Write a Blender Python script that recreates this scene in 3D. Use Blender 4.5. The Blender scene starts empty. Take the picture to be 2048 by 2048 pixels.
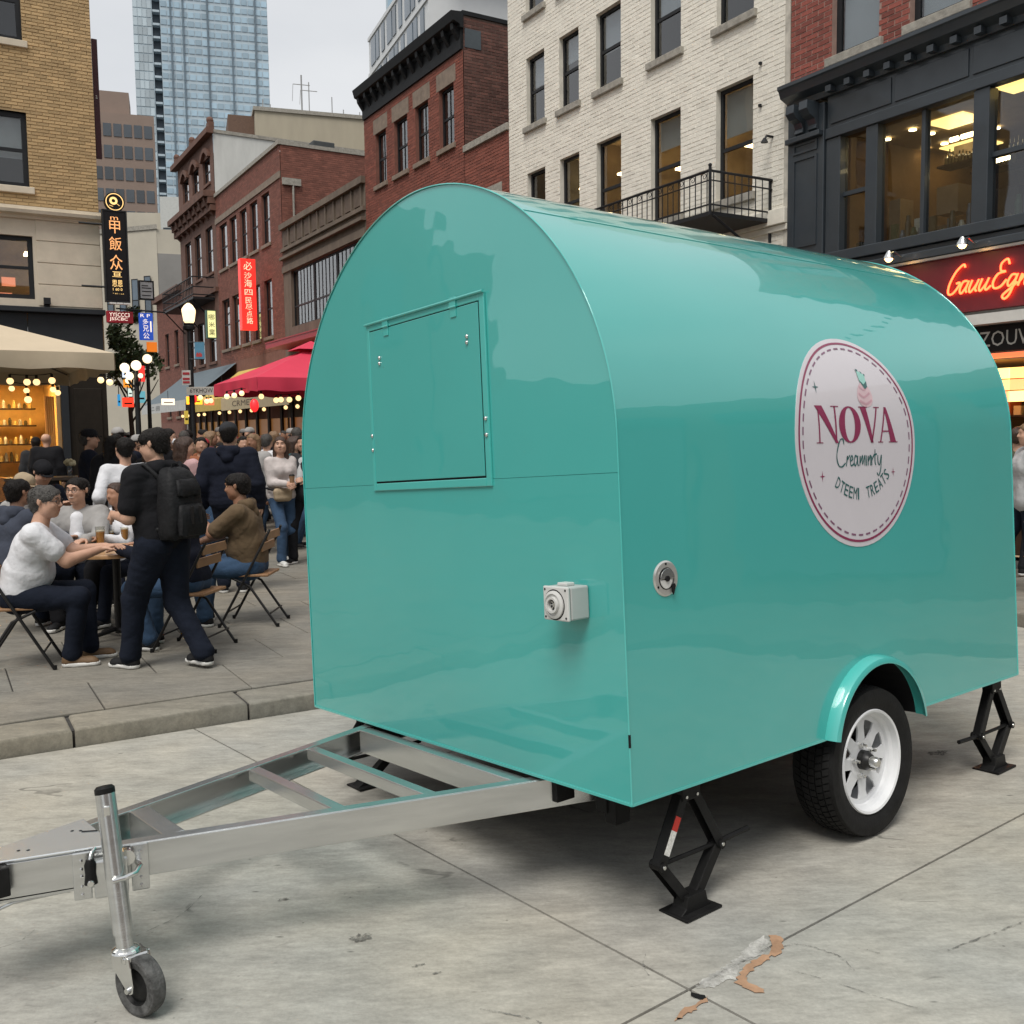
import bpy, bmesh, math, random
import numpy as np
from mathutils import Vector, Matrix
from mathutils.geometry import tessellate_polygon
random.seed(7); np.random.seed(7)
PI = math.pi
scene = bpy.context.scene
COL = scene.collection

# ------------------------------------------------------------------ camera
F_PX, PITCH, ROLL, CAM_H = 1969.35, 0.082086, -0.012, 1.8      # focal length in pixels of a 2048 frame
cam_d = bpy.data.cameras.new('camera'); cam = bpy.data.objects.new('camera', cam_d); COL.objects.link(cam)
cam_d.sensor_width = 36; cam_d.lens = 36 * F_PX / 2048; cam_d.clip_start = .05; cam_d.clip_end = 3000
c_, s_ = math.cos(PITCH), math.sin(PITCH)
fwd = Vector((0, c_, -s_)); up0 = Vector((0, s_, c_)); rt0 = Vector((1, 0, 0))
rgt = math.cos(ROLL) * rt0 + math.sin(ROLL) * up0; upv = -math.sin(ROLL) * rt0 + math.cos(ROLL) * up0
M = Matrix((rgt, upv, -fwd)).transposed().to_4x4(); M.translation = (0, 0, CAM_H)
cam.matrix_world = M; scene.camera = cam

# ------------------------------------------------------------------ sky, sun, exposure
SUN_EL, SUN_AZ = math.radians(60), math.radians(199)           # azimuth of the light measured clockwise from +Y
w = bpy.data.worlds.new('World'); scene.world = w; w.use_nodes = True
nt = w.node_tree; nt.nodes.clear()
N = nt.nodes.new
out = N('ShaderNodeOutputWorld'); bg = N('ShaderNodeBackground'); sky = N('ShaderNodeTexSky')
sky.sky_type = 'NISHITA'; sky.sun_disc = False; sky.sun_elevation = SUN_EL; sky.sun_rotation = SUN_AZ
tc = N('ShaderNodeTexCoord'); mp = N('ShaderNodeMapping'); mp.inputs['Scale'].default_value = (1.2, 1.2, 3.0)
no = N('ShaderNodeTexNoise'); no.inputs['Scale'].default_value = 1.6; no.inputs['Detail'].default_value = 5; no.inputs['Roughness'].default_value = .5
cr = N('ShaderNodeValToRGB'); cr.color_ramp.elements[0].position = .3; cr.color_ramp.elements[1].position = .7
cr.color_ramp.elements[0].color = (3.45, 3.55, 3.68, 1); cr.color_ramp.elements[1].color = (4.5, 4.52, 4.52, 1)
mx = N('ShaderNodeMix'); mx.data_type = 'RGBA'; mx.inputs[0].default_value = .93      # thick cloud over the sky
L = nt.links.new
L(tc.outputs['Generated'], mp.inputs[0]); L(mp.outputs[0], no.inputs['Vector']); L(no.outputs['Fac'], cr.inputs[0])
L(sky.outputs[0], mx.inputs[6]); L(cr.outputs[0], mx.inputs[7]); L(mx.outputs[2], bg.inputs[0])
bg.inputs[1].default_value = .1; L(bg.outputs[0], out.inputs[0])
sun_d = bpy.data.lights.new('sun', 'SUN'); sun = bpy.data.objects.new('sun', sun_d); COL.objects.link(sun)
sun_d.energy = 1.5; sun_d.angle = math.radians(28); sun_d.color = (1, .96, .9)
sd = Vector((math.sin(SUN_AZ) * math.cos(SUN_EL), math.cos(SUN_AZ) * math.cos(SUN_EL), math.sin(SUN_EL)))
sun.rotation_euler = sd.to_track_quat('Z', 'Y').to_euler()
vs = scene.view_settings; vs.view_transform = 'Standard'; vs.look = 'None'; vs.exposure = .95; vs.gamma = 1; vs.use_curve_mapping = False
scene.render.engine = 'CYCLES'
scene.cycles.use_denoising = True; scene.cycles.max_bounces = 8; scene.cycles.sample_clamp_indirect = 4
scene.cycles.caustics_reflective = False; scene.cycles.caustics_refractive = False

# ------------------------------------------------------------------ geometry of the place
PHI = math.radians(30.5)                     # the street runs along S, the cross street along T
TX, TY, SX, SY = math.cos(PHI), math.sin(PHI), -math.sin(PHI), math.cos(PHI)
KERB_S, KERB_H, ROW_T, LEFT_S = 6.13, .11, 11.7, 21.4
def st(t, s, z=0): return Vector((t * TX + s * SX, t * TY + s * SY, z))
def ray(x, y):                               # x, y: position in the photograph, 1932 wide
    k = 2048 / 1932
    return fwd + rgt * ((x * k - 1024) / F_PX) - upv * ((y * k - 1024) / F_PX)
def gp(x, y, z=0.0):                         # point on the level z
    r = ray(x, y); return Vector((0, 0, CAM_H)) + r * ((z - CAM_H) / r.z)
def dp(x, y, Y):                             # point at distance Y ahead
    r = ray(x, y); return Vector((0, 0, CAM_H)) + r * (Y / r.y)
def tp(x, y, t):                             # (s, z) on the street wall plane t
    r = ray(x, y); k = t / (r.x * TX + r.y * TY); p = r * k
    return (p.x * SX + p.y * SY, p.z + CAM_H)
def sp(x, y, s):                             # (t, z) on the cross plane s
    r = ray(x, y); k = s / (r.x * SX + r.y * SY); p = r * k
    return (p.x * TX + p.y * TY, p.z + CAM_H)

# ------------------------------------------------------------------ materials
def nd(t, kind, **kw):
    n = t.nodes.new(kind)
    for k, v in kw.items():
        if k in n.inputs: n.inputs[k].default_value = v
        else: setattr(n, k, v)
    return n
_mats = {}
def mat(name, col, rough=.6, metal=0., var=.15, scale=6., bump=0., bscale=None, coat=0., emit=None, estr=0., spec=.5, detail=6, stretch=None, island=0., rand=0.):
    """Principled surface with a mottled colour, optional relief, per-piece variation."""
    if name in _mats: return _mats[name]
    m = bpy.data.materials.new(name); m.use_nodes = True; t = m.node_tree
    p = t.nodes['Principled BSDF']; l = t.links.new
    p.inputs['Roughness'].default_value = rough; p.inputs['Metallic'].default_value = metal
    if max(col) < .04 and not metal and rough > .35 and not coat: spec = min(spec, .16)      # soot, cloth and matt paint: hardly any sheen
    p.inputs['Specular IOR Level'].default_value = spec
    p.inputs['Coat Weight'].default_value = coat; p.inputs['Coat Roughness'].default_value = .03
    tcn = nd(t, 'ShaderNodeTexCoord'); mpn = nd(t, 'ShaderNodeMapping')
    if stretch: mpn.inputs['Scale'].default_value = stretch
    l(tcn.outputs['Object'], mpn.inputs[0])
    n1 = nd(t, 'ShaderNodeTexNoise', Scale=scale, Detail=detail, Roughness=.62); l(mpn.outputs[0], n1.inputs['Vector'])
    mr = nd(t, 'ShaderNodeMapRange'); mr.inputs[1].default_value = .28; mr.inputs[2].default_value = .72
    mr.inputs[3].default_value = 1 - var; mr.inputs[4].default_value = 1 + var; l(n1.outputs['Fac'], mr.inputs[0])
    val = mr.outputs[0]
    if island or rand:
        g = nd(t, 'ShaderNodeNewGeometry'); oi = nd(t, 'ShaderNodeObjectInfo')
        ad = nd(t, 'ShaderNodeMath', operation='ADD'); l(g.outputs['Random Per Island'], ad.inputs[0]); l(oi.outputs['Random'], ad.inputs[1])
        fr = nd(t, 'ShaderNodeMath', operation='FRACT'); l(ad.outputs[0], fr.inputs[0])
        a = island or rand
        m2 = nd(t, 'ShaderNodeMapRange'); m2.inputs[3].default_value = 1 - a; m2.inputs[4].default_value = 1 + a; l(fr.outputs[0], m2.inputs[0])
        mu = nd(t, 'ShaderNodeMath', operation='MULTIPLY'); l(val, mu.inputs[0]); l(m2.outputs[0], mu.inputs[1]); val = mu.outputs[0]
    vm = nd(t, 'ShaderNodeVectorMath', operation='SCALE'); vm.inputs[0].default_value = col; l(val, vm.inputs['Scale'])
    l(vm.outputs[0], p.inputs['Base Color'])
    if bump:
        n2 = nd(t, 'ShaderNodeTexNoise', Scale=bscale or scale * 4, Detail=4); l(mpn.outputs[0], n2.inputs['Vector'])
        b = nd(t, 'ShaderNodeBump', Strength=bump, Distance=.02); l(n2.outputs['Fac'], b.inputs['Height']); l(b.outputs[0], p.inputs['Normal'])
    if emit:
        p.inputs['Emission Color'].default_value = (*emit, 1); p.inputs['Emission Strength'].default_value = estr * .62
    _mats[name] = m; return m
def emis(name, col, s, base=(.5, .5, .5)): return mat(name, base, rough=.4, var=.02, emit=col, estr=s)
def glass_mat(name, tint=(.75, .78, .8), refl=1.0):
    if name in _mats: return _mats[name]
    m = bpy.data.materials.new(name); m.use_nodes = True; t = m.node_tree; t.nodes.clear(); l = t.links.new
    o = nd(t, 'ShaderNodeOutputMaterial'); mix = nd(t, 'ShaderNodeMixShader'); tr = nd(t, 'ShaderNodeBsdfTransparent'); gl = nd(t, 'ShaderNodeBsdfGlossy')
    tr.inputs[0].default_value = (*tint, 1); gl.inputs['Roughness'].default_value = .015
    fr = nd(t, 'ShaderNodeFresnel', IOR=1.55); mu = nd(t, 'ShaderNodeMath', operation='MULTIPLY'); mu.inputs[1].default_value = 2.4 * refl
    mn = nd(t, 'ShaderNodeMath', operation='MINIMUM'); mn.inputs[1].default_value = 1
    tcn = nd(t, 'ShaderNodeTexCoord'); n2 = nd(t, 'ShaderNodeTexNoise', Scale=.9, Detail=1); l(tcn.outputs['Object'], n2.inputs['Vector'])
    b = nd(t, 'ShaderNodeBump', Strength=.12, Distance=.05); l(n2.outputs['Fac'], b.inputs['Height']); l(b.outputs[0], gl.inputs['Normal'])
    g = nd(t, 'ShaderNodeNewGeometry'); inv = nd(t, 'ShaderNodeMath', operation='SUBTRACT'); inv.inputs[0].default_value = 1; l(g.outputs['Backfacing'], inv.inputs[1])
    m3 = nd(t, 'ShaderNodeMath', operation='MULTIPLY'); l(fr.outputs[0], mu.inputs[0]); l(mu.outputs[0], mn.inputs[0]); l(mn.outputs[0], m3.inputs[0]); l(inv.outputs[0], m3.inputs[1]); l(m3.outputs[0], mix.inputs[0])
    l(tr.outputs[0], mix.inputs[1]); l(gl.outputs[0], mix.inputs[2]); l(mix.outputs[0], o.inputs[0])
    _mats[name] = m; return m

# ------------------------------------------------------------------ mesh helpers
class MB:
    """collects shapes and links them as ONE mesh object"""
    def __init__(s): s.v = []; s.f = []
    def add(s, vs, fs):
        o = len(s.v); s.v += [tuple(v) for v in vs]; s.f += [tuple(i + o for i in f) for f in fs]; return s
    def box(s, a, b):
        (x0, y0, z0), (x1, y1, z1) = a, b
        return s.add([(x0,y0,z0),(x1,y0,z0),(x1,y1,z0),(x0,y1,z0),(x0,y0,z1),(x1,y0,z1),(x1,y1,z1),(x0,y1,z1)],
                     [(0,3,2,1),(4,5,6,7),(0,1,5,4),(1,2,6,5),(2,3,7,6),(3,0,4,7)])
    def obox(s, c, X, Y, Z):                 # centre and three half-axis vectors
        c, X, Y, Z = map(Vector, (c, X, Y, Z))
        vs = [c + sx * X + sy * Y + sz * Z for sz in (-1, 1) for sy in (-1, 1) for sx in (-1, 1)]
        fs = [(0,2,3,1),(4,5,7,6),(0,1,5,4),(1,3,7,5),(3,2,6,7),(2,0,4,6)]
        if X.cross(Y).dot(Z) < 0: fs = [f[::-1] for f in fs]
        return s.add(vs, fs)
    def bar(s, p0, p1, wd, ht, up=(0, 0, 1)):
        p0, p1 = Vector(p0), Vector(p1); d = p1 - p0; side = d.cross(Vector(up)).normalized(); u = side.cross(d).normalized()
        return s.obox((p0 + p1) / 2, d / 2, side * wd / 2, u * ht / 2)
    def tube(s, pts, r, n=8, caps=True):
        pts = [Vector(p) for p in pts]; rs = r if isinstance(r, (list, tuple)) else [r] * len(pts)
        base = len(s.v); pu = None
        for i, p in enumerate(pts):
            d = (pts[min(i + 1, len(pts) - 1)] - pts[max(i - 1, 0)]).normalized()
            if pu is None: pu = d.orthogonal().normalized()
            pu = (pu - d * pu.dot(d)).normalized(); q = d.cross(pu)
            for k in range(n):
                a = 2 * PI * k / n; s.v.append(tuple(p + rs[i] * (math.cos(a) * pu + math.sin(a) * q)))
        for i in range(len(pts) - 1):
            for k in range(n):
                a, b = base + i * n + k, base + i * n + (k + 1) % n; s.f.append((a, b, b + n, a + n))
        if caps:
            s.f.append(tuple(base + k for k in range(n))[::-1]); e = base + (len(pts) - 1) * n; s.f.append(tuple(e + k for k in range(n)))
        return s
    def lathe(s, prof, o, ax, n=24, closed=False):   # prof: (radius, along)
        o, ax = Vector(o), Vector(ax).normalized(); u = ax.orthogonal().normalized(); q = ax.cross(u); base = len(s.v); m = len(prof)
        for k in range(n):
            a = 2 * PI * k / n; d = math.cos(a) * u + math.sin(a) * q
            for r, h in prof: s.v.append(tuple(o + d * r + ax * h))
        for k in range(n):
            k2 = (k + 1) % n
            for j in range(m if closed else m - 1):
                j2 = (j + 1) % m
                s.f.append((base + k * m + j, base + k2 * m + j, base + k2 * m + j2, base + k * m + j2))
        return s
    def ball(s, c, r, n=10, m=7, sc=(1, 1, 1)):
        c = Vector(c); base = len(s.v)
        for j in range(m + 1):
            th = PI * j / m
            for k in range(n):
                a = 2 * PI * k / n
                s.v.append((c.x + r * sc[0] * math.sin(th) * math.cos(a), c.y + r * sc[1] * math.sin(th) * math.sin(a), c.z + r * sc[2] * math.cos(th)))
        for j in range(m):
            for k in range(n):
                a, b = base + j * n + k, base + j * n + (k + 1) % n; s.f.append((a, a + n, b + n, b))
        return s
    def prism(s, poly, mp0, mp1):            # polygon (2-D, may be concave) between two mappings
        n = len(poly); ar = sum(poly[i][0] * poly[(i + 1) % n][1] - poly[(i + 1) % n][0] * poly[i][1] for i in range(n))
        if ar < 0: poly = poly[::-1]
        tris = tessellate_polygon([[Vector((p[0], p[1], 0)) for p in poly]]); b = len(s.v)
        s.v += [tuple(mp0(*p)) for p in poly] + [tuple(mp1(*p)) for p in poly]
        s.f += [tuple(b + i for i in t) for t in tris] + [tuple(b + n + i for i in t[::-1]) for t in tris]
        s.f += [(b + i, b + (i + 1) % n, b + n + (i + 1) % n, b + n + i) for i in range(n)]
        return s
    def flat(s, poly, mp):
        tris = tessellate_polygon([[Vector((p[0], p[1], 0)) for p in poly]]); b = len(s.v)
        s.v += [tuple(mp(*p)) for p in poly]; s.f += [tuple(b + i for i in t) for t in tris]; return s
    def build(s, name, m, parent=None, smooth=None, bev=0, kind=None, label=None, loc=None, fix=True):
        me = bpy.data.meshes.new(name); me.from_pydata(s.v, [], s.f)
        if fix and len(s.f) < 60000:
            bm = bmesh.new(); bm.from_mesh(me); bmesh.ops.recalc_face_normals(bm, faces=bm.faces); bm.to_mesh(me); bm.free()
        me.materials.append(m)
        if smooth is not None:
            me.shade_smooth(); me.set_sharp_from_angle(angle=math.radians(smooth))
        o = link(name, me, parent, loc)
        if bev:
            b = o.modifiers.new('bevel', 'BEVEL'); b.width = bev; b.segments = 2; b.limit_method = 'ANGLE'; b.angle_limit = .7
        if kind: o['kind'] = kind
        if label: o['label'] = label
        return o
def link(name, me, parent=None, loc=None):
    o = bpy.data.objects.new(name, me); COL.objects.link(o)
    if parent is not None: o.parent = parent
    if loc is not None: o.location = loc
    return o
def tag(o, label=None, cat=None, group=None, kind=None):
    for k, v in (('label', label), ('category', cat), ('group', group), ('kind', kind)):
        if v: o[k] = v
    return o
def thing(name, label, cat, loc=(0, 0, 0), rz=0., group=None):
    o = bpy.data.objects.new(name, None); COL.objects.link(o); o.location = loc; o.rotation_euler = (0, 0, rz); o.empty_display_size = .2
    return tag(o, label, cat, group)
KIDS = {}
def copy_tree(o, parent=None):
    c = o.copy(); COL.objects.link(c)
    if parent is not None: c.parent = parent
    for ch in [x for x in COL.objects if x.parent == o]: copy_tree(ch, c)
    return c
_txt = {}
def text2d(body, size=1.0, res=2):
    """outline of a word as (verts2d, faces), left-bottom at the origin, cap height about .72*size"""
    key = (body, size, res)
    if key in _txt: return _txt[key]
    cu = bpy.data.curves.new('word', 'FONT'); cu.body = body; cu.size = size; cu.resolution_u = res; cu.fill_mode = 'FRONT'
    o = bpy.data.objects.new('word', cu); COL.objects.link(o); bpy.context.view_layer.update()
    me = o.evaluated_get(bpy.context.evaluated_depsgraph_get()).to_mesh()
    r = ([(v.co.x, v.co.y) for v in me.vertices], [tuple(p.vertices) for p in me.polygons])
    bpy.data.objects.remove(o); bpy.data.curves.remove(cu); _txt[key] = r; return r
def put_text(mb, body, mp, wd=None, ht=None, x0=0, y0=0, res=2):
    """add a word fitted into wd x ht with its left-bottom at x0, y0, through mapping mp(u, v)"""
    vs, fs = text2d(body, 1., res)
    if not vs: return mb
    xs = [v[0] for v in vs]; ys = [v[1] for v in vs]; ax, bx, ay, by = min(xs), max(xs), min(ys), max(ys)
    kx = wd / max(bx - ax, 1e-6) if wd else None; ky = ht / max(by - ay, 1e-6) if ht else None
    kx = kx or ky; ky = ky or kx
    return mb.add([mp(x0 + (x - ax) * kx, y0 + (y - ay) * ky) for x, y in vs], fs)
def stroke(pts, wd, close=False):
    """quads of a pen stroke through 2-D points; wd is one width or one per point"""
    n = len(pts); ws = wd if isinstance(wd, (list, tuple)) else [wd] * n; v = []; f = []
    for i, (x, y) in enumerate(pts):
        a = pts[(i - 1) % n if close else max(i - 1, 0)]; b = pts[(i + 1) % n if close else min(i + 1, n - 1)]
        dx, dy = b[0] - a[0], b[1] - a[1]; l = math.hypot(dx, dy) or 1; nx, ny = -dy / l * ws[i] / 2, dx / l * ws[i] / 2
        v += [(x + nx, y + ny), (x - nx, y - ny)]
    for i in range(n if close else n - 1):
        j = (i + 1) % n; f.append((2 * i, 2 * i + 1, 2 * j + 1, 2 * j))
    return v, f
def spline(pts, k=6):
    """Catmull-Rom through 2-D points"""
    r = []; n = len(pts)
    for i in range(n - 1):
        p0, p1, p2, p3 = pts[max(i - 1, 0)], pts[i], pts[i + 1], pts[min(i + 2, n - 1)]
        for j in range(k):
            t = j / k
            r.append(tuple(.5 * ((2 * b) + (-a + c) * t + (2 * a - 5 * b + 4 * c - d) * t * t + (-a + 3 * b - 3 * c + d) * t ** 3) for a, b, c, d in zip(p0, p1, p2, p3)))
    return r + [pts[-1]]
# ------------------------------------------------------------------ ground: concrete slabs, kerb, paving
def concrete(name, col, stain=.5, rough=.8, seed=0., speck=True):
    m = bpy.data.materials.new(name); m.use_nodes = True; t = m.node_tree; l = t.links.new; p = t.nodes['Principled BSDF']
    g = nd(t, 'ShaderNodeNewGeometry'); mp_ = nd(t, 'ShaderNodeMapping'); mp_.inputs['Location'].default_value = (seed, seed * 2, 0); l(g.outputs['Position'], mp_.inputs[0])
    rot = nd(t, 'ShaderNodeMapping'); rot.inputs['Rotation'].default_value = (0, 0, -.35); rot.inputs['Scale'].default_value = (.75, 2.1, 1); l(mp_.outputs[0], rot.inputs[0])
    def noise(s, d, v, r=.6):
        n = nd(t, 'ShaderNodeTexNoise', Scale=s, Detail=d, Roughness=r); l(v.outputs[0], n.inputs['Vector']); return n.outputs['Fac']
    def rng(v, a, b, c, d):
        n = nd(t, 'ShaderNodeMapRange'); l(v, n.inputs[0])
        for i, q in enumerate((a, b, c, d)): n.inputs[i + 1].default_value = q
        return n.outputs[0]
    def mul(a, b):
        n = nd(t, 'ShaderNodeMath', operation='MULTIPLY'); l(a, n.inputs[0]); l(b, n.inputs[1]); return n.outputs[0]
    big = rng(noise(1.1, 5, mp_), .3, .7, 1 - .13 * stain, 1 + .11 * stain)
    streak = rng(noise(4.6, 10, rot, .72), .3, .7, 1 - .30 * stain, 1 + .26 * stain)
    fine = rng(noise(70, 3, mp_), .3, .7, .92, 1.08); mid = rng(noise(19, 7, rot, .7), .3, .7, .84, 1.15)
    val = mul(mul(mul(big, streak), fine), mid)
    if speck:
        vo = nd(t, 'ShaderNodeTexVoronoi', Scale=3.4); l(rot.outputs[0], vo.inputs['Vector'])
        sp_ = rng(vo.outputs['Distance'], .015, .05, .35, 1.); val = mul(val, sp_)
        n2 = rng(noise(5., 9, rot, .75), .64, .70, 1., .60); val = mul(val, n2)
        vo2 = nd(t, 'ShaderNodeTexVoronoi', Scale=11.); l(mp_.outputs[0], vo2.inputs['Vector']); gate = rng(noise(2.2, 3, mp_), .50, .56, 0, 1)
        dsp = rng(vo2.outputs['Distance'], .03, .07, .65, 0.); val = mul(val, rng(mul(dsp, gate), 0, 1, 1, .30))
        wv = nd(t, 'ShaderNodeTexWave', Scale=.55, Distortion=14., Detail=4.); wv.inputs['Detail Scale'].default_value = 1.6; l(rot.outputs[0], wv.inputs['Vector'])
        crk = rng(wv.outputs['Fac'], .985, .998, 0, 1); gate2 = rng(noise(1.7, 3, mp_), .58, .63, 0, 1); val = mul(val, rng(mul(crk, gate2), 0, 1, 1, .55))
        lt = rng(noise(7., 9, rot, .78), .66, .74, 1., 1.35); val = mul(val, lt)
    hue = nd(t, 'ShaderNodeMix', data_type='RGBA'); l(rng(noise(.55, 3, mp_), .35, .65, 0, 1), hue.inputs[0])
    hue.inputs[6].default_value = (*[c * k for c, k in zip(col, (.97, 1., 1.0))], 1); hue.inputs[7].default_value = (*[c * k for c, k in zip(col, (1.05, 1.0, .90))], 1)
    vm = nd(t, 'ShaderNodeVectorMath', operation='SCALE'); l(hue.outputs[2], vm.inputs[0]); l(val, vm.inputs['Scale']); l(vm.outputs[0], p.inputs['Base Color'])
    l(rng(noise(4, 5, mp_), .3, .7, rough - .12, rough + .1), p.inputs['Roughness'])
    b = nd(t, 'ShaderNodeBump', Strength=.25, Distance=.01); l(noise(40, 6, mp_), b.inputs['Height']); l(b.outputs[0], p.inputs['Normal'])
    return m
M_conc = concrete('concrete', (.335, .324, .298), .85)
M_pave = concrete('paving', (.195, .182, .160), .9, .85, 5.3, False)
M_kerb = concrete('kerb_concrete', (.21, .198, .172), 1.0, .88, 9.1, False)
M_joint = mat('joint', (.045, .042, .038), .95, var=.3, scale=20)
M_asph = concrete('asphalt', (.06, .06, .06), .6, .9, 2.2)

def rect_sheet(mb, pts, z0, z1): return mb.prism(pts, lambda x, y: (x, y, z0), lambda x, y: (x, y, z1))
# earth sheet to the horizon
g = MB(); R_ = 1500; g.add([(-R_, -R_, -.06), (R_, -R_, -.06), (R_, R_, -.06), (-R_, R_, -.06)], [(0, 1, 2, 3)])
tag(g.build('ground', M_asph), kind='structure')
# concrete forecourt in slabs; the joints cross as in the photograph
J0 = gp(1300, 1867); A1 = gp(740, 1572); B1 = gp(1932, 1535)
dA = (A1 - J0).normalized(); dB = (B1 - J0).normalized()
court = MB(); court.prism([tuple(st(-16, KERB_S - .03).xy), tuple(st(ROW_T - 3.4, KERB_S - .03).xy), tuple(st(ROW_T - 3.4, -9).xy), tuple(st(-16, -9).xy)],
                          lambda x, y: (x, y, -.05), lambda x, y: (x, y, -.012))
court = court.build('forecourt', M_joint); tag(court, kind='structure')
from mathutils.geometry import intersect_line_line_2d
def clip_poly(poly, a, n):                   # keep the side of the line through a where dot(n) >= 0
    r = []
    for i in range(len(poly)):
        p, q = poly[i], poly[(i + 1) % len(poly)]
        dpn = (p[0] - a[0]) * n[0] + (p[1] - a[1]) * n[1]; dqn = (q[0] - a[0]) * n[0] + (q[1] - a[1]) * n[1]
        if dpn >= 0: r.append(p)
        if dpn * dqn < 0:
            k = dpn / (dpn - dqn); r.append((p[0] + (q[0] - p[0]) * k, p[1] + (q[1] - p[1]) * k))
    return r
gapw = .0055
for ia in range(-3, 3):
    for ib in range(-2, 2):
        SA, SB = 6.0, 9.0
        a0, a1 = ia * SA + gapw, (ia + 1) * SA - gapw; b0, b1 = ib * SB + gapw, (ib + 1) * SB - gapw
        q = [J0 + dA * a0 + dB * b0, J0 + dA * a1 + dB * b0, J0 + dA * a1 + dB * b1, J0 + dA * a0 + dB * b1]
        poly = [(v.x, v.y) for v in q]
        e = st(0, KERB_S - .03); poly = clip_poly(poly, (e.x, e.y), (-SX, -SY))
        e = st(ROW_T - 3.4, 0); poly = clip_poly(poly, (e.x, e.y), (-TX, -TY))
        if len(poly) > 2:
            k = MB(); rect_sheet(k, poly, -.04, 0.0); k.build('concrete_slab', M_conc, court)
# paving along the cafe side: base, flags, kerb stones
pave = MB(); pave.prism([tuple(st(-16, KERB_S + .33).xy), tuple(st(ROW_T, KERB_S + .33).xy), tuple(st(ROW_T, 90).xy), tuple(st(-16, 90).xy)],
                        lambda x, y: (x, y, -.05), lambda x, y: (x, y, KERB_H - .012)); pave = pave.build('pavement', M_joint); tag(pave, kind='structure')
kerb = MB(); kerb.prism([tuple(st(-16, KERB_S + .015).xy), tuple(st(ROW_T - 3.4, KERB_S + .015).xy), tuple(st(ROW_T - 3.4, KERB_S + .34).xy), tuple(st(-16, KERB_S + .34).xy)],
                        lambda x, y: (x, y, -.05), lambda x, y: (x, y, KERB_H - .02)); kerb = kerb.build('kerb', M_joint); tag(kerb, kind='structure')
def rounded_slab(t0, t1, s0, s1, z0, z1, r):
    m = MB()
    def ring(i, z): return [st(t0 + i, s0 + i, z), st(t1 - i, s0 + i, z), st(t1 - i, s1 - i, z), st(t0 + i, s1 - i, z)]
    rows = [ring(0, z0), ring(0, z1 - r), ring(r * .3, z1 - r * .3), ring(r, z1)]
    for q in rows: m.v += [tuple(p) for p in q]
    for i in range(3):
        for k in range(4): m.f.append((4 * i + k, 4 * i + (k + 1) % 4, 4 * i + 4 + (k + 1) % 4, 4 * i + 4 + k))
    m.f.append((12, 13, 14, 15)); return m
tk = st(0, 0); p_ = gp(143, 1383, KERB_H); t_joint = p_.x * TX + p_.y * TY
for i in range(-9, 7):
    tl = 1.02
    t0 = t_joint + i * tl
    if t0 > ROW_T - 4.2 or t0 < -15: continue
    h = random.uniform(-.004, .004)
    rounded_slab(t0 + .008, t0 + tl - .008, KERB_S - .004 + h, KERB_S + .325, -.05, KERB_H + h, .022).build('kerb_stone', M_kerb, kerb, smooth=50)
p_ = gp(195, 1332, KERB_H); t_j2 = p_.x * TX + p_.y * TY
sz_t, sz_s = .92, .78; nflag = 0
big = MB()
for js in range(0, 30):
    s0 = KERB_S + .34 + js * sz_s
    off = .46 if js % 2 else 0
    for it in range(-14, 12):
        t0 = t_j2 + it * sz_t + off
        if t0 + sz_t > ROW_T - .02 or t0 < -13: continue
        c = st(t0 + sz_t / 2, s0 + sz_s / 2); vis = abs(c.x / c.y) < .62
        h = random.uniform(-.003, .003)
        m = rounded_slab(t0 + .004, t0 + sz_t - .004, s0 + .004, s0 + sz_s - .004, KERB_H - .06, KERB_H + h, .007)
        if vis and nflag < 300 and c.y < 18: m.build('paving_stone', M_pave, pave); nflag += 1
        else: big.add(m.v, m.f)
big.build('paving_stones', M_pave, pave, kind='stuff')
# walk in front of the right-hand row, one step up from the forecourt
rw = rounded_slab(ROW_T - 3.38, ROW_T - .003, -9, KERB_S + .3, -.05, .13, .02).build('sidewalk', M_pave); tag(rw, kind='structure')

# repair patch, stains, drain lid, leaves and marks lying in the joints
M_tape = mat('rust_patch', (.36, .215, .13), .85, var=.3, scale=12); M_chalk = mat('pale_patch', (.47, .46, .43), .85, var=.3, scale=14)
M_stain = mat('stain', (.13, .125, .11), .8, var=.5, scale=30)
def worn(m, sc=9., lo=.42, hi=.62):
    # ragged edges: the patch thins out where the wear does
    t = m.node_tree; l = t.links.new; p = t.nodes['Principled BSDF']; o = [n for n in t.nodes if n.type == 'OUTPUT_MATERIAL'][0]
    g = nd(t, 'ShaderNodeNewGeometry'); n = nd(t, 'ShaderNodeTexNoise', Scale=sc, Detail=8, Roughness=.7); l(g.outputs['Position'], n.inputs['Vector'])
    r = nd(t, 'ShaderNodeMapRange'); r.inputs[1].default_value = lo; r.inputs[2].default_value = hi; l(n.outputs['Fac'], r.inputs[0])
    tr = nd(t, 'ShaderNodeBsdfTransparent'); mx_ = nd(t, 'ShaderNodeMixShader'); l(r.outputs[0], mx_.inputs[0]); l(tr.outputs[0], mx_.inputs[1]); l(p.outputs[0], mx_.inputs[2]); l(mx_.outputs[0], o.inputs[0])
worn(M_tape, 16, .16, .36); worn(M_chalk, 18, .30, .62); worn(M_stain, 40, .40, .60)
def blotch(cx, cy, rx, ry, rot, name, m, label, cat, z=.004, n=26, rough=.35, seed=1):
    rnd = random.Random(seed); c = gp(cx, cy); pts = []
    for i in range(n):
        a = 2 * PI * i / n; r = 1 + rnd.uniform(-rough, rough)
        x, y = rx * r * math.cos(a), ry * r * math.sin(a)
        pts.append((c.x + x * math.cos(rot) - y * math.sin(rot), c.y + x * math.sin(rot) + y * math.cos(rot)))
    k = MB(); k.flat(pts, lambda x, y: (x, y, z)); o = k.build(name, m); tag(o, label, cat); return o
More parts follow.
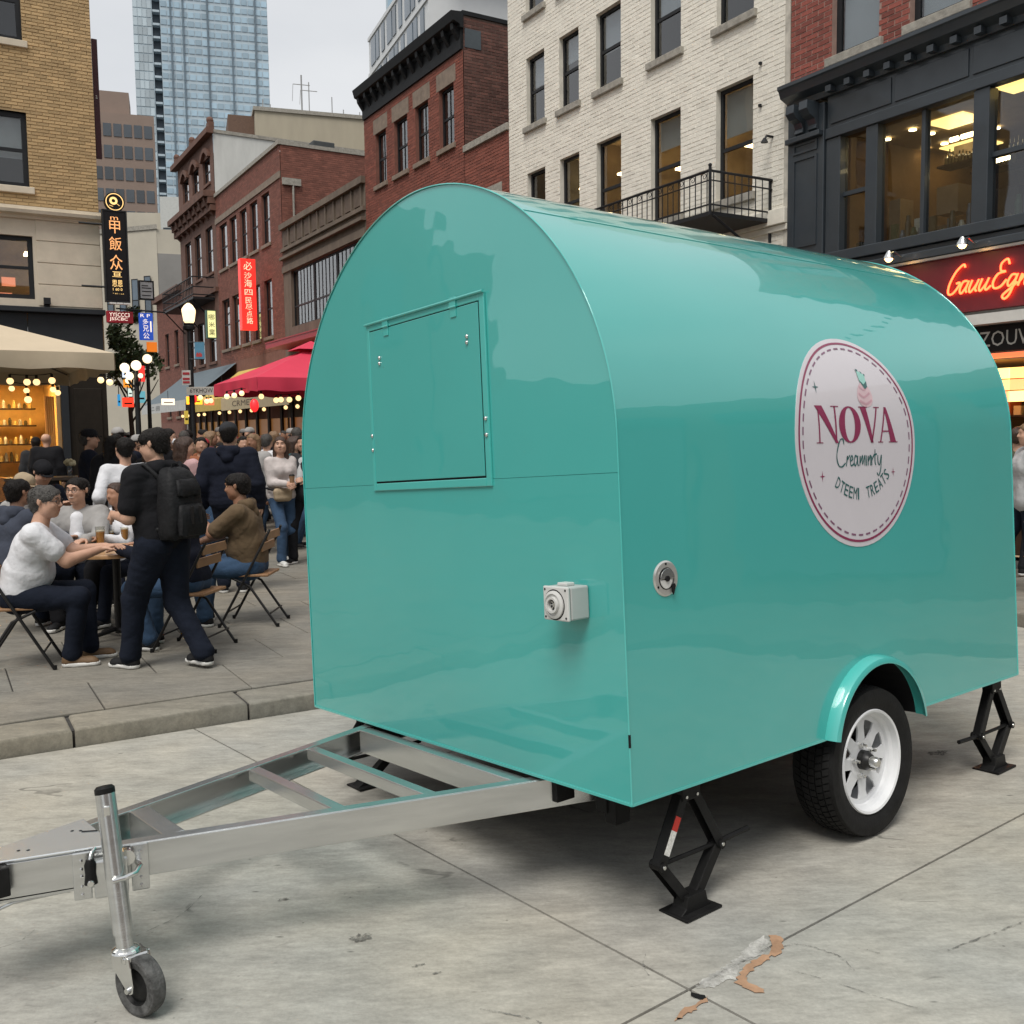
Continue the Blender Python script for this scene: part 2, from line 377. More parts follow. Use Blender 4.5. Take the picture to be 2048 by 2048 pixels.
def trace(ptsd, name, m, label, cat, z=.004):
    k = MB(); q = [gp(x, y) for x, y in ptsd]; rj = random.Random(len(ptsd)); r_ = []
    for a, b in zip(q, q[1:] + q[:1]):       # ragged outline
        n = max(int((b - a).length / .012), 1)
        for i in range(n):
            p = a.lerp(b, i / n); j = .0045 if name != 'asphalt_plug' else .001; r_.append((p.x + rj.gauss(0, j), p.y + rj.gauss(0, j)))
    k.flat(r_, lambda x, y: (x, y, z)); return tag(k.build(name, m), label, cat)
trace([(1448,1766),(1474,1768),(1479,1783),(1473,1797),(1462,1805),(1449,1812),(1432,1822),(1418,1836),(1404,1848),(1418,1858),(1440,1868),(1445,1876),(1428,1874),(1404,1865),(1387,1855),(1394,1842),(1402,1828),(1416,1816),(1432,1809),(1450,1800),(1458,1790),(1455,1778)],
      'rust_stain', M_tape, 'orange-brown bare patch zigzagging on the concrete beside the joint', 'stain')
trace([(1440,1766),(1452,1778),(1452,1794),(1438,1803),(1412,1812),(1395,1832),(1388,1850),(1378,1848),(1352,1862),(1312,1866),(1322,1852),(1352,1834),(1386,1812),(1412,1788)],
      'worn_patch', M_chalk, 'whitish worn patch on the concrete along the joint crossing', 'stain', .003)
trace([(1292,1906),(1320,1893),(1338,1880),(1333,1893),(1312,1906),(1286,1922),(1270,1930),(1276,1918)], 'rust_stain', M_tape, 'small orange sliver on the concrete near the bottom edge', 'stain')
trace([(1304,1874),(1329,1880),(1331,1884),(1325,1889),(1303,1881)], 'asphalt_plug', mat('tar', (.012, .012, .012), .6), 'black tar plug in the joint crossing at lower right', 'patch', .005)
for i, (x, y, rx, ry, lb) in enumerate([(683,1770,.040,.026,'dark oil spot on the concrete left of the long joint'), (534,1698,.020,.012,'small dark spot on the concrete under the drawbar'),
        (1770,1422,.07,.03,'round drain-like dark stain on the concrete behind the wheel'), (788,1823,.022,.007,'longer of two dark dashes on the concrete at lower centre'), (824,1837,.02,.006,'shorter of two dark dashes on the concrete at lower centre')]):
    blotch(x, y, rx, ry, .4, 'oil_stain', M_stain, lb, 'stain', seed=i + 3)

M_crack = mat('crack_dark', (.16, .155, .14), .9, var=.4, scale=40); worn(M_crack, 26, .44, .66)
for pts, wd, lb in (([(1475, 1788), (1500, 1783), (1530, 1787), (1560, 1797), (1585, 1806), (1612, 1832)], .010, 'branching dark hairline crack right of the orange patch'), ([(1237, 1788), (1222, 1798), (1214, 1813), (1216, 1830), (1226, 1842)], .006, 'curved hairline crack crossing the long joint'),
        ([(256, 1768), (300, 1748), (345, 1725), (381, 1690)], .006, 'long thin scratch on the concrete beside the jockey wheel'), ([(1480, 1830), (1560, 1850), (1650, 1880), (1740, 1905)], .008, 'pale-edged scratch across the slab at lower right'),
        ([(1932, 1740), (1880, 1760), (1820, 1782), (1790, 1794)], .016, 'dotted dark tyre scuff at the right picture edge'), ([(0, 1640 + 150), (40, 1775), (70, 1752)], .006, 'short scratch on the concrete at the left picture edge'),
        ([(905, 1905), (960, 1915), (1005, 1924), (1020, 1932)], .012, 'dark smear on the concrete at the bottom picture edge'), ([(1620, 1790), (1660, 1800)], .010, 'tiny dark scribble mark on the right slab')):
    q = [gp(x, y) for x, y in pts]; sp_q = spline([(p.x, p.y) for p in q], 8); rj = random.Random(len(lb)); ws_ = [wd * .7 * rj.uniform(.4, 1.2) for _ in sp_q]
    v, f = stroke([(x + rj.gauss(0, .0015), y + rj.gauss(0, .0015)) for x, y in sp_q], ws_); k = MB(); k.add([(x, y, .0035) for x, y in v], f); tag(k.build('crack', M_crack), lb, 'crack')
# ------------------------------------------------------------------ the trailer
TR = Matrix(((.7781524637, -.6272514064, -.0321623446), (.628018217, .7763696018, .0533231711), (-.0084771674, -.0616920953, .9980592282)))
T0 = Vector((.4013338, 3.2931775, .5107348))
W_, LEN, SH, EH, NEXP = 2.31365, 2.91299, 1.27978, 1.11074, 1.93872
trailer = thing('food_trailer', 'glossy turquoise food trailer with arched roof and round pink-rimmed logo on its side', 'trailer')
trailer.matrix_world = Matrix.Translation(T0) @ TR.to_4x4()
def gz(a, b): return -(T0.z + a * TR[2][0] + b * TR[2][1]) / TR[2][2]       # level of the ground in trailer space

def paint(name, col, wav=.24):
    m = bpy.data.materials.new(name); m.use_nodes = True; t = m.node_tree; l = t.links.new; p = t.nodes['Principled BSDF']
    p.inputs['Roughness'].default_value = .28; p.inputs['Coat Weight'].default_value = 1; p.inputs['Coat Roughness'].default_value = .015; p.inputs['Coat IOR'].default_value = 1.62
    tcn = nd(t, 'ShaderNodeTexCoord'); n = nd(t, 'ShaderNodeTexNoise', Scale=1.1, Detail=3, Roughness=.55); l(tcn.outputs['Object'], n.inputs['Vector'])
    b = nd(t, 'ShaderNodeBump', Strength=wav, Distance=.035); l(n.outputs['Fac'], b.inputs['Height']); l(b.outputs[0], p.inputs['Coat Normal'])
    n2 = nd(t, 'ShaderNodeTexNoise', Scale=2., Detail=4); l(tcn.outputs['Object'], n2.inputs['Vector'])
    mr = nd(t, 'ShaderNodeMapRange'); mr.inputs[3].default_value = .95; mr.inputs[4].default_value = 1.05; l(n2.outputs['Fac'], mr.inputs[0])
    vm = nd(t, 'ShaderNodeVectorMath', operation='SCALE'); vm.inputs[0].default_value = col; l(mr.outputs[0], vm.inputs['Scale']); l(vm.outputs[0], p.inputs['Base Color'])
    return m
TURQ = (.055, .39, .357)
M_paint = paint('turquoise_paint', TURQ); M_paint2 = paint('turquoise_trim', (.065, .44, .40), .1)
M_black = mat('black_steel', (.012, .012, .012), .45, var=.3, scale=15, bump=.05)
M_dark = mat('underbody', (.012, .012, .013), .8)
M_galv = mat('galvanised_steel', (.62, .63, .62), .27, .92, var=.13, scale=3, stretch=(1, 1, 8), bump=.03, bscale=30)
M_chrome = mat('zinc', (.72, .72, .70), .16, 1., var=.08)
M_bolt = mat('bolt_steel', (.7, .7, .68), .25, 1., var=.05)
M_rub = mat('tyre_rubber', (.014, .014, .014), .62, var=.25, scale=20, bump=.1)
M_white = mat('white_rim', (.72, .73, .74), .35, var=.05)

# outline of the shell as (b, z); q is the length along it from the bottom of the right side
NA = 72
def profile():
    pr = []
    for i in range(NA + 1):
        t = PI * i / NA; c, s = math.cos(t), math.sin(t)
        pr.append((W_ / 2 - W_ / 2 * math.copysign(abs(c) ** (2 / NEXP), c), SH + EH * abs(s) ** (2 / NEXP)))
    return pr
ARCH = profile()
QL = [0, SH]
for i in range(1, len(ARCH)): QL.append(QL[-1] + math.hypot(ARCH[i][0] - ARCH[i - 1][0], ARCH[i][1] - ARCH[i - 1][1]))
def surf(a, q, off=0.):
    """point of the shell at length a and height q along the outline, lifted by off"""
    if q <= SH: return Vector((a, -off, q))
    i = 1
    while i < len(QL) - 2 and QL[i + 1] < q: i += 1
    k = (q - QL[i]) / (QL[i + 1] - QL[i]); p0, p1 = ARCH[i - 1], ARCH[i]
    tx, tz = p1[0] - p0[0], p1[1] - p0[1]; l = math.hypot(tx, tz)
    return Vector((a, p0[0] + tx * k - tz / l * off, p0[1] + tz * k + tx / l * off))
# shell skin with the wheel openings
WA, WZ, WR = 1.52, -.08, .365
hw = math.sqrt(WR ** 2 - WZ ** 2)
cols = sorted(set([0, LEN] + [WA - hw + 2 * hw * i / 24 for i in range(25)] + [LEN * i / 16 for i in range(17) if abs(LEN * i / 16 - WA) > hw + .02]))
def zb(a): return max(0., WZ + math.sqrt(max(WR ** 2 - (a - WA) ** 2, 0))) if abs(a - WA) < hw else 0.
sk = MB(); rows = None
for a in cols:
    z0 = zb(a)
    col = [(0, z0 + (SH - z0) * k / 6) for k in range(6)] + ARCH + [(W_, z0 + (SH - z0) * k / 6) for k in range(5, -1, -1)]
    rows = len(col); sk.v += [(a, b, z) for b, z in col]
for i in range(len(cols) - 1):
    for j in range(rows - 1): sk.f.append((i * rows + j, (i + 1) * rows + j, (i + 1) * rows + j + 1, i * rows + j + 1))
sk.build('shell_skin', M_paint, trailer, smooth=40)
def plate(name, a, z0, z1, th, m=None):
    poly = [(.003, max(z0, 0)), (W_ - .003, max(z0, 0))]
    if z1 is None: poly = [(.003, z0), (W_ - .003, z0)] + [(min(max(b, .003), W_ - .003), z - .003) for b, z in reversed(ARCH)]
    else: poly += [(W_ - .003, z1), (.003, z1)]
    k = MB(); k.prism(poly, lambda b, z: (a, b, z), lambda b, z: (a + th, b, z)); return k.build(name, m or M_paint, trailer, smooth=30)
SEAM = 1.147
plate('front_lower_panel', .002, .002, SEAM - .0015, .02); plate('front_upper_panel', .0035, SEAM, None, .02)
plate('rear_panel', LEN - .022, .002, None, .02)
k = MB(); k.box((.03, .006, .004), (WA - hw - .01, W_ - .006, .03)); k.box((WA + hw + .01, .006, .004), (LEN - .03, W_ - .006, .03)); k.box((WA - hw - .01, .32, .004), (WA + hw + .01, W_ - .32, .03)); k.build('floor', M_dark, trailer)
for fx, nm in ((.0, 'edge_trim'), (LEN, 'edge_trim')):
    k = MB(); k.tube([(fx, 0, .0)] + [(fx, b, z) for b, z in ARCH] + [(fx, W_, 0)], .0035, 6); k.build(nm, M_paint2, trailer, smooth=60)
for a_, b_ in ((0, WA - hw - .004), (WA + hw + .004, LEN)):
    k = MB(); k.bar((a_, 0, .0), (b_, 0, .0), .006, .010); k.build('sill_trim', M_paint2, trailer)
k = MB(); k.bar((0, 0, .0), (0, W_, .0), .006, .010); k.build('sill_trim', M_paint2, trailer)
# roof seam strip
qs = SH + (QL[-1] - SH) * .285
v, f = [], []
k = MB()
for i in range(33):
    a = LEN * i / 32; k.v += [tuple(surf(a, qs, .0005)), tuple(surf(a, qs, .0025)), tuple(surf(a, qs + .014, .0025)), tuple(surf(a, qs + .014, .0005))]
for i in range(32):
    for j in range(3): k.f.append((4 * i + j, 4 * i + 4 + j, 4 * i + 5 + j, 4 * i + 1 + j))
k.build('roof_seam', M_paint2, trailer)
# open seam marks low on the near corner
k = MB(); k.box((-.0038, -.0038, .20), (.003, .002, .245)); k.build('corner_gap', M_dark, trailer)

# service hatch on the front
H0, H1, HZ0, HZ1 = .700, 1.602, 1.118, 1.888
hf = MB()
for (b0, b1, z0, z1) in ((H0, H0 + .034, HZ0, HZ1), (H1 - .024, H1, HZ0, HZ1), (H0 + .034, H1 - .024, HZ0, HZ0 + .034), (H0 + .034, H1 - .024, HZ1 - .032, HZ1)):
    hf.box((-.0065, b0, z0), (.0035, b1, z1))
hf.build('hatch_frame', M_paint2, trailer, bev=.003)
k = MB(); k.box((-.001, H0 + .034, HZ0 + .034), (.003, H1 - .024, HZ1 - .032)); k.build('hatch_gap', M_dark, trailer)
k = MB(); k.box((-.006, H0 + .0415, HZ0 + .042), (-.0015, H1 - .026, HZ1 - .036)); hatch = k.build('hatch_door', M_paint, trailer, bev=.002)
k = MB(); k.tube([(-.012, H0 - .003, HZ1 - .001), (-.012, H1 + .003, HZ1 - .001)], .006, 8); k.build('hatch_rain_lip', M_paint2, trailer, smooth=60)
for b in (1.428, .905):
    k = MB(); k.box((-.013, b - .022, HZ1 - .030), (-.006, b + .022, HZ1 + .01)); k.box((-.0105, b - .020, HZ1 - .072), (-.006, b + .020, HZ1 - .032)); k.tube([(-.012, b - .024, HZ1 - .031), (-.012, b + .024, HZ1 - .031)], .005, 8)
    k.build('hinge', M_paint2, trailer, bev=.0015)
for b, z in ((1.493, 1.724), (1.495, 1.699), (.818, 1.725), (.82, 1.701), (1.588, 1.374), (1.588, 1.308), (.718, 1.387), (.717, 1.322)):
    k = MB(); k.ball((-.009, b, z), .0085, 10, 6, (.7, 1, 1)); k.build('bolt', M_bolt, trailer, smooth=60)

# power inlet
s0, s1, z0, z1 = .172, .300, .634, .752
M_grey = mat('grey_plastic', (.42, .43, .42), .45, var=.06); M_grey2 = mat('pale_plastic', (.55, .55, .53), .4, var=.05)
k = MB(); k.box((-.088, s0, z0), (.0, s1, z1)); inlet = k.build('power_inlet', M_grey, trailer, bev=.006)
k = MB(); k.box((-.104, s0 - .002, z0 - .002), (-.091, s1 + .002, z1 + .002)); k.build('inlet_cover', M_grey2, inlet, bev=.005)
k = MB(); k.box((-.091, s0 + .003, z0 + .003), (-.088, s1 - .003, z1 - .003)); k.build('inlet_gasket', M_dark, inlet)
ci = ((s0 + s1) / 2 + .006, (z0 + z1) / 2 - .004)
k = MB(); k.lathe([(.050, 0), (.050, .006), (.040, .010), (.038, .004), (.030, .004), (.029, .016), (.021, .016), (.020, -.004)], (-.104, ci[0], ci[1]), (-1, 0, 0), 28); k.build('inlet_ring', M_grey2, inlet, smooth=30)
k = MB(); k.lathe([(.0, .001), (.0215, .001)], (-.104, ci[0], ci[1]), (-1, 0, 0), 24); k.lathe([(.0505, .0005), (.055, .0005)], (-.104, ci[0], ci[1]), (-1, 0, 0), 28); k.build('inlet_throat', M_dark, inlet)
k = MB()
for i in range(5): a = 2 * PI * i / 5; k.tube([(-.104, ci[0] + .011 * math.cos(a), ci[1] + .011 * math.sin(a)), (-.112, ci[0] + .011 * math.cos(a), ci[1] + .011 * math.sin(a))], .0038, 8)
k.lathe([(0, .004), (.007, .004), (.007, 0)], (-.104, ci[0], ci[1]), (-1, 0, 0), 12); k.build('inlet_contacts', M_bolt, inlet, kind='stuff')
for b, z in ((s0 + .010, z0 + .010), (s1 - .010, z0 + .010), (s0 + .010, z1 - .010), (s1 - .010, z1 - .010)):
    k = MB(); k.lathe([(0, .0015), (.004, .0015), (.004, 0)], (-.104, b, z), (-1, 0, 0), 10); k.build('inlet_screw', M_dark, inlet)
k = MB(); k.box((-.07, s0 + .04, z1), (-.03, s0 + .09, z1 + .012)); k.build('inlet_latch', M_grey2, inlet, bev=.003)

# round lock on the side
la, lz, lr = .212, .764, .064
k = MB(); k.lathe([(0, .006), (lr - .006, .006), (lr, .002), (lr, 0)], (la, 0, lz), (0, -1, 0), 40); lock = k.build('round_lock', mat('lock_plate', (.66, .65, .62), .3, .75, var=.05), trailer, smooth=30)
k = MB(); k.lathe([(.037, .0075), (.0395, .0075), (.0395, .006), (.037, .006)], (la, 0, lz), (0, -1, 0), 32, True); k.build('lock_groove', M_dark, lock)
k = MB(); k.prism([(la + .036 * math.cos(a), lz + .036 * math.sin(a)) for a in [PI * i / 16 for i in range(17)]], lambda x, z: (x, -.0065, z), lambda x, z: (x, -.013, z)); k.build('lock_paddle', M_chrome, lock, bev=.002)
k = MB(); k.prism([(la + .030 * math.cos(a) - .004, lz - .004 + .032 * math.sin(a)) for a in [-PI * i / 12 for i in range(13)]], lambda x, z: (x, -.0065, z), lambda x, z: (x, -.010, z)); k.build('lock_paddle', M_grey2, lock, bev=.002)
k = MB(); k.lathe([(0, .016), (.010, .016), (.011, .006)], (la - .002, 0, lz), (0, -1, 0), 16); k.build('key_cylinder', M_dark, lock)
k = MB(); k.prism([(la + .020, lz - .022), (la + .036, lz - .020), (la + .040, lz - .030), (la + .032, lz - .052), (la + .027, lz - .060), (la + .022, lz - .048)], lambda x, z: (x, -.009, z), lambda x, z: (x, -.013, z)); k.build('key_tab', M_dark, lock)
for a in (1.6, 3.7, 5.5):
    k = MB(); k.lathe([(0, .0085), (.0045, .0075), (.0045, .006)], (la + .052 * math.cos(a), 0, lz + .052 * math.sin(a)), (0, -1, 0), 8); k.build('lock_screw', M_dark, lock)

# logo
LA, LQ, LR_ = 1.475, 1.247, .463
M_logo = mat('logo_white', (.60, .57, .60), .35, var=.02, coat=.6); M_plum = mat('logo_plum', (.24, .022, .075), .4, var=.03, coat=.5)
M_lgreen = mat('logo_green', (.02, .105, .10), .4, var=.03, coat=.5); M_lpink = mat('logo_pink', (.56, .33, .38), .4, coat=.5); M_lmint = mat('logo_mint', (.30, .60, .53), .4, coat=.5); M_lmauve = mat('logo_mauve', (.20, .09, .15), .4, coat=.5)
def lm(off): return lambda x, y: surf(LA + x, LQ + y, off)
k = MB(); NR, NC = 14, 64
for r in range(NR + 1):
    for c in range(NC): a = 2 * PI * c / NC; k.v.append(tuple(lm(.0022)(LR_ * r / NR * math.cos(a), LR_ * r / NR * math.sin(a))))
for r in range(NR):
    for c in range(NC): k.f.append((r * NC + c, r * NC + (c + 1) % NC, (r + 1) * NC + (c + 1) % NC, (r + 1) * NC + c))
for c in range(NC): a = 2 * PI * c / NC; k.v.append(tuple(lm(.0)(LR_ * math.cos(a), LR_ * math.sin(a))))
for c in range(NC): k.f.append((NR * NC + c, NR * NC + (c + 1) % NC, (NR + 1) * NC + (c + 1) % NC, (NR + 1) * NC + c))
logo = k.build('logo_disc', M_logo, trailer, smooth=50)
k = MB(); v, f = stroke([(.438 * math.cos(2 * PI * i / 96), .438 * math.sin(2 * PI * i / 96)) for i in range(96)], .010, True); k.add([lm(.0036)(*p) for p in v], f); k.build('logo_ring', M_plum, logo)
k = MB()
for i in range(46):
    a = 2 * PI * i / 46; v, f = stroke([(.412 * math.cos(a + d), .412 * math.sin(a + d)) for d in (0, .028, .056, .082)], .008); k.add([lm(.0036)(*p) for p in v], f)
k.build('logo_dashes', M_lmauve, logo, kind='stuff')
def quad_letter(mb, polys, x0, y0, wd, ht, off=.0040):
    for pl in polys:                         # in narrow bands, so that the letters follow the curve
        for b in range(8):
            q = clip_poly(clip_poly(pl, (0, b / 8), (0, 1)), (0, (b + 1) / 8), (0, -1))
            if len(q) > 2: mb.flat([(x0 + px * wd, y0 + py * ht) for px, py in q], lm(off))
ell = lambda rx, ry, n=28: [(.5 + rx * math.cos(2 * PI * i / n), .5 + ry * math.sin(2 * PI * i / n)) for i in range(n)]
GL = {'N': [[(0, 1), (.30, 1), (.92, .0), (.80, 0)], [(.11, .95), (.16, .87), (.16, 0), (.11, 0)], [(.80, .2), (.86, .06), (.86, 1), (.80, 1)], [(0, 0), (.27, 0), (.27, .025), (0, .025)], [(.67, 1), (1, 1), (1, .975), (.67, .975)]],
      'V': [[(.06, 1), (.34, 1), (.62, .0), (.50, .0)], [(.50, .0), (.57, .0), (.90, 1), (.84, 1)], [(0, 1), (.42, 1), (.42, .975), (0, .975)], [(.72, 1), (1, 1), (1, .975), (.72, .975)]],
      'A': [[(.40, 1), (.52, 1), (.96, 0), (.66, 0)], [(.09, 0), (.15, 0), (.47, .94), (.42, 1)], [(.22, .30), (.60, .30), (.60, .335), (.22, .335)], [(0, 0), (.26, 0), (.26, .025), (0, .025)], [(.56, 0), (1.04, 0), (1.04, .025), (.56, .025)]]}
x = -.318
for ch, wd in (('N', .175), ('O', .165), ('V', .165), ('A', .155)):
    k = MB()
    if ch == 'O':
        o_, i_ = ell(.5, .5), ell(.23, .46); n = len(o_)
        vv = [(x + px * wd, -.012 + py * .158) for px, py in o_ + i_]; k.add([lm(.004)(*p) for p in vv], [(i, (i + 1) % n, n + (i + 1) % n, n + i) for i in range(n)])
    else: quad_letter(k, GL[ch], x, -.012, wd, .158)
    k.build('logo_letter', M_plum, logo); x += wd - .006 if ch != 'V' else wd - .025
# script word under the name
def script(mb, letters, ox, oy, sx, sy, wd, mp):
    for pts in letters:
        sp_ = spline(pts, 5); n = len(sp_); v, f = stroke([(ox + x * sx, oy + y * sy) for x, y in sp_], [wd * (.75 + .5 * abs(math.sin(i * .35))) for i in range(n)]); mb.add([mp(*p) for p in v], f)
CRE = [[(1.1, 2.0), (1.0, 2.45), (.6, 2.4), (.2, 1.6), (.05, .8), (.3, .1), (.75, -.02), (1.25, .3)], [(1.35, .0), (1.55, .95), (1.5, .6), (1.9, 1.0)], [(1.95, .45), (2.3, .65), (2.2, .98), (1.95, .6), (2.05, .05), (2.5, .25)],
       [(2.95, .8), (2.7, .95), (2.5, .4), (2.65, .02), (2.95, .5), (3.05, .95), (3.0, .2), (3.15, .02)], [(3.3, .0), (3.4, .9), (3.4, .3), (3.75, .95), (3.7, .2), (3.8, .3), (4.1, .95), (4.05, .0)], [(4.35, .95), (4.3, .0)], [(4.55, .0), (4.6, .9), (4.6, .4), (4.95, .95), (4.9, .0)],
       [(5.1, .9), (5.1, .0), (5.15, .5), (5.5, 1.0)], [(5.65, 1.5), (5.6, .3), (5.75, .02)], [(5.45, 1.0), (5.9, 1.05)], [(6.05, .95), (6.05, .3), (6.3, .05), (6.6, .95), (6.45, -.3), (6.1, -.95), (5.85, -.7)]]
k = MB(); script(k, CRE, -.178, -.112, .053, .047, .0058, lm(.004)); k.build('logo_script', M_lgreen, logo)
arc_t = 'DTEEMI TREATS'; k = MB()
for i, ch in enumerate(arc_t):
    if ch == ' ': continue
    a = math.radians(-124 + i * 6.35); r0, cy = .335, .07
    def mpc(u, v, a=a): rr = r0 - v; return lm(.004)(rr * math.cos(a) - u * math.sin(a), cy + rr * math.sin(a) * .98 + u * math.cos(a))
    put_text(k, ch, mpc, wd=.028 if ch != 'I' else .009, ht=.052, x0=-.013)
k.build('logo_arc_lettering', M_lgreen, logo, kind='stuff')
# ice-cream mark and stars
k = MB(); k.flat([(.078 + .058 * math.cos(a) * (1 - .22 * math.sin(a)) , .200 + .056 * math.sin(a)) for a in [2 * PI * i / 24 for i in range(24)]], lm(.0038)); k.build('logo_cream', mat('logo_cream_pink', (.62, .45, .48), .4), logo)
k = MB()
for pts in ([(.032, .205), (.068, .188), (.118, .208)], [(.045, .235), (.078, .222), (.108, .238)], [(.03, .172), (.078, .158), (.126, .176)]):
    q = spline(pts, 5); v, f = stroke(q, .010); k.add([lm(.0046)(*p) for p in v], f)
k.build('logo_swirl', M_lpink, logo)
k = MB(); k.flat([(.052, .312), (.108, .292), (.110, .240), (.086, .226), (.058, .262)], lm(.0048)); k.build('logo_leaf', M_lmint, logo)
k = MB(); k.flat([(.057, .266), (.084, .246), (.110, .262), (.110, .236), (.088, .224)], lm(.0054)); k.flat([(.048, .318), (.066, .313), (.062, .305), (.050, .309)], lm(.0054)); k.flat([(.076, .308), (.092, .302), (.090, .294)], lm(.0054)); k.flat([(.100, .298), (.114, .292), (.108, .284)], lm(.0054)); k.build('logo_leaf_edge', M_lgreen, logo)
for (x, y, r, m_) in ((-.285, .225, .024, M_lgreen), (-.285, -.150, .02, M_plum), (.265, -.145, .018, M_plum)):
    k = MB(); k.flat([(x + (r if i % 2 == 0 else r * .2) * math.cos(PI * i / 4), y + (r * 1.2 if i % 2 == 0 else r * .2) * math.sin(PI * i / 4)) for i in range(8)], lm(.004)); k.build('logo_star', m_, logo)

# fender with inner well, wheel
FR, FD = .370, .055
k = MB(); NF = 30; prof = [(0, FR + .012), (-FD * .55, FR + .010), (-FD * .9, FR + .002), (-FD, FR - .012), (-FD, FR - .022), (-FD + .012, FR - .014), (-FD * .5, FR - .004), (0.004, FR - .004)]
a0, a1 = math.radians(9), math.radians(168)
for i in range(NF + 1):
    t = a0 + (a1 - a0) * i / NF
    for y, r in prof: k.v.append((WA + r * math.cos(t), y, WZ + r * math.sin(t)))
m_ = len(prof)
for i in range(NF):
    for j in range(m_): k.f.append((i * m_ + j, i * m_ + (j + 1) % m_, (i + 1) * m_ + (j + 1) % m_, (i + 1) * m_ + j))
k.f += [tuple(range(m_)), tuple(NF * m_ + j for j in range(m_))]
k.build('fender', M_paint2, trailer, smooth=35)
def well(side):
    k = MB(); y0, y1 = (.004, .31) if side == 0 else (W_ - .31, W_ - .004)
    for i in range(21):
        t = PI * i / 20; k.v += [(WA + (WR + .002) * math.cos(t), y0, max(WZ + (WR + .002) * math.sin(t), -.02)), (WA + (WR + .002) * math.cos(t), y1, max(WZ + (WR + .002) * math.sin(t), -.02))]
    for i in range(20): k.f.append((2 * i, 2 * i + 1, 2 * i + 3, 2 * i + 2))
    yb = y1 if side == 0 else y0; b = len(k.v); k.v.append((WA, yb, 0)); e = 1 if side == 0 else 0
    for i in range(20): k.f.append((b, 2 * i + e, 2 * i + 2 + e))
    k.build('wheel_well', M_dark, trailer)
well(0); well(1)
TYR, TW, RIMR = .330, .205, .226
def make_wheel(ya, side):                    # side -1: outer face towards -b
    WC = Vector((1.50, ya, gz(1.50, ya) + TYR - .004))
    root = bpy.data.objects.new('wheel', None); COL.objects.link(root); root.parent = trailer; root.location = WC; root.empty_display_size = .1
    ax = Vector((0, side, 0))
    k = MB(); h = TW / 2
    pr = [(RIMR - .006, -h * .80), (RIMR + .02, -h * .93), (.29, -h), (.318, -h * .97), (TYR - .008, -h * .82), (TYR - .007, 0), (TYR - .008, h * .82), (.318, h * .97), (.29, h), (RIMR + .045, h * .985), (RIMR + .04, h * .965), (RIMR + .02, h * .93), (RIMR - .006, h * .80)]
    k.lathe(pr, (0, 0, 0), ax, 72); k.build('tyre', M_rub, root, smooth=35)
    k = MB(); NT = 64                        # tread blocks in five rows with grooves between
    for j, (h0, h1, sk_) in enumerate(((-.084, -.056, .5), (-.049, -.020, .0), (-.014, .014, .35), (.020, .049, .7), (.056, .084, .2))):
        for i in range(NT):
            t0 = 2 * PI * (i + sk_) / NT; t1 = t0 + 2 * PI / NT * .80; sl = .03 * (1 if j < 2 else -1 if j > 2 else 0)
            for q, (tt, hh) in enumerate(((t0, h0), (t1, h0), (t1 + sl, h1), (t0 + sl, h1))):
                pass
            vs = []
            for rr in (TYR - .012, TYR):
                for tt, hh in ((t0, h0), (t1, h0), (t1 + sl, h1), (t0 + sl, h1)):
                    r2 = rr - (.006 if abs(hh) > .07 else 0); vs.append((r2 * math.cos(tt), side * hh, r2 * math.sin(tt)))
            k.add(vs, [(4, 5, 6, 7), (0, 1, 5, 4), (1, 2, 6, 5), (2, 3, 7, 6), (3, 0, 4, 7)])
    k.build('tread', M_rub, root, kind='stuff')
    k = MB(); k.lathe([(RIMR + .004, h * .86), (RIMR, h * .93), (RIMR - .010, h * .90), (RIMR - .014, h * .62), (RIMR - .028, h * .52), (RIMR - .034, h * .0), (RIMR - .04, -h * .8), (RIMR + .004, -h * .86)], (0, 0, 0), ax, 56); rim = k.build('rim', M_white, root, smooth=40)
    # spoked disc: eight spokes between hub plate and outer band, the openings are real
    k = MB(); yd = side * h * .34; NSP = 8
    def dm(off): return lambda x, z: (x, yd + side * off, z)
    ang = lambda i, r, d=0: (r * math.cos(2 * PI * i / NSP + d), r * math.sin(2 * PI * i / NSP + d))
    for i in range(NSP):
        p = [ang(i, .088, -.34), ang(i, .088, 0), ang(i, .088, .34), ang(i, .145, .16), ang(i, .176, .19), ang(i, .176, 0), ang(i, .176, -.19), ang(i, .145, -.16)]
        k.prism(p, dm(-.004), dm(.004))
    for r0, r1 in ((.043, .090), (.174, RIMR - .020)):
        n = 48
        vv = []
        for o_ in (-.004, .004):
            for rr in (r0, r1): vv += [dm(o_)(rr * math.cos(2 * PI * i / n), rr * math.sin(2 * PI * i / n)) for i in range(n)]
        ff = []
        for i in range(n):
            j = (i + 1) % n; ff += [(2 * n + i, 2 * n + j, 3 * n + j, 3 * n + i), (i, n + i, n + j, j), (i, j, 2 * n + j, 2 * n + i), (n + i, 3 * n + i, 3 * n + j, n + j)]
        k.add(vv, ff)
    k.build('wheel_disc', M_white, root, smooth=30)
    k = MB(); k.lathe([(.095, -.07), (.16, -.065), (.16, -.03), (.095, -.02)], (0, 0, 0), ax, 32); k.build('brake_drum', M_dark, root)
    k = MB(); k.lathe([(.043, -.02), (.043, .03), (.036, .036), (.030, .05), (0, .052)], (0, yd, 0), ax, 24); k.build('hub', mat('hub_dark', (.03, .03, .03), .4, .6), root, smooth=40)
    k = MB(); k.lathe([(.024, .04), (.024, .075), (.018, .086), (0, .088)], (0, yd, 0), ax, 16); k.build('hub_cap', M_bolt, root, smooth=40)
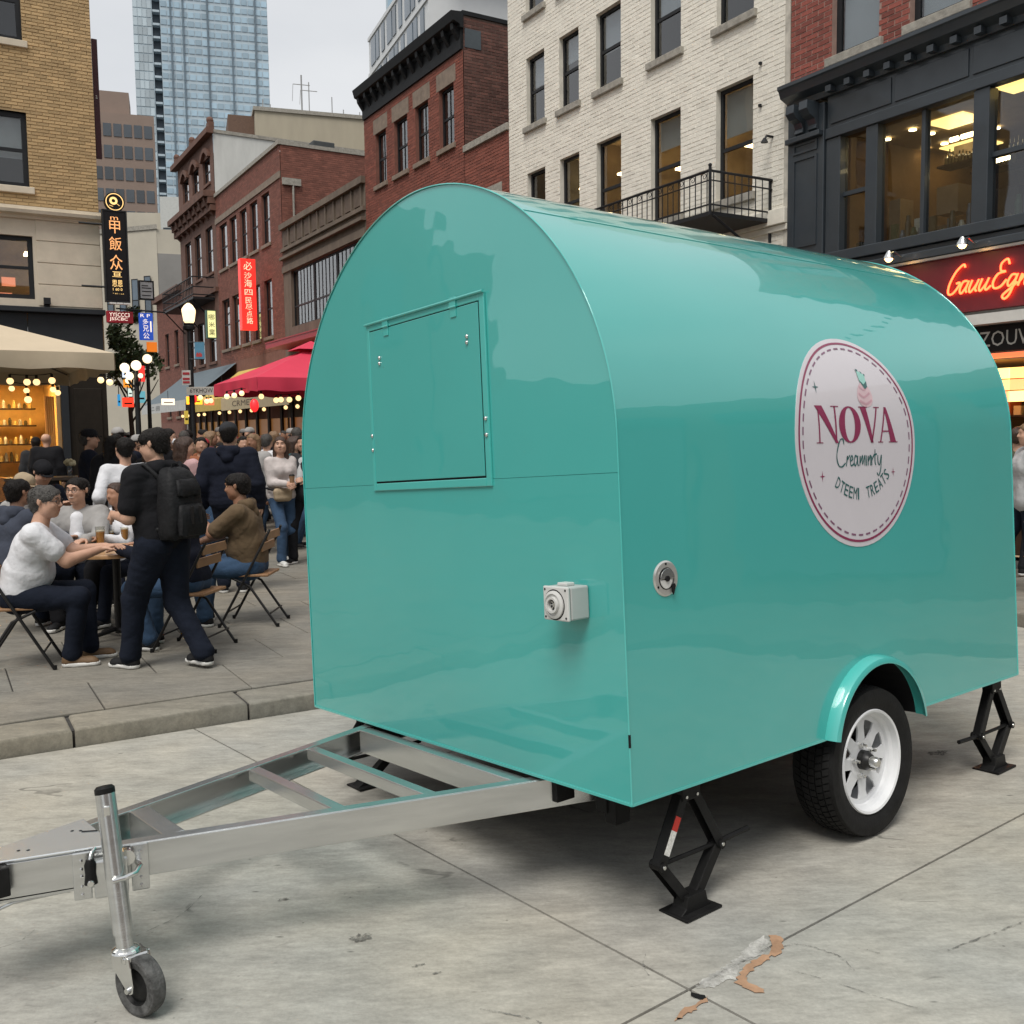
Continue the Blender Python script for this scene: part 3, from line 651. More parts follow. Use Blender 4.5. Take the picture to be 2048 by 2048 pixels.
    for i in range(5):
        a = 2 * PI * i / 5 + .5; k = MB(); k.lathe([(.012, 0), (.012, .016), (.008, .018), (.007, .034), (0, .035)], (.070 * math.cos(a), yd + side * .004, .070 * math.sin(a)), ax, 6); k.build('wheel_nut', M_bolt, root, smooth=20)
    return root, WC
wr, WC = make_wheel(.092, -1); wl, _ = make_wheel(W_ - .092, 1)
k = MB(); k.tube([(WC.x, .16, WC.z), (WC.x, W_ - .16, WC.z)], .035, 12); k.bar((WC.x - .35, .36, WC.z + .10), (WC.x + .35, .36, WC.z + .10), .06, .03); k.bar((WC.x - .35, W_ - .36, WC.z + .10), (WC.x + .35, W_ - .36, WC.z + .10), .06, .03); k.build('axle', M_black, trailer, smooth=40)
for b in (.45, W_ - .51):
    k = MB(); k.box((.05, b, -.105), (LEN - .05, b + .06, -.004)); k.build('chassis_rail', M_black, trailer)

# drawbar
def nb(a): return .497 - .338 * (-a) * -1 if False else .497 + .338 * (-a)   # outer line of the near beam
BT, BH, BWD = -.018, .112, .062
def beam(p0, p1, webs=(-1, 1), m=None, name='drawbar_beam', wd=BWD, ht=BH, zt=BT):
    k = MB(); p0, p1 = Vector((*p0, zt - ht / 2)), Vector((*p1, zt - ht / 2)); d = (p1 - p0).normalized(); sd_ = Vector((-d.y, d.x, 0)); lip = .010
    for sgn in webs: k.obox((p0 + p1) / 2 + sd_ * sgn * (wd / 2 - .003), (p1 - p0) / 2, sd_ * .003, Vector((0, 0, ht / 2)))
    k.obox((p0 + p1) / 2 + Vector((0, 0, ht / 2 - .002)), (p1 - p0) / 2, sd_ * (wd / 2 - .006), Vector((0, 0, .004)))
    k.obox((p0 + p1) / 2 - Vector((0, 0, ht / 2 - .002)), (p1 - p0) / 2, sd_ * (wd / 2 - .006), Vector((0, 0, .004)))
    return k.build(name, m or M_galv, trailer, bev=.002)
nx = lambda a: .497 - .338 * a + BWD / 2 * 1.055            # centre line of the near beam
fx_ = lambda a: W_ - nx(a)
beam((.45, nx(.45)), (-1.76, nx(-1.76)), (1,)); beam((.45, fx_(.45)), (-1.76, fx_(-1.76)), (-1,))      # open channels, backs outward
for a, wd, ht, nm in ((-.035, .06, .108, 'cross_beam'), (-.375, .05, .05, 'cross_bar'), (-.70, .05, .05, 'cross_bar'), (-1.235, .075, .112, 'cross_beam')):
    b0, b1 = nx(a) + BWD / 2 - .004, fx_(a) - BWD / 2 + .004
    k = MB(); k.box((a - wd / 2, b0, BT - ht - .0005), (a + wd / 2, b1, BT - .0005)); k.build(nm, M_galv, trailer, bev=.004)
# coupler cover plate, front block
pa, pb = -1.432, -1.765
poly = [(pa, nx(pa) - BWD / 2 - .004), (pb, nx(pb) - BWD / 2 - .004), (pb - .05, 1.10), (pb - .05, W_ - 1.10), (pb, fx_(pb) + BWD / 2 + .004), (pa, fx_(pa) + BWD / 2 + .004)]
k = MB(); k.prism(poly, lambda x, y: (x, y, BT + .004), lambda x, y: (x, y, BT + .012)); cp = k.build('coupler_plate', mat('bright_zinc', (.76, .79, .80), .27, .75, var=.06, scale=2), trailer, bev=.003)
for x, y in ((-1.66, 1.13), (-1.685, 1.15), (-1.50, 1.22), (-1.478, 1.20)):
    k = MB(); k.lathe([(0, .0132), (.006, .0132)], (x, y, BT), (0, 0, 1), 10); k.build('plate_hole', M_dark, cp)
k = MB(); k.bar((-1.478, 1.185, BT + .0135), (-1.436, 1.155, BT + .0135), .008, .002); k.build('plate_slot', M_dark, cp)
k = MB(); k.prism(poly, lambda x, y: (x + .004, y * .96 + .046, BT - BH - .012), lambda x, y: (x + .004, y * .96 + .046, BT - BH - .004)); k.build('nose_bottom_plate', M_galv, trailer)
k = MB(); k.box((-1.86, 1.04, BT - .09), (-1.735, W_ - 1.04, BT + .002)); k.tube([(-1.84, W_ / 2, BT - .05), (-2.05, W_ / 2, BT - .05)], .045, 14); k.lathe([(.0, .0), (.05, .0), (.055, .04), (.03, .07), (0, .075)], (-2.05, W_ / 2, BT - .075), (0, 0, 1), 16); k.build('coupler', M_black, trailer, bev=.004)
k = MB(); k.tube([(-1.55, 1.06, BT - BH - .018), (-1.72, 1.10, BT - BH - .022), (-1.95, 1.0, BT - BH - .03)], .006, 6); k.build('safety_cable', M_galv, trailer, smooth=60)

# jockey wheel clamped to the near beam
JA = -1.425; jb = nx(JA) - BWD / 2
d_n = Vector((-1, .338, 0)).normalized(); sdn = Vector((d_n.y, -d_n.x, 0))
if sdn.y > 0: sdn = -sdn
jroot = bpy.data.objects.new('jockey_wheel', None); COL.objects.link(jroot); jroot.parent = trailer; jroot.empty_display_size = .1
base_c = Vector((JA - .02, jb, BT - BH / 2))
for off in (-.088, .088):
    k = MB(); k.obox(base_c + d_n * off + sdn * .006 + Vector((0, 0, -.018)), d_n * .028, sdn * .004, Vector((0, 0, .078))); k.build('clamp_plate', M_galv, jroot, bev=.008)
    for i in range(5):
        zz = (-.060, -.034, .0, .024, .052)[i]; k = MB(); k.lathe([(0, .006), (.0055, .004), (.0055, 0)], base_c + d_n * (off * 1.02) + sdn * .010 + Vector((0, 0, zz - .018)), sdn, 8); k.build('clamp_rivet', M_bolt, jroot, smooth=40)
k = MB(); k.obox(base_c + sdn * .03 + Vector((0, 0, -.025)), d_n * .052, sdn * .020, Vector((0, 0, .062))); k.build('clamp_block', M_galv, jroot, bev=.006)
tb = base_c + sdn * .062
jt = Vector((-1.480, .882, .207)); jbm = Vector((-1.471, .802, -.233))
k = MB(); k.tube([jt, jbm], .0305, 24); k.build('jack_tube', M_galv, jroot, smooth=40)
k = MB(); k.lathe([(0, .014), (.024, .012), (.0312, .004), (.0312, -.012)], jt, (jt - jbm).normalized(), 20); k.build('tube_cap', M_black, jroot, smooth=40)
ax_ = (jbm - jt).normalized()
k = MB(); k.tube([jbm - ax_ * .02, jbm + ax_ * .055], .0265, 20); k.build('inner_tube', M_galv, jroot, smooth=40)
k = MB(); k.obox(jt + ax_ * .065 + sdn * .028 , d_n * .010, sdn * .004, Vector((0, 0, .022))); k.build('tube_slot', M_bolt, jroot, bev=.004)
lo = jbm + ax_ * .055; JR = .094
wc = Vector((-1.440, .755, 0)); wc.z = gz(wc.x, wc.y) + JR - .002
fa = Vector((lo.x + .012, lo.y - .006, lo.z))
k = MB(); k.lathe([(.0, .016), (.028, .016), (.044, .008), (.046, -.002), (.0, -.002)], lo, (0, 0, 1), 20)
k.obox(fa + Vector((.004, -.004, -.012)), (.040, 0, 0), (0, .040, 0), (0, 0, .011)); k.build('fork_crown', M_chrome, jroot, bev=.006)
AXD = Vector((.94, .34, 0)).normalized(); AXP = Vector((-AXD.y, AXD.x, 0))   # axle and rolling direction of the caster
for sg in (-1, 1):
    k = MB(); off = AXD * (sg * .038)
    q = [(.042, fa.z - .002), (-.044, fa.z - .002), (-.050, fa.z - .030), (-.058, wc.z + .012), (-.054, wc.z - .012), (-.040, wc.z - .018), (-.026, wc.z - .008), (.040, fa.z - .04)]
    c0 = Vector((fa.x, fa.y, 0)); k.prism(q, lambda y, z: c0 + AXP * y + off - AXD * .0035 + Vector((0, 0, z)), lambda y, z: c0 + AXP * y + off + AXD * .0035 + Vector((0, 0, z))); k.build('fork_arm', M_chrome, jroot, bev=.003)
wc = c0 + AXP * -.042; wc.z = gz(wc.x, wc.y) + JR - .002
for sg in (-1, 1):
    k = MB(); k.lathe([(0, .012), (.009, .012), (.011, .0)], wc + AXD * (sg * .041), AXD * sg, 12); k.build('axle_nut', M_bolt, jroot, smooth=40)
M_caster = mat('scuffed_rubber', (.07, .07, .068), .8, var=.8, scale=26, bump=.3)
k = MB(); k.lathe([(.058, -.022), (.082, -.027), (JR - .004, -.024), (JR, -.012), (JR, .012), (JR - .004, .024), (.082, .027), (.058, .022)], wc, AXD, 48); k.build('caster_tyre', M_caster, jroot, smooth=30)
k = MB(); k.lathe([(0, -.014), (.030, -.018), (.052, -.010), (.060, -.022), (.060, .022), (.052, .010), (.030, .018), (0, .014)], wc, AXD, 28); k.build('caster_hub', M_black, jroot, smooth=30)
k = MB(); hc = base_c + sdn * .05 + d_n * .060
k.tube([hc + Vector((0, 0, .048)), hc + Vector((0, 0, .030)), hc + Vector((0, 0, .0)), hc + Vector((0, 0, -.032))], [.012, .019, .017, .021], 12); k.build('clamp_grip', M_black, jroot, smooth=50)
k = MB(); k.lathe([(0, .024), (.009, .024), (.011, .02)], hc + Vector((0, 0, -.026)), sdn, 12); k.build('grip_bolt', M_bolt, jroot)
k = MB(); k.tube([hc + Vector((0, 0, .045)), hc + Vector((.006, .004, .066)), hc + Vector((.022, .02, .072))], .006, 8); k.build('clamp_lever', M_chrome, jroot, smooth=50)
k = MB(); a_ = base_c - d_n * .080 + sdn * .012; tc_ = jt.lerp(jbm, .60)
k.tube([a_, Vector((tc_.x + .075, tc_.y - .006, tc_.z + .012)), Vector((tc_.x + .050, tc_.y - .040, tc_.z + .004)), Vector((tc_.x + .012, tc_.y - .046, tc_.z)), Vector((tc_.x - .022, tc_.y - .040, tc_.z - .002))], .0085, 8); k.build('clamp_hook', M_chrome, jroot, smooth=50)
k = MB(); k.lathe([(0, .0), (.026, 0), (.026, .03), (0, .03)], base_c - d_n * .05 + sdn * .012 + Vector((0, 0, .03)), sdn, 16); k.build('clamp_knuckle', M_chrome, jroot, smooth=40)

# scissor jacks
def scissor(ac, bc, rod_dir, rod_len, label=None, sticker=False, half=.165):
    g0 = gz(ac, bc); zt, zm = -.03, (-.05 + g0) / 2 - .015
    r = bpy.data.objects.new('stabilizer_jack', None); COL.objects.link(r); r.parent = trailer; r.location = (ac, bc, 0); r.empty_display_size = .1
    if label: r['label'] = label
    def arm(p0, p1, y, nm='jack_arm'):
        p0, p1 = Vector(p0), Vector(p1); d = (p1 - p0); n = Vector((-d.z, 0, d.x)).normalized()
        if n.z < 0: n = -n
        k = MB(); L_ = d / 2
        for yy in (-.020 + y, .020 + y): k.obox((p0 + p1) / 2 + Vector((0, yy, 0)), L_ * 1.05, Vector((0, .002, 0)), n * .020)
        k.obox((p0 + p1) / 2 + Vector((0, y, 0)) + n * .018, L_ * 1.02, Vector((0, .0178, 0)), n * .002)
        return k.build(nm, M_black, r, bev=.0015)
    arm((-.03, 0, zt - .03), (-half, 0, zm), 0); arm((.03, 0, zt - .03), (half, 0, zm), 0)
    arm((-.035, 0, g0 + .055), (-half, 0, zm), .006); arm((.035, 0, g0 + .055), (half, 0, zm), .006)
    k = MB(); k.box((-.05, -.028, zt - .05), (.05, .028, -.002)); k.build('jack_head', M_black, r, bev=.004)
    k = MB(); k.prism([(-.085, g0 + .012), (-.060, g0 + .028), (-.05, g0 + .07), (.05, g0 + .07), (.060, g0 + .028), (.085, g0 + .012), (.10, g0), (-.10, g0)], lambda x, z: (x, -.035, z), lambda x, z: (x, .035, z))
    k.box((-.10, -.07, g0), (.10, .07, g0 + .010)); k.build('jack_foot', M_black, r, bev=.003)
    k = MB(); k.tube([(-half * 1.02, 0, zm), (half * 1.02, 0, zm)], .009, 10); k.tube([(rod_dir * half, 0, zm), (rod_dir * (half + rod_len), 0, zm + .008)], .011, 6); k.build('jack_screw', M_black, r, smooth=40)
    for x in (-half, half):
        k = MB(); k.tube([(x, -.030, zm), (x, .032, zm)], .018, 12); k.build('jack_pivot', M_black, r, smooth=40)
        k = MB(); k.lathe([(0, .004), (.007, .003), (.008, 0)], (x, -.030, zm), (0, -1, 0), 10); k.build('pivot_pin', M_bolt, r, smooth=40)
    for x, z in ((-.03, zt - .035), (.03, zt - .035), (-.035, g0 + .055), (.035, g0 + .055)):
        k = MB(); k.lathe([(0, .003), (.006, .003), (.007, 0)], (x, -.0285, z), (0, -1, 0), 8); k.build('jack_rivet', M_bolt, r)
    if sticker:
        p0, p1 = Vector((-.03, 0, zt - .03)), Vector((-half, 0, zm)); d = (p1 - p0).normalized(); n = Vector((-d.z, 0, d.x))
        for t0_, t1_, m_, nm in ((.30, .50, mat('sticker_red', (.5, .03, .02), .5), 'warning_sticker'), (.50, .84, mat('sticker_white', (.7, .7, .66), .5, var=.3, scale=90), 'label_sticker')):
            a_, b_ = p0.lerp(p1, t0_), p0.lerp(p1, t1_); k = MB(); k.obox((a_ + b_) / 2 + Vector((0, -.0228, 0)), (b_ - a_) / 2, Vector((0, .0006, 0)), n * .015); k.build(nm, m_, r)
    return r
scissor(.372, .085, 1, .19, 'black scissor jack with red and white sticker at the near front corner', True)
scissor(2.765, .07, -1, .20); scissor(.14, 2.02, 1, .15); scissor(2.7, W_ - .2, -1, .15)
k = MB(); k.box((.20, .34, -.16), (.30, .40, -.02)); k.box((.21, .30, -.20), (.29, .36, -.10)); k.build('tow_bracket', M_black, trailer, bev=.006)
# ------------------------------------------------------------------ buildings
def brickmat(name, col, isl=.22, mottle=.18): return mat(name, col, .85, var=mottle, scale=3.5, bump=.35, bscale=45, island=isl)
def M_(name, *a, **k): return mat(name, *a, **k)
M_frame = M_('window_frame_dark', (.022, .023, .025), .45, var=.15); M_stone = M_('sill_stone', (.30, .28, .24), .85, var=.3, scale=10, bump=.3)
M_glass = glass_mat('window_glass'); M_glass_d = glass_mat('street_glass', (.45, .47, .48), 1.1)
M_room = M_('dim_room', (.10, .095, .085), .9, var=.3, scale=1.5); M_room_w = M_('warm_room', (.34, .25, .15), .9, var=.35, scale=1.8)
M_blind = M_('window_blind_or_sky', (.62, .63, .62), .8, var=.05, scale=3); M_blind_w = M_('cream_blind', (.60, .56, .48), .8, var=.05)
E_warm = emis('warm_light', (1, .70, .32), 13.); E_warm2 = emis('ceiling_glow', (1, .66, .20), 2.6); E_bulb = emis('bulb_glow', (1, .64, .28), 1.5); E_spot = emis('spot_glow', (1, .75, .38), 14.)
def cam_px(p):
    d = Vector(p) - Vector((0, 0, CAM_H)); z = d.dot(fwd); k = 1932 / 2048
    return ((1024 + F_PX * d.dot(rgt) / z) * k, (1024 - F_PX * d.dot(upv) / z) * k, z)
ROOFLINE = [(560, 900), (575, 700), (640, 520), (720, 410), (838, 346), (960, 362), (1300, 430), (1700, 500), (1800, 560), (1900, 720), (1932, 900)]
def seen(p):
    x, y, z = cam_px(p)
    if z < 0 or not (-10 < x < 1942 and -10 < y < 1942): return False
    for (x0, y0), (x1, y1) in zip(ROOFLINE, ROOFLINE[1:]):
        if x0 <= x < x1: return y < y0 + (y1 - y0) * (x - x0) / (x1 - x0)
    return True
def facade(root, P, u0, u1, z0, z1, holes, m_wall, m_brick=None, zb=None, n_ind=300, bl=.215, bh=.065, jt=.012, reveal=.18, name='wall', proud=.006, cull=True):
    """wall with real openings; bricks laid in running bond over the part above zb"""
    us = sorted({u0, u1} | {min(max(h[k], u0), u1) for h in holes for k in (0, 1)}); zs = sorted({z0, z1} | {min(max(h[k], z0), z1) for h in holes for k in (2, 3)})
    k = MB()
    for a, b in zip(us, us[1:]):
        for c, d in zip(zs, zs[1:]):
            um, zm = (a + b) / 2, (c + d) / 2
            if any(h[0] < um < h[1] and h[2] < zm < h[3] for h in holes): continue
            k.add([P(a, c, 0), P(b, c, 0), P(b, d, 0), P(a, d, 0)], [(0, 1, 2, 3)])
    for h in holes:
        a, b, c, d = h[:4]
        for q in (((a, c), (a, d)), ((b, d), (b, c)), ((a, d), (b, d)), ((b, c), (a, c))):
            k.add([P(*q[0], 0), P(*q[1], 0), P(*q[1], -reveal), P(*q[0], -reveal)], [(0, 1, 2, 3)])
    wall = k.build(name, m_wall, root, fix=False)
    if not m_brick: return wall
    mw = root.matrix_world if root.parent is None else root.matrix_world
    rm = Matrix.Translation(root.location) @ Matrix.Rotation(root.rotation_euler.z, 4, 'Z')
    rows = int((z1 - (zb or z0)) / (bh + jt)); bricks = []
    for r in range(rows):
        c = (zb or z0) + r * (bh + jt); d = c + bh; off = (bl + jt) / 2 if r % 2 else 0
        x = u0 - off
        while x < u1:
            a, b = max(x, u0 + .002), min(x + bl, u1 - .002); x += bl + jt
            if b - a < .03: continue
            segs = [(a, b)]
            for h in holes:
                if h[2] - .02 < d and h[3] + .02 > c:
                    ns = []
                    for p, q in segs:
                        if q <= h[0] or p >= h[1]: ns.append((p, q))
                        else:
                            if p < h[0] - .03: ns.append((p, h[0]))
                            if q > h[1] + .03: ns.append((h[1], q))
                    segs = ns
            for p, q in segs: bricks.append((p, q, c, d))
    info = []
    for br in bricks:
        c = rm @ Vector(P((br[0] + br[1]) / 2, (br[2] + br[3]) / 2, 0)); info.append((not seen(c), (c - Vector((0, 0, CAM_H))).length, br))
    if cull: info = [q for q in info if not q[0] or cam_px(rm @ Vector(P(q[2][0], q[2][2], 0)))[1] < 1000]
    info.sort(key=lambda q: (q[0], q[1]))
    O = Vector(P(0, 0, 0)); U = Vector(P(1, 0, 0)) - O; D = Vector(P(0, 0, 1)) - O; Z = Vector((0, 0, 1))
    me = None
    for i, (_, _, (a, b, c, d)) in enumerate(info[:n_ind]):
        if me is None:
            q = MB(); q.add([(0, 0, 0), (1, 0, 0), (1, 0, 1), (0, 0, 1), (.02, 1, .04), (.98, 1, .04), (.98, 1, .96), (.02, 1, .96)], [(4, 5, 6, 7), (0, 1, 5, 4), (1, 2, 6, 5), (2, 3, 7, 6), (3, 0, 4, 7)])
            me = bpy.data.meshes.new('brick'); me.from_pydata(q.v, [], q.f)
            if U.cross(Z).dot(D) < 0: me.flip_normals()
            me.materials.append(m_brick)
        o = link('brick', me, wall)
        e = proud + random.uniform(-.0025, .003)
        mt = Matrix((U * (b - a), D * e, Z * (d - c))).transposed().to_4x4(); mt.translation = Vector(P(a, c, 0)); o.matrix_local = mt
    k = MB()
    for _, _, (a, b, c, d) in info[n_ind:]:
        e = proud + random.uniform(-.0025, .003)
        vs = [P(a, c, 0), P(b, c, 0), P(b, d, 0), P(a, d, 0), P(a + .004, c + .003, e), P(b - .004, c + .003, e), P(b - .004, d - .003, e), P(a + .004, d - .003, e)]
        fs = [(4, 5, 6, 7), (0, 1, 5, 4), (1, 2, 6, 5), (2, 3, 7, 6), (3, 0, 4, 7)]
        if U.cross(Z).dot(D) < 0: fs = [f[::-1] for f in fs]
        k.add(vs, fs)
    if k.v: k.build('brickwork', m_brick, wall, kind='stuff', fix=False)
    return wall
def pbox(P, mb, u0, u1, z0, z1, d0, d1):
    return mb.add([P(u0, z0, d0), P(u1, z0, d0), P(u1, z0, d1), P(u0, z0, d1), P(u0, z1, d0), P(u1, z1, d0), P(u1, z1, d1), P(u0, z1, d1)],
                  [(0,3,2,1),(4,5,6,7),(0,1,5,4),(1,2,6,5),(2,3,7,6),(3,0,4,7)])
def window(root, P, u0, u1, z0, z1, blind_or_sky=0., lit=False, rail=.5, sill=True, lintel=None, fr=.06, dep=.10, m_fr=None, muntins=0, glass=None, room=True, m_blind=None, sill_m=None, lamp=None, sub=True):
    m_fr = m_fr or M_frame; k = MB(); w_ = u1 - u0
    pbox(P, k, u0, u0 + fr, z0, z1, -dep - .05, -dep); pbox(P, k, u1 - fr, u1, z0, z1, -dep - .05, -dep)
    pbox(P, k, u0 + fr, u1 - fr, z0, z0 + fr, -dep - .05, -dep); pbox(P, k, u0 + fr, u1 - fr, z1 - fr, z1, -dep - .05, -dep)
    zr = z0 + (z1 - z0) * rail if rail else None
    if rail: pbox(P, k, u0 + fr, u1 - fr, zr - .03, zr + .03, -dep - .045, -dep - .004)
    for i in range(muntins):
        x = u0 + fr + (w_ - 2 * fr) * (i + 1) / (muntins + 1); pbox(P, k, x - .012, x + .012, z0 + fr, z1 - fr, -dep - .040, -dep - .010)
    win = k.build('window', m_fr, root)
    for a, b in ((z0 + fr, zr - .03), (zr + .03, z1 - fr)) if rail else ((z0 + fr, z1 - fr),):
        k = MB(); pbox(P, k, u0 + fr, u1 - fr, a, b, -dep - .032, -dep - .026); k.build('pane', glass or M_glass, win)
    if sill:
        k = MB(); pbox(P, k, u0 - .08, u1 + .08, z0 - .13, z0 - .002, -dep, .07); k.build('sill', sill_m or M_stone, win, bev=.01)
    if lintel:
        k = MB(); pbox(P, k, u0 - .12, u1 + .12, z1 + .002, z1 + lintel, -.02, .012); k.build('lintel', sill_m or M_stone, win)
    if blind_or_sky:
        k = MB(); pbox(P, k, u0 + fr, u1 - fr, z1 - fr - (z1 - z0 - 2 * fr) * blind_or_sky, z1 - fr, -dep - .10, -dep - .09); k.build('blind_or_sky', m_blind or M_blind, win)
    if room:
        dr = 1.4; k = MB(); q = [(u0 - .1, z0 - .4), (u1 + .5, z0 - .4), (u1 + .5, z1 + .2), (u0 - .1, z1 + .2)]; d0, d1 = -dep - .14, -dep - dr
        vs = [P(a, b, d0) for a, b in q] + [P(a, b, d1) for a, b in q]
        k.add(vs, [(4, 5, 6, 7), (0, 1, 5, 4), (1, 2, 6, 5), (2, 3, 7, 6), (3, 0, 4, 7)]); k.build('room', M_room_w if lit else M_room, win, fix=False)
        if lit:
            uc = u0 + w_ * (lamp[0] if lamp else .5); zc = z1 - .2 if not lamp else z0 + (z1 - z0) * lamp[1]
            k = MB(); uc += .38; pbox(P, k, uc - .15, uc + .15, zc, zc + .04, -dep - .85, -dep - .5); k.build('room_lamp', E_warm, win)
    return win
def rowP(t=ROW_T): return lambda u, z, d: (-d, u, z)            # local frame of a facade that faces the street from the right
def row_root(name, label, cat='building', group=None): return thing(name, label, cat, st(ROW_T, 0), PHI, group)

# --- white painted brick building -------------------------------------------------
M_wb = brickmat('white_painted_brick', (.76, .72, .63), .05, .09); M_wm = M_('white_mortar', (.69, .65, .56), .9, var=.15, scale=4)
wb = row_root('brick_building', 'cream-white painted brick building with tall dark sash windows and an iron balcony', 'building')
P = rowP()
colsW = [(18.28, 19.02), (16.99, 17.71), (15.58, 16.39), (13.84, 14.68), (12.06, 12.93)]
holes = []
for i, (a, b) in enumerate(colsW):
    holes += [(a, b, 5.62, 7.46), (a, b, 8.46, 9.92), (a, b, 10.84, 12.1)]
facade(wb, P, 11.28, 19.79, 3.9, 12.4, holes, M_wm, M_wb, zb=4.6, proud=.0042)
for i, (a, b) in enumerate(colsW):
    lit = i > 0
    window(wb, P, a, b, 5.62, 7.46, blind_or_sky=(0, 0, 0, .30, .42)[i] * 1.0, lit=lit, sill=True, rail=.5 if i < 4 else .46, m_blind=M_blind_w, lamp=(.5, .72) if i in (1, 2) else (.4, .55))
    window(wb, P, a, b, 8.46, 9.92, blind_or_sky=(.42, .35, .52, .45, 0)[i], lit=False)
    window(wb, P, a, b, 10.84, 12.1, blind_or_sky=.4 if i % 2 else 0, lit=False)
k = MB(); pbox(P, k, 11.27, 19.78, 4.98, 5.22, .0, .10); pbox(P, k, 11.27, 19.78, 4.88, 4.975, .0, .05); k.build('string_course', M_wm, wb, bev=.01)
k = MB(); pbox(P, k, 11.262, 11.36, 4.0, 12.38, .0, .02); k.build('corner_strip', M_('edge_render', (.45, .42, .36), .9, var=.3, scale=5), wb)
k = MB(); pbox(P, k, 11.3, 19.78, .0, 3.9, -.3, -.02); k.build('ground_floor_wall', M_('shopfront_stone', (.32, .29, .24), .8, var=.2), wb)
k = MB(); k.box((0.02, 11.26, 0), (9, 11.275, 12.4)); k.box((.02, 19.775, 0), (9, 19.79, 12.4)); k.box((.02, 11.28, 12.33), (9, 19.77, 12.38)); k.build('side_wall', M_wm, wb)
for z in (7.55, 6.9):
    k = MB(); pbox(P, k, 11.86, 11.90, z, z + .04, 0, .05); k.build('wall_anchor', M_frame, wb)
k = MB(); k.tube([P(11.62, 6.37, 0), P(11.62, 6.37, .14), P(11.62, 6.30, .18)], .02, 6); k.lathe([(.02, 0), (.06, -.07), (.0, -.07)], P(11.62, 6.33, .18), (0, 0, 1), 10); k.build('wall_lamp', M_frame, wb)
# iron balcony hung on the white building
bl = thing('balcony', 'black wrought iron balcony with curled railings on the white building', 'balcony', st(ROW_T, 0), PHI)
d1, ua, ub, zp, zt_ = 1.30, 11.62, 15.6, 5.14, 5.70
k = MB(); pbox(P, k, ua, ub, zp - .10, zp - .04, .01, d1); k.build('platform', M_frame, bl)
for z, r in ((zt_, .022), (zt_ - .14, .012), (zp + .06, .014)):
    k = MB(); k.tube([P(ua, z, .01), P(ua, z, d1), P(ub, z, d1), P(ub, z, .01)], r, 6); k.build('rail', M_frame, bl, smooth=60)
nb_ = 0
for i in range(30):
    u = ua + (ub - ua) * (i + .5) / 30; k = MB()
    k.tube([P(u, zp - .04, d1), P(u, zt_, d1)], .009, 5); k.build('baluster', M_frame, bl)
for i in range(9):
    d = d1 * (i + .5) / 9; k = MB(); k.tube([P(ua, zp - .04, d), P(ua, zt_, d)], .009, 5); k.build('baluster', M_frame, bl)
for i in range(15):                          # scrolls along the top band
    u = ua + (ub - ua) * (i + .5) / 15; k = MB()
    k.tube([P(u + .07 * math.cos(a) * (1 - a / 9), zt_ - .07 + .06 * math.sin(a) * (1 - a / 9), d1) for a in [j * .55 for j in range(15)]], .006, 4); k.build('scroll', M_frame, bl)
for u in (ua, ub):
    k = MB(); k.tube([P(u, zp - .1, d1), P(u, zt_ + .06, d1)], .024, 8); k.ball(P(u, zt_ + .08, d1), .03, 8, 6); k.build('post', M_frame, bl, smooth=50)
    k = MB(); k.tube([P(u, zp - .75, .02), P(u, zp - .1, d1 * .95)], .022, 6); k.build('brace', M_frame, bl)
k = MB(); k.tube([P(ua + .03, zt_ + .02, .02), P(ua + .03, zp - .8, .02)], .028, 6); k.build('wall_post', M_frame, bl)

# --- red brick shop with slate blue front ------------------------------------------
M_rb = brickmat('red_brick', (.23, .062, .045), .28, .2); M_rm = M_('red_mortar', (.30, .20, .165), .9, var=.2, scale=6)
M_slate = M_('slate_paint', (.030, .038, .046), .42, var=.12, scale=3, bump=.05, coat=.2)
sh = row_root('brick_shop', 'red brick shop with dark slate timber front and big glowing upper windows', 'shop')
SR, SL = 4.6, 11.255
wnd = [(9.62, 10.46, 7.20, 8.8), (8.26, 9.12, 7.20, 8.8), (6.9, 7.75, 7.20, 8.8)]
facade(sh, P, SR, SL, 6.75, 9.0, wnd, M_rm, M_rb, zb=6.98)
for a, b, c, d in wnd: window(sh, P, a, b, c, d, blind_or_sky=1.0, fr=.08, rail=.62)  # full pale sheets added behind the panes to imitate reflected sky
k = MB(); k.box((.02, SR, 8.9), (9, SL, 8.98)); k.box((.3, SR, 0), (9, SR + .02, 8.9)); k.build('roof', M_dark, sh)
# cornice, brackets, frieze, pilaster
k = MB(); prof = [(0, 6.66), (.06, 6.66), (.08, 6.74), (.22, 6.80), (.26, 6.90), (.29, 6.92), (.29, 6.97), (0, 6.985)]
n = len(prof)
for u in (SR, SL): k.v += [P(u, z, d) for d, z in prof]
for i in range(n): k.f.append((i, (i + 1) % n, n + (i + 1) % n, n + i))
k.f += [tuple(range(n)), tuple(range(n, 2 * n))]; k.build('cornice', M_slate, sh)
for i in range(26):
    u = SL - .9 - i * .34
    k = MB(); pbox(P, k, u - .05, u + .05, 6.67, 6.755, .082, .19); k.build('dentil', M_slate, sh)
panes = [(9.80, 10.26), (8.93, 9.60), (8.12, 8.87), (7.0, 7.90), (6.1, 6.90), (5.2, 6.0)]
ZB, ZT = 4.38, 6.04
k = MB(); pbox(P, k, SR, 10.52, 6.20, 6.66, -.10, .0); k.build('frieze', M_slate, sh)
x = 10.48
for wd in (1.12, 1.18, 1.22, 1.3, 1.3):
    k = MB(); pbox(P, k, x - wd + .03, x - .03, 6.25, 6.60, .0, .018); k.build('frieze_panel', M_slate, sh, bev=.008); x -= wd
k = MB(); pbox(P, k, SR, 10.52, ZT + .002, 6.19, -.12, .05); k.build('window_head', M_slate, sh, bev=.01)
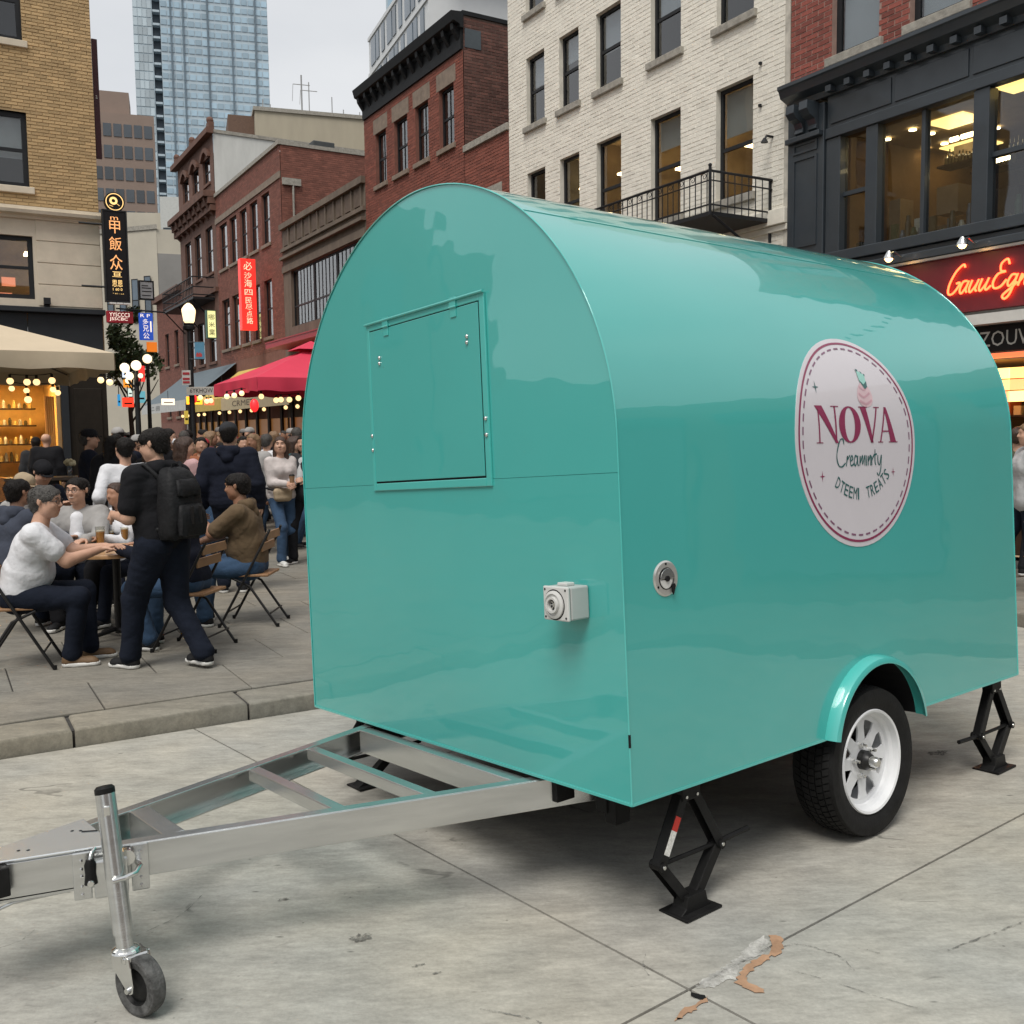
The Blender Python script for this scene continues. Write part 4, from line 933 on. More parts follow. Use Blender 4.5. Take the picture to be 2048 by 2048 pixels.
k = MB(); pbox(P, k, 10.54, SL, 3.2, 6.60, -.1, .05); pbox(P, k, 10.56, SL - .02, 6.12, 6.20, .05, .14); k.build('pilaster', M_slate, sh, bev=.01)
for a, b in ((5.95, 6.10), (4.55, 5.88)):
    k = MB()
    for q in ((10.66, 11.14, b - .03, b), (10.66, 11.14, a, a + .03), (10.66, 10.70, a + .03, b - .03), (11.10, 11.14, a + .03, b - .03)): pbox(P, k, *q, .05, .068)
    k.build('pilaster_panel', M_slate, sh)
for u in (10.72, 10.98):                     # scrolled consoles
    pr = [(.05, 6.62), (.30, 6.62), (.31, 6.50), (.24, 6.42), (.14, 6.38), (.10, 6.30), (.12, 6.24), (.05, 6.21)]
    k = MB(); k.prism(pr, lambda d, z: P(u - .08, z, d), lambda d, z: P(u + .08, z, d)); k.build('bracket', M_slate, sh, bev=.012)
prev = 10.52
for i, (a, b) in enumerate(panes):
    k = MB(); pbox(P, k, b, prev, ZB, ZT, -.16, .02 if i in (0, 1, 3) else -.04); k.build('mullion', M_slate, sh, bev=.008); prev = a
    k = MB(); pbox(P, k, a + .002, b - .002, ZB + .01, ZT, -.105, -.098); k.build('shop_pane', M_glass, sh)
    if i in (0, 3, 5):
        k = MB(); pbox(P, k, a, b, ZB + .80, ZB + .86, -.12, -.06); k.build('sash_rail', M_slate, sh)
k = MB(); pbox(P, k, SR, prev, ZB, ZT, -.12, .02); k.build('shopfront_end', M_slate, sh)
for z0, z1, d in ((4.22, 4.37, .12), (4.14, 4.215, .06), (4.03, 4.135, .16)):
    k = MB(); pbox(P, k, SR, 10.53, z0, z1, -.12, d); k.build('sill_band', M_slate, sh, bev=.01)
# upper room behind the big panes
M_br = M_('brown_room', (.22, .13, .06), .8, var=.35, scale=1.2); M_ceil = M_('brown_ceiling', (.26, .18, .09), .8, var=.15)
k = MB(); D0, D1 = -.18, -5.2
vs = [P(5.1, 4.3, D0), P(10.5, 4.3, D0), P(10.5, 6.16, D0), P(5.1, 6.16, D0), P(5.1, 4.3, D1), P(10.5, 4.3, D1), P(10.5, 6.16, D1), P(5.1, 6.16, D1)]
k.add(vs, [(4, 5, 6, 7), (0, 1, 5, 4), (1, 2, 6, 5), (3, 0, 4, 7)]); k.build('upper_room', M_br, sh, fix=False)
k = MB(); k.add(vs, [(2, 3, 7, 6)]); k.build('room_ceiling', M_ceil, sh, fix=False)
def ceil_pt(x, y): p = gp(x, y, 6.13); return (p.x * SX + p.y * SY, ROW_T - (p.x * TX + p.y * TY))
for (x, y), a, b in (((1803, 229), .30, .27), ((1832, 276), .34, .30), ((1915, 150), .34, .3)):
    u, d = ceil_pt(x, y); d = min(d, -.5); k = MB(); pbox(P, k, u - a, u + a, 6.13, 6.15, d - b, d + b); k.build('ceiling_panel', E_warm2, sh)
for x, y in ((1674, 264), (1722, 246), (1757, 253), (1748, 283), (1782, 272), (1880, 243), (1793, 298), (1700, 300)):
    u, d = ceil_pt(x, y); d = min(d, -.3); k = MB(); k.lathe([(0, 0), (.055, 0), (.055, .012)], P(u, 6.13, d), (0, 0, 1), 10); k.build('downlight', E_spot, sh)
M_bot = M_('bottle_glass', (.05, .04, .02), .2, var=.4, rand=.5); M_pale = M_('pale_jar', (.4, .38, .3), .5, var=.3, rand=.4)
for (ua_, ub_, zz, dd) in ((8.95, 9.65, 5.62, -1.5), (8.1, 8.9, 5.66, -1.9), (8.15, 8.75, 5.28, -1.0), (7.0, 7.9, 5.5, -1.4)):
    k = MB(); pbox(P, k, ua_, ub_, zz - .03, zz, dd - .15, dd + .15); k.build('shelf', M_('dark_wood', (.035, .02, .012), .6, var=.3), sh)
    for i in range(12):
        u = ua_ + .05 + (ub_ - ua_ - .1) * i / 11; h = random.uniform(.14, .26); k = MB(); k.lathe([(.026, 0), (.026, h * .6), (.010, h * .75), (.010, h)], P(u, zz, dd), (0, 0, 1), 7); k.build('bottle', M_bot, sh)
for u0_, u1_, z_, d_ in ((9.0, 9.32, 5.98, -1.45), (9.38, 9.5, 5.98, -1.45), (8.25, 8.7, 5.38, -1.0)):
    k = MB(); k.tube([P(u0_, z_, d_), P(u1_, z_, d_)], .035, 8); k.build('tube_lamp', E_spot, sh)
M_cab = M_('beige_cabinet', (.36, .27, .17), .6, var=.1)
for u0_, u1_, z0_, z1_, d_ in ((9.3, 9.62, 5.66, 5.95, -1.7), (9.25, 9.6, 4.9, 5.30, -1.3), (7.35, 7.65, 4.4, 5.1, -.6), (10.0, 10.2, 4.6, 5.2, -1.0)):
    k = MB(); pbox(P, k, u0_, u1_, z0_, z1_, d_ - .3, d_); k.build('cabinet', M_cab, sh)
k = MB(); pbox(P, k, 8.0, 8.6, 4.3, 4.95, -1.2, -.8); k.build('counter', M_('dark_wood', (.035, .02, .012)), sh)
k = MB(); pbox(P, k, 8.62, 10.1, 4.3, 4.72, -1.6, -1.2); k.build('counter', M_('counter_brown', (.12, .07, .04), .6), sh)
for i in range(34):                          # clutter standing on the inner sill
    u = 7.02 + i * .095 + random.uniform(-.02, .02); h = random.uniform(.16, .46); k = MB()
    if any(a < u < b for a, b in ((7.90, 8.12), (8.87, 8.93), (9.60, 9.80))): continue
    if i % 3: k.lathe([(.04, 0), (.045, h * .7), (.03, h * .85), (.025, h), (0, h)], P(u, 4.33, -.26 - random.uniform(0, .2)), (0, 0, 1), 8)
    else: dd = -.30 - random.uniform(0, .2); pbox(P, k, u - .05, u + .05, 4.33, 4.33 + h, dd - .05, dd)
    k.build('sill_jar', (M_pale, M_bot, M_('steel_jar', (.12, .14, .16), .3, .5), M_('plant_green', (.03, .06, .02), .7))[i % 4], sh)
# sign fascia and shop below
M_sign = M_('maroon_board', (.13, .012, .018), .45, var=.08); M_neon = emis('red_neon', (1, .07, .02), 7., (.4, .05, .02))
sg = thing('shop_sign', 'maroon sign board with red neon script above the shop', 'sign', st(ROW_T, 0), PHI)
k = MB(); pbox(P, k, 4.7, 9.45, 3.26, 4.0, -.02, .10); board = k.build('sign_board', M_sign, sg, bev=.01)
k = MB(); pbox(P, k, 4.7, 9.47, 3.985, 4.02, .10, .16); k.build('sign_rail', M_('rail_metal', (.35, .33, .3), .4, .8), sg)
GAU = [[(.9, 1.75), (.7, 1.95), (.25, 1.5), (.0, .7), (.1, .1), (.45, .05), (.75, .45), (.8, .75), (.55, .72)], [(1.35, .8), (1.05, .75), (.95, .25), (1.15, .0), (1.4, .4), (1.5, .8), (1.42, .25), (1.55, .02)],
       [(1.75, .8), (1.68, .25), (1.85, .0), (2.15, .45), (2.25, .8), (2.15, .2), (2.3, .02)], [(2.5, .8), (2.43, .25), (2.6, .0), (2.9, .45), (3.0, .8), (2.9, .2), (3.05, .02), (3.3, .25)],
       [(4.25, 1.5), (4.0, 1.85), (3.65, 1.6), (3.75, 1.15), (4.1, 1.05), (3.6, .95), (3.4, .45), (3.6, .05), (4.05, .1), (4.35, .5)], [(4.95, .75), (4.65, .75), (4.5, .3), (4.7, .05), (5.0, .45), (5.05, .75), (4.9, -.4), (4.6, -.75), (4.4, -.5), (4.9, -.05), (5.2, .25)],
       [(5.3, .0), (5.4, .75), (5.35, .3), (5.7, .78), (5.72, .3), (5.8, .02), (6.1, .3)], [(6.15, .75), (6.2, .1), (6.35, .02), (6.65, .75)], [(6.85, .8), (6.78, .2), (6.95, .02), (7.3, .35)]]
U0 = 8.36
for pts in GAU:
    k = MB(); q = spline(pts, 5); k.tube([P(U0 - x * .185 - y * .055, 3.50 + y * .185, .135) for x, y in q], .0135, 6); k.build('neon_letter', M_neon, board, smooth=60)
for u in (9.05, 7.95, 6.6):
    k = MB(); k.tube([P(u, 4.10, .16), P(u, 4.16, .30), P(u, 4.12, .42)], .012, 6); k.lathe([(.02, .06), (.07, -.02), (.075, -.05)], P(u, 4.10, .42), (0, .0, 1), 12); k.build('sign_lamp', M_chrome, sg, smooth=40)
    k = MB(); k.ball(P(u, 4.06, .42), .05, 8, 6); k.build('lamp_bulb', emis('sign_bulb', (1, .55, .18), 14.), sg)
k = MB(); pbox(P, k, 4.7, 9.45, 3.06, 3.19, -.05, .30); k.build('awning_box', M_('white_metal', (.6, .58, .54), .4, var=.08), sh)
k = MB(); pbox(P, k, 4.7, 9.45, 2.72, 3.05, -.05, .10); fb = k.build('fascia_board', M_('black_board', (.012, .011, .011), .5), sh)
k = MB(); put_text(k, 'UZOUWUAIO', lambda u, v: P(8.05 - u, 2.79 + v, .104), wd=1.5, ht=.19); k.build('fascia_lettering', M_('letter_silver', (.5, .48, .44), .5), fb)
k = MB(); pbox(P, k, 4.7, 9.45, 2.64, 2.70, .02, .12); k.build('neon_strip', emis('orange_neon', (1, .16, .05), 1.2, (.5, .1, .05)), sh)
k = MB(); vs = [P(4.7, .13, -.1), P(9.4, .13, -.1), P(9.4, 2.64, -.1), P(4.7, 2.64, -.1), P(4.7, .13, -4), P(9.4, .13, -4), P(9.4, 2.64, -4), P(4.7, 2.64, -4)]
k.add(vs, [(4, 5, 6, 7), (0, 1, 5, 4), (1, 2, 6, 5), (2, 3, 7, 6), (3, 0, 4, 7)]); k.build('shop_interior', M_room_w, sh, fix=False)
for i in range(5):
    for j in range(3):
        u = 8.2 - i * .31; z = 2.10 + j * .15; k = MB(); pbox(P, k, u - .145, u + .145, z, z + .135, -.35, -.30)
        k.build('menu_light_box', emis('menu_glow_%d' % ((i * 2 + j) % 3), ((1, .45, .10), (1, .62, .16), (1, .22, .06))[(i * 2 + j) % 3], 2.6), sh)
for z in (1.0, 1.45, 1.9):
    k = MB(); pbox(P, k, 6.0, 8.6, z, z + .03, -1.2, -.6); k.build('shelf', M_('dark_wood', (.035, .02, .012)), sh)
    for i in range(16):
        u = 6.2 + i * .15; h = random.uniform(.1, .24); k = MB(); pbox(P, k, u, u + .1, z + .03, z + .03 + h, -1.0, -.75); k.build('packet', M_('packet_%d' % (i % 4), ((.4, .12, .05), (.45, .32, .1), (.1, .12, .1), (.5, .42, .3))[i % 4], .6), sh)
k = MB(); pbox(P, k, 4.8, 9.3, .14, .9, -.5, -.25); k.build('shop_counter', M_('dark_wood', (.035, .02, .012)), sh)

# --- low red brick building, and the red building with the black cornice -------------
M_rb2 = brickmat('old_red_brick', (.215, .065, .042), .22, .22); M_rm2 = M_('old_mortar', (.20, .085, .062), .9, var=.25, scale=5)
M_lint = M_('brownstone', (.22, .17, .13), .85, var=.25, scale=5, bump=.2); M_corn = M_('black_cornice', (.014, .015, .016), .6, var=.2)
lb = row_root('brick_house', 'low red brick house squeezed between the white building and the corniced red building')
holes = [(20.25, 21.2, 5.2, 7.2)]
facade(lb, P, 19.80, 21.94, 3.0, 8.62, holes, M_rm2, M_rb2, zb=6.2, n_ind=120)
window(lb, P, 20.25, 21.2, 5.2, 7.2, lintel=.35, sill_m=M_stone)
k = MB(); pbox(P, k, 19.80, 21.94, 8.62, 8.78, -.25, .06); k.build('coping', M_stone, lb, bev=.01)
k = MB(); k.box((.02, 19.81, 8.2), (9, 21.94, 8.3)); k.build('roof', M_dark, lb)
rc = row_root('brick_building', 'red brick building with heavy black bracketed cornice and four sash windows')
colsR = [(26.70, 27.48), (25.25, 26.14), (23.93, 24.74), (22.47, 23.30)]
holes = [(a, b, 9.0, 10.48) for a, b in colsR] + [(a, b, 5.9, 7.6) for a, b in colsR]
facade(rc, P, 21.96, 28.32, 2.5, 11.1, holes, M_rm2, M_rb2, zb=6.6)
for i, (a, b) in enumerate(colsR):
    window(rc, P, a, b, 9.0, 10.48, lintel=.42, blind_or_sky=.35 if i in (0, 2) else 0, muntins=1, sill_m=M_lint, m_blind=M_('net_curtain', (.30, .29, .27), .9, var=.25, scale=8)); window(rc, P, a, b, 5.9, 7.6, lintel=.42, sill_m=M_lint)
k = MB(); pbox(P, k, 21.97, 28.30, 11.10, 11.58, -.05, .06); k.build('frieze', M_corn, rc)
prof = [(0, 11.58), (.08, 11.58), (.11, 11.66), (.28, 11.72), (.32, 11.86), (.34, 11.93), (0, 11.96)]; n = len(prof); k = MB()
for u in (21.9, 28.36): k.v += [P(u, z, d) for d, z in prof]
for i in range(n): k.f.append((i, (i + 1) % n, n + (i + 1) % n, n + i))
k.f += [tuple(range(n)), tuple(range(n, 2 * n))]; k.build('cornice', M_corn, rc)
for i in range(13):
    u = 22.1 + i * .51; k = MB(); k.prism([(.06, 11.57), (.24, 11.70), (.22, 11.57), (.13, 11.44), (.06, 11.34)], lambda d, z: P(u - .07, z, d), lambda d, z: P(u + .07, z, d)); k.build('bracket', M_corn, rc)
Q = lambda u, z, d: (u, 21.96 - d, z)        # its flank, facing us above the low house
M_db = brickmat('dark_flank_brick', (.115, .05, .038), .3, .3)  # flank brick, a darker brown than the street front
facade(rc, Q, .02, 3.2, 8.4, 11.9, [], M_('dark_flank_mortar', (.12, .085, .07), .9, var=.4, scale=3), M_db, zb=8.4, n_ind=100, name='side_wall', cull=False)
k = MB(); pbox(Q, k, -.02, 3.2, 11.9, 12.0, -.2, .04); k.build('coping', M_corn, rc)
k = MB(); pbox(Q, k, .05, .50, 11.15, 11.6, .0, .02); k.build('metal_patch', M_('slate_metal', (.06, .075, .085), .5), rc)
k = MB(); k.box((.02, 28.2, 2), (9, 28.3, 11.9)); k.box((.02, 21.98, 11.7), (9, 28.3, 11.75)); k.build('roof', M_dark, rc)
ch = thing('chimney', 'orange-red round chimney stack on the roof beside the white building', 'chimney', st(ROW_T + 3.2, 22.6), PHI)
for i, (x, y) in enumerate(((0, 0), (.85, .1))):
    k = MB(); k.lathe([(.42, 11.6), (.42, 12.95), (.47, 12.97), (.47, 13.2), (.36, 13.2), (.36, 12.2)], (x, y, 0), (0, 0, 1), 20); k.build('flue', M_('terracotta', (.34, .085, .045), .7, var=.2), ch, smooth=40)

# --- brown flat-roofed building with tall metal windows --------------------------------
bw = row_root('brown_building', 'low brown stone building with panelled parapet and tall black gridded windows')
M_bs = M_('brown_stone', (.155, .12, .09), .85, var=.25, scale=2.5, bump=.25, stretch=(1, 1, .4))
holes = [(28.9, 35.6, 5.7, 7.72)]
facade(bw, P, 28.34, 36.45, 2.4, 9.3, holes, M_bs)
for i in range(3):
    a = 28.9 + i * 2.24; window(bw, P, a + .02, a + 2.2, 5.7, 7.72, rail=.36, muntins=5, sill=False, fr=.05)
for z0, z1, d in ((9.3, 9.5, .14), (8.50, 8.62, .10), (8.2, 8.3, .16), (7.74, 7.98, .06)):
    k = MB(); pbox(P, k, 28.34, 36.45, z0, z1, -.1, d); k.build('string_course', M_bs, bw)
for i in range(10):
    u = 28.7 + i * .78; k = MB(); pbox(P, k, u, u + .5, 8.70, 9.22, .0, .035); k.build('parapet_panel', M_('brown_panel', (.12, .085, .062), .85, var=.25), bw)
    k = MB(); pbox(P, k, u - .14, u - .05, 8.64, 9.28, .0, .06); k.build('parapet_rib', M_bs, bw)
k = MB(); k.box((.02, 28.36, 9.0), (9, 36.4, 9.05)); k.build('roof', M_dark, bw)
k = MB(); pbox(P, k, 28.6, 36.0, 4.9, 5.08, .01, .9); pbox(P, k, 28.6, 36.0, 5.08, 5.12, .02, .92); k.build('shop_canopy', M_('red_canopy', (.42, .02, .03), .5), bw)
k = MB(); pbox(P, k, 28.7, 32.4, 4.1, 4.85, .0, .06); k.build('shop_board', M_('pale_board', (.55, .53, .5), .6, var=.3, scale=4), bw)
k = MB(); pbox(P, k, 28.4, 36.4, .1, 4.0, -.4, -.05); k.build('shopfront', M_('dark_front', (.03, .02, .016), .6, var=.3), bw)

# --- red brick building with the tall sign, flank in view -------------------------------
r2 = row_root('brick_building', 'plain red brick building with tall narrow windows, red sign board hung on it')
colsB = [(44.15, 45.45), (42.6, 43.75), (41.05, 42.1), (39.5, 40.6), (37.9, 38.95)]; holes = [(a, b, 9.15, 11.1) for a, b in colsB] + [(a, b, 5.6, 7.8) for a, b in colsB]
M_rb3 = brickmat('far_red_brick', (.20, .075, .052), .2, .2); M_rm3 = M_('far_red_mortar', (.19, .085, .062), .9, var=.2, scale=4)
facade(r2, P, 36.46, 46.0, 2.4, 12.45, holes, M_rm3, M_rb3, zb=5.0, n_ind=0)
for i, (a, b) in enumerate(colsB): window(r2, P, a, b, 9.15, 11.1, sill_m=M_lint); window(r2, P, a, b, 5.6, 7.8, lit=i in (1, 3), sill_m=M_lint, lamp=(.5, .6))
k = MB(); pbox(P, k, 36.46, 46.0, 11.25, 11.5, .0, .05); k.build('string_course', M_lint, r2)
k = MB(); pbox(P, k, 36.44, 46.0, 12.45, 12.6, -.25, .08); k.build('coping', M_stone, r2)
Q = lambda u, z, d: (u, 36.46 - d, z)
facade(r2, Q, .02, 9.5, 8.9, 12.5, [], M_rm3, M_rb3, zb=8.9, n_ind=0, name='side_wall', cull=False)
k = MB(); pbox(Q, k, -.02, 9.5, 12.45, 12.58, -.2, .05); k.build('coping', M_stone, r2)
k = MB(); pbox(Q, k, .05, .75, 11.0, 11.25, .0, .12); k.tube([Q(.45, 11, .08), Q(.45, 9.2, .08)], .04, 6); k.build('rain_head', M_stone, r2)
k = MB(); k.box((.05, 36.7, 12.2), (9.5, 46, 12.25)); k.build('roof', M_dark, r2)
k = MB(); pbox(P, k, 36.5, 45.9, .1, 4.0, -.4, -.05); k.build('shopfront', M_('dark_front', (.03, .02, .016)), r2)
for i, (u, d, a, h) in enumerate(((39, -2.5, .9, .8), (42, -3.5, .5, .5), (44, -2.2, .4, .55), (38, -5.5, .6, .4), (37.6, -7.0, .5, .5), (45, -1.2, .35, .6))):
    k = MB(); pbox(P, k, u - a / 2, u + a / 2, 12.26, 12.62 + h, d - a / 2, d + a / 2); o = k.build('roof_unit', M_('roof_unit', (.04, .045, .045), .6, var=.2), None, bev=.04); o.location = st(ROW_T, 0); o.rotation_euler.z = PHI
    tag(o, ('widest dark unit on the red brick roof', 'dark box unit in the middle of the red brick roof', 'small dark vent box toward the far end of the red brick roof', 'small low unit on the right of the red brick roof', 'rightmost low unit on the red brick roof behind the corniced building', 'narrow vent at the street edge of the red brick roof')[i], 'roof unit')

# --- dark Victorian building ----------------------------------------------------------
vc = row_root('victorian_building', 'dark brown ornate Victorian building with arched top windows and heavy cornice')
M_vs = M_('sooty_brownstone', (.135, .068, .048), .85, var=.3, scale=3, bump=.3)
colsV = [(51.0, 52.3), (48.9, 50.2), (46.7, 48.0)]; holes = [(a, b, 13.35, 14.5) for a, b in colsV] + [(a, b, 9.3, 11.4) for a, b in colsV] + [(a, b, 5.2, 7.2) for a, b in colsV]
facade(vc, P, 46.02, 53.3, 2.4, 15.3, holes, M_vs)
for a, b in colsV:
    window(vc, P, a, b, 13.35, 14.5, sill_m=M_vs); window(vc, P, a, b, 9.3, 11.4, sill_m=M_vs); window(vc, P, a, b, 5.2, 7.2, sill_m=M_vs)
    k = MB(); c = (a + b) / 2; k.prism([(c + .8 * math.cos(t), 14.45 + .5 * math.sin(t)) for t in [PI * i / 10 for i in range(11)]] + [(c - .6 + 1.2 * i / 8, 14.45 + .32 * math.sin(PI * i / 8)) for i in range(9)], lambda u, z: P(u, z, 0), lambda u, z: P(u, z, .14)); k.build('arch', M_vs, vc)
for z, d, h in ((12.5, .55, .26), (12.2, .35, .28), (11.9, .25, .25), (15.3, .3, .25), (8.3, .15, .2)):
    k = MB(); pbox(P, k, 45.9, 53.6, z, z + h, .0, d); k.build('cornice', M_vs, vc)
for i in range(8):
    u = 46.3 + i * .98; k = MB(); k.prism([(.0, 12.2), (.48, 12.5), (.42, 12.3), (.16, 11.85), (.0, 11.7)], lambda d, z: P(u - .12, z, d), lambda d, z: P(u + .12, z, d)); k.build('bracket', M_vs, vc)
for i, u in enumerate((46.1, 53.0, 49.6)):
    k = MB(); pbox(P, k, u, u + .4, 15.5, 15.85, -.1, .15); k.ball(P(u + .2, 15.95, .03), .17, 8, 6); k.build('finial', M_vs, vc)
Q = lambda u, z, d: (u, 46.02 - d, z)
facade(vc, Q, .02, 7.5, 11.5, 15.4, [], M_('white_stucco', (.56, .56, .53), .9, var=.12, scale=2, stretch=(1, 1, .3)), name='side_wall')
k = MB(); pbox(Q, k, -.02, 7.5, 15.35, 15.5, -.2, .05); k.build('coping', M_stone, vc)
fe = thing('fire_escape', 'black iron fire escape balcony on the dark Victorian building', 'fire escape', st(ROW_T, 0), PHI)
k = MB(); pbox(P, k, 46.6, 53.2, 8.0, 8.1, .02, 1.0); k.build('platform', M_frame, fe)
for z in (9.0, 8.55, 8.2):
    k = MB(); k.tube([P(46.6, z, .02), P(46.6, z, 1.0), P(53.2, z, 1.0), P(53.2, z, .02)], .03, 5); k.build('rail', M_frame, fe)
for i in range(22):
    u = 46.6 + 6.6 * i / 21; k = MB(); k.tube([P(u, 8.1, 1.0), P(u, 9.0, 1.0)], .018, 4); k.build('baluster', M_frame, fe)
for u in (46.9, 49.9, 52.9):
    k = MB(); k.tube([P(u, 7.0, .02), P(u, 8.0, .95)], .03, 5); k.build('brace', M_frame, fe)
# brick house beyond
b3 = row_root('brick_house', 'small red brick house beyond the dark Victorian building')
holes = [(54.6, 55.6, 5.6, 7.4), (57.0, 58.0, 5.6, 7.4), (54.6, 55.6, 2.8, 4.4), (57.0, 58.0, 2.8, 4.4)]
facade(b3, P, 53.4, 60, .1, 9.3, holes, M_rm3, M_rb3, zb=2.5, n_ind=0)
for h in holes: window(b3, P, *h[:4], sill_m=M_lint)
k = MB(); pbox(P, k, 53.5, 60.1, 9.3, 9.6, -.3, .25); k.build('cornice', M_vs, b3)

# --- tan corner building over the cafe --------------------------------------------------
tb_ = thing('corner_building', 'tan brick corner building with stone base over the dark cafe front', 'building', st(0, LEFT_S), PHI)
P2 = lambda u, z, d: (u, -d, z)
TE = 3.14
M_tan = brickmat('tan_brick', (.45, .31, .155), .17, .16); M_tm = M_('tan_mortar', (.36, .255, .135), .9, var=.2, scale=5); M_lime = M_('limestone', (.56, .49, .385), .8, var=.10, scale=3, bump=.12)
holes = [(.62, 1.92, 6.58, 7.98), (.62, 1.92, 9.30, 10.8), (.62, 1.92, 4.46, 5.66), (-3.0, -1.6, 6.58, 7.98), (-3.0, -1.6, 9.3, 10.8), (-3.0, -1.6, 4.46, 5.66)]
facade(tb_, P2, -9, TE, 6.10, 12.0, [h for h in holes if h[2] > 6], M_tm, None)
facade(tb_, P2, .2, TE, 6.10, 12.0, [h for h in holes if h[2] > 6 and h[0] > 0], M_tm, M_tan, zb=6.12, name='wall') if False else None
def bricks_only():
    r = thing('tmp', 'x', 'x'); return r
# bricks of the part in view, laid over the wall
facade(tb_, lambda u, z, d: (u, -d - .002, z), .62, TE, 6.11, 11.0, [h for h in holes if h[2] > 6 and h[0] > 0], M_tm, M_tan, zb=6.11, n_ind=300, bl=.20, bh=.052, proud=.010)
facade(tb_, P2, -9, TE, 4.30, 6.0, [h for h in holes if h[2] < 6], M_lime, reveal=.2)
for a, b, c, d in holes[:3]: window(tb_, P2, a, b, c, d, fr=.09, rail=.5, blind_or_sky=.62 if 6 < c < 7 else (.2 if c > 9 else 0), sill=c > 6, lit=c < 5, lamp=(.75, .8), dep=.08, sill_m=M_lime, m_blind=M_('grey_blind', (.50, .50, .46), .8, var=.08))
for a, b, c, d in holes[3:]: window(tb_, P2, a, b, c, d, fr=.09, sill=c > 6)
k = MB(); pbox(P2, k, .72, 1.55, 4.58, 4.62, -.6, -.5); pbox(P2, k, 1.38, 1.62, 4.75, 4.92, -.52, -.48); k.build('window_sign', emis('orange_sign_glow', (1, .25, .08), 1.2), tb_)
for i in range(4):
    z = 4.34 + i * .415; k = MB(); pbox(P2, k, 1.98, TE - .006, z + .006, z + .405, .0, .018); k.build('stone_course', M_lime, tb_, bev=.006)
prof = [(0, 5.98), (.05, 5.98), (.08, 6.03), (.20, 6.06), (.22, 6.12), (.05, 6.14), (.05, 6.22), (0, 6.22)]; n = len(prof); k = MB()
for u in (-9, TE + .05): k.v += [P2(u, z, d) for d, z in prof]
for i in range(n): k.f.append((i, (i + 1) % n, n + (i + 1) % n, n + i))
k.f += [tuple(range(n)), tuple(range(n, 2 * n))]; k.build('string_course', M_lime, tb_)
k = MB(); k.box((TE - .02, .01, 0), (TE, 14, 12)); k.box((-9, .02, 11.95), (TE, 14, 12)); k.build('side_wall', M_tm, tb_)
k = MB(); pbox(P2, k, .35, .72, 8.62, 8.82, .0, .02); k.build('vent_grille', M_frame, tb_)
# dark cafe front
M_cf = M_('charcoal_paint', (.026, .029, .033), .5, var=.12, scale=2)
k = MB(); pbox(P2, k, -9, TE + .02, 4.20, 4.30, -.1, .18); k.build('ledge', M_cf, tb_, bev=.01)
for i in range(9):
    a = TE - .02 - 1.36 * (i + 1); k = MB(); pbox(P2, k, a + .006, a + 1.36 - .006, 3.05, 4.195, -.1, .03); k.build('fascia_panel', M_cf, tb_, bev=.006)
k = MB(); pbox(P2, k, 2.42, TE, .1, 3.04, -.1, .0); pbox(P2, k, 2.52, TE - .1, .4, 2.75, .0, .02); k.build('cafe_door_panel', M_('brown_black', (.020, .016, .012), .45, var=.2), tb_, bev=.01)
k = MB(); pbox(P2, k, 2.28, 2.42, .1, 3.04, -.12, .05); pbox(P2, k, -9, 2.28, 2.93, 3.04, -.12, .03); pbox(P2, k, -9, 2.28, .1, .55, -.12, .03); k.build('cafe_frame', M_cf, tb_)
k = MB(); pbox(P2, k, -9, 2.26, 2.86, 2.925, -.06, .0); pbox(P2, k, 2.20, 2.27, .56, 2.86, -.06, .0); k.build('inner_frame', M_('oak_frame', (.32, .19, .08), .5, var=.2, scale=5), tb_)
k = MB(); vs = [P2(-6, .1, -.14), P2(2.27, .1, -.14), P2(2.27, 3.0, -.14), P2(-6, 3.0, -.14), P2(-6, .1, -3.2), P2(2.27, .1, -3.2), P2(2.27, 3.0, -3.2), P2(-6, 3.0, -3.2)]
k.add(vs, [(4, 5, 6, 7), (0, 1, 5, 4), (1, 2, 6, 5), (2, 3, 7, 6), (3, 0, 4, 7)]); k.build('cafe_interior', M_('amber_plaster', (.62, .40, .14), .8, var=.15), tb_, fix=False)
k = MB(); pbox(P2, k, -5.9, 2.18, .12, .95, -2.2, -1.5); k.build('cafe_counter', M_('wood_counter', (.20, .11, .05), .6, var=.25, scale=5), tb_)
for z in (1.25, 1.62, 2.02, 2.38):
    k = MB(); pbox(P2, k, -1.5, 2.0, z, z + .03, -2.4, -2.05); k.build('cafe_shelf', M_('dark_wood', (.035, .02, .012)), tb_)
    for i in range(18):
        u = .2 + i * .10; h = random.uniform(.08, .22); k = MB(); k.lathe([(.035, 0), (.035, h * .7), (.015, h), (0, h)], P2(u, z + .03, -2.2), (0, 0, 1), 7); k.build('jar', (M_pale, M_bot, M_('packet_1', (.45, .32, .1)))[i % 3], tb_)
for u in (.55, 1.05):
    k = MB(); pbox(P2, k, u - .22, u + .22, 1.70, 1.98, -1.98, -1.94); k.build('menu_board', emis('menu_board_glow', (1, .68, .25), 1.1), tb_)
k = MB()
for i in range(9): pbox(P2, k, 2.02 + .02 * i, 2.035 + .02 * i, .6, 2.6, -.42 + .03 * (i % 2), -.36 + .03 * (i % 2))
k.build('curtain', M_('amber_curtain', (.55, .27, .07), .8, var=.1), tb_)
for u in (-1.5, .2, 1.4):
    k = MB(); pbox(P2, k, u - .25, u + .25, 2.93, 2.96, -1.6, -1.0); k.build('cafe_lamp', emis('cafe_lamp_glow', (1, .66, .26), 45.), tb_)
k = MB(); k.box((2.06, -.12, 4.30), (2.16, -.02, 4.46)); k.box((2.05, -.20, 4.36), (2.17, -.10, 4.48)); k.build('flood_lamp', M_frame, tb_)

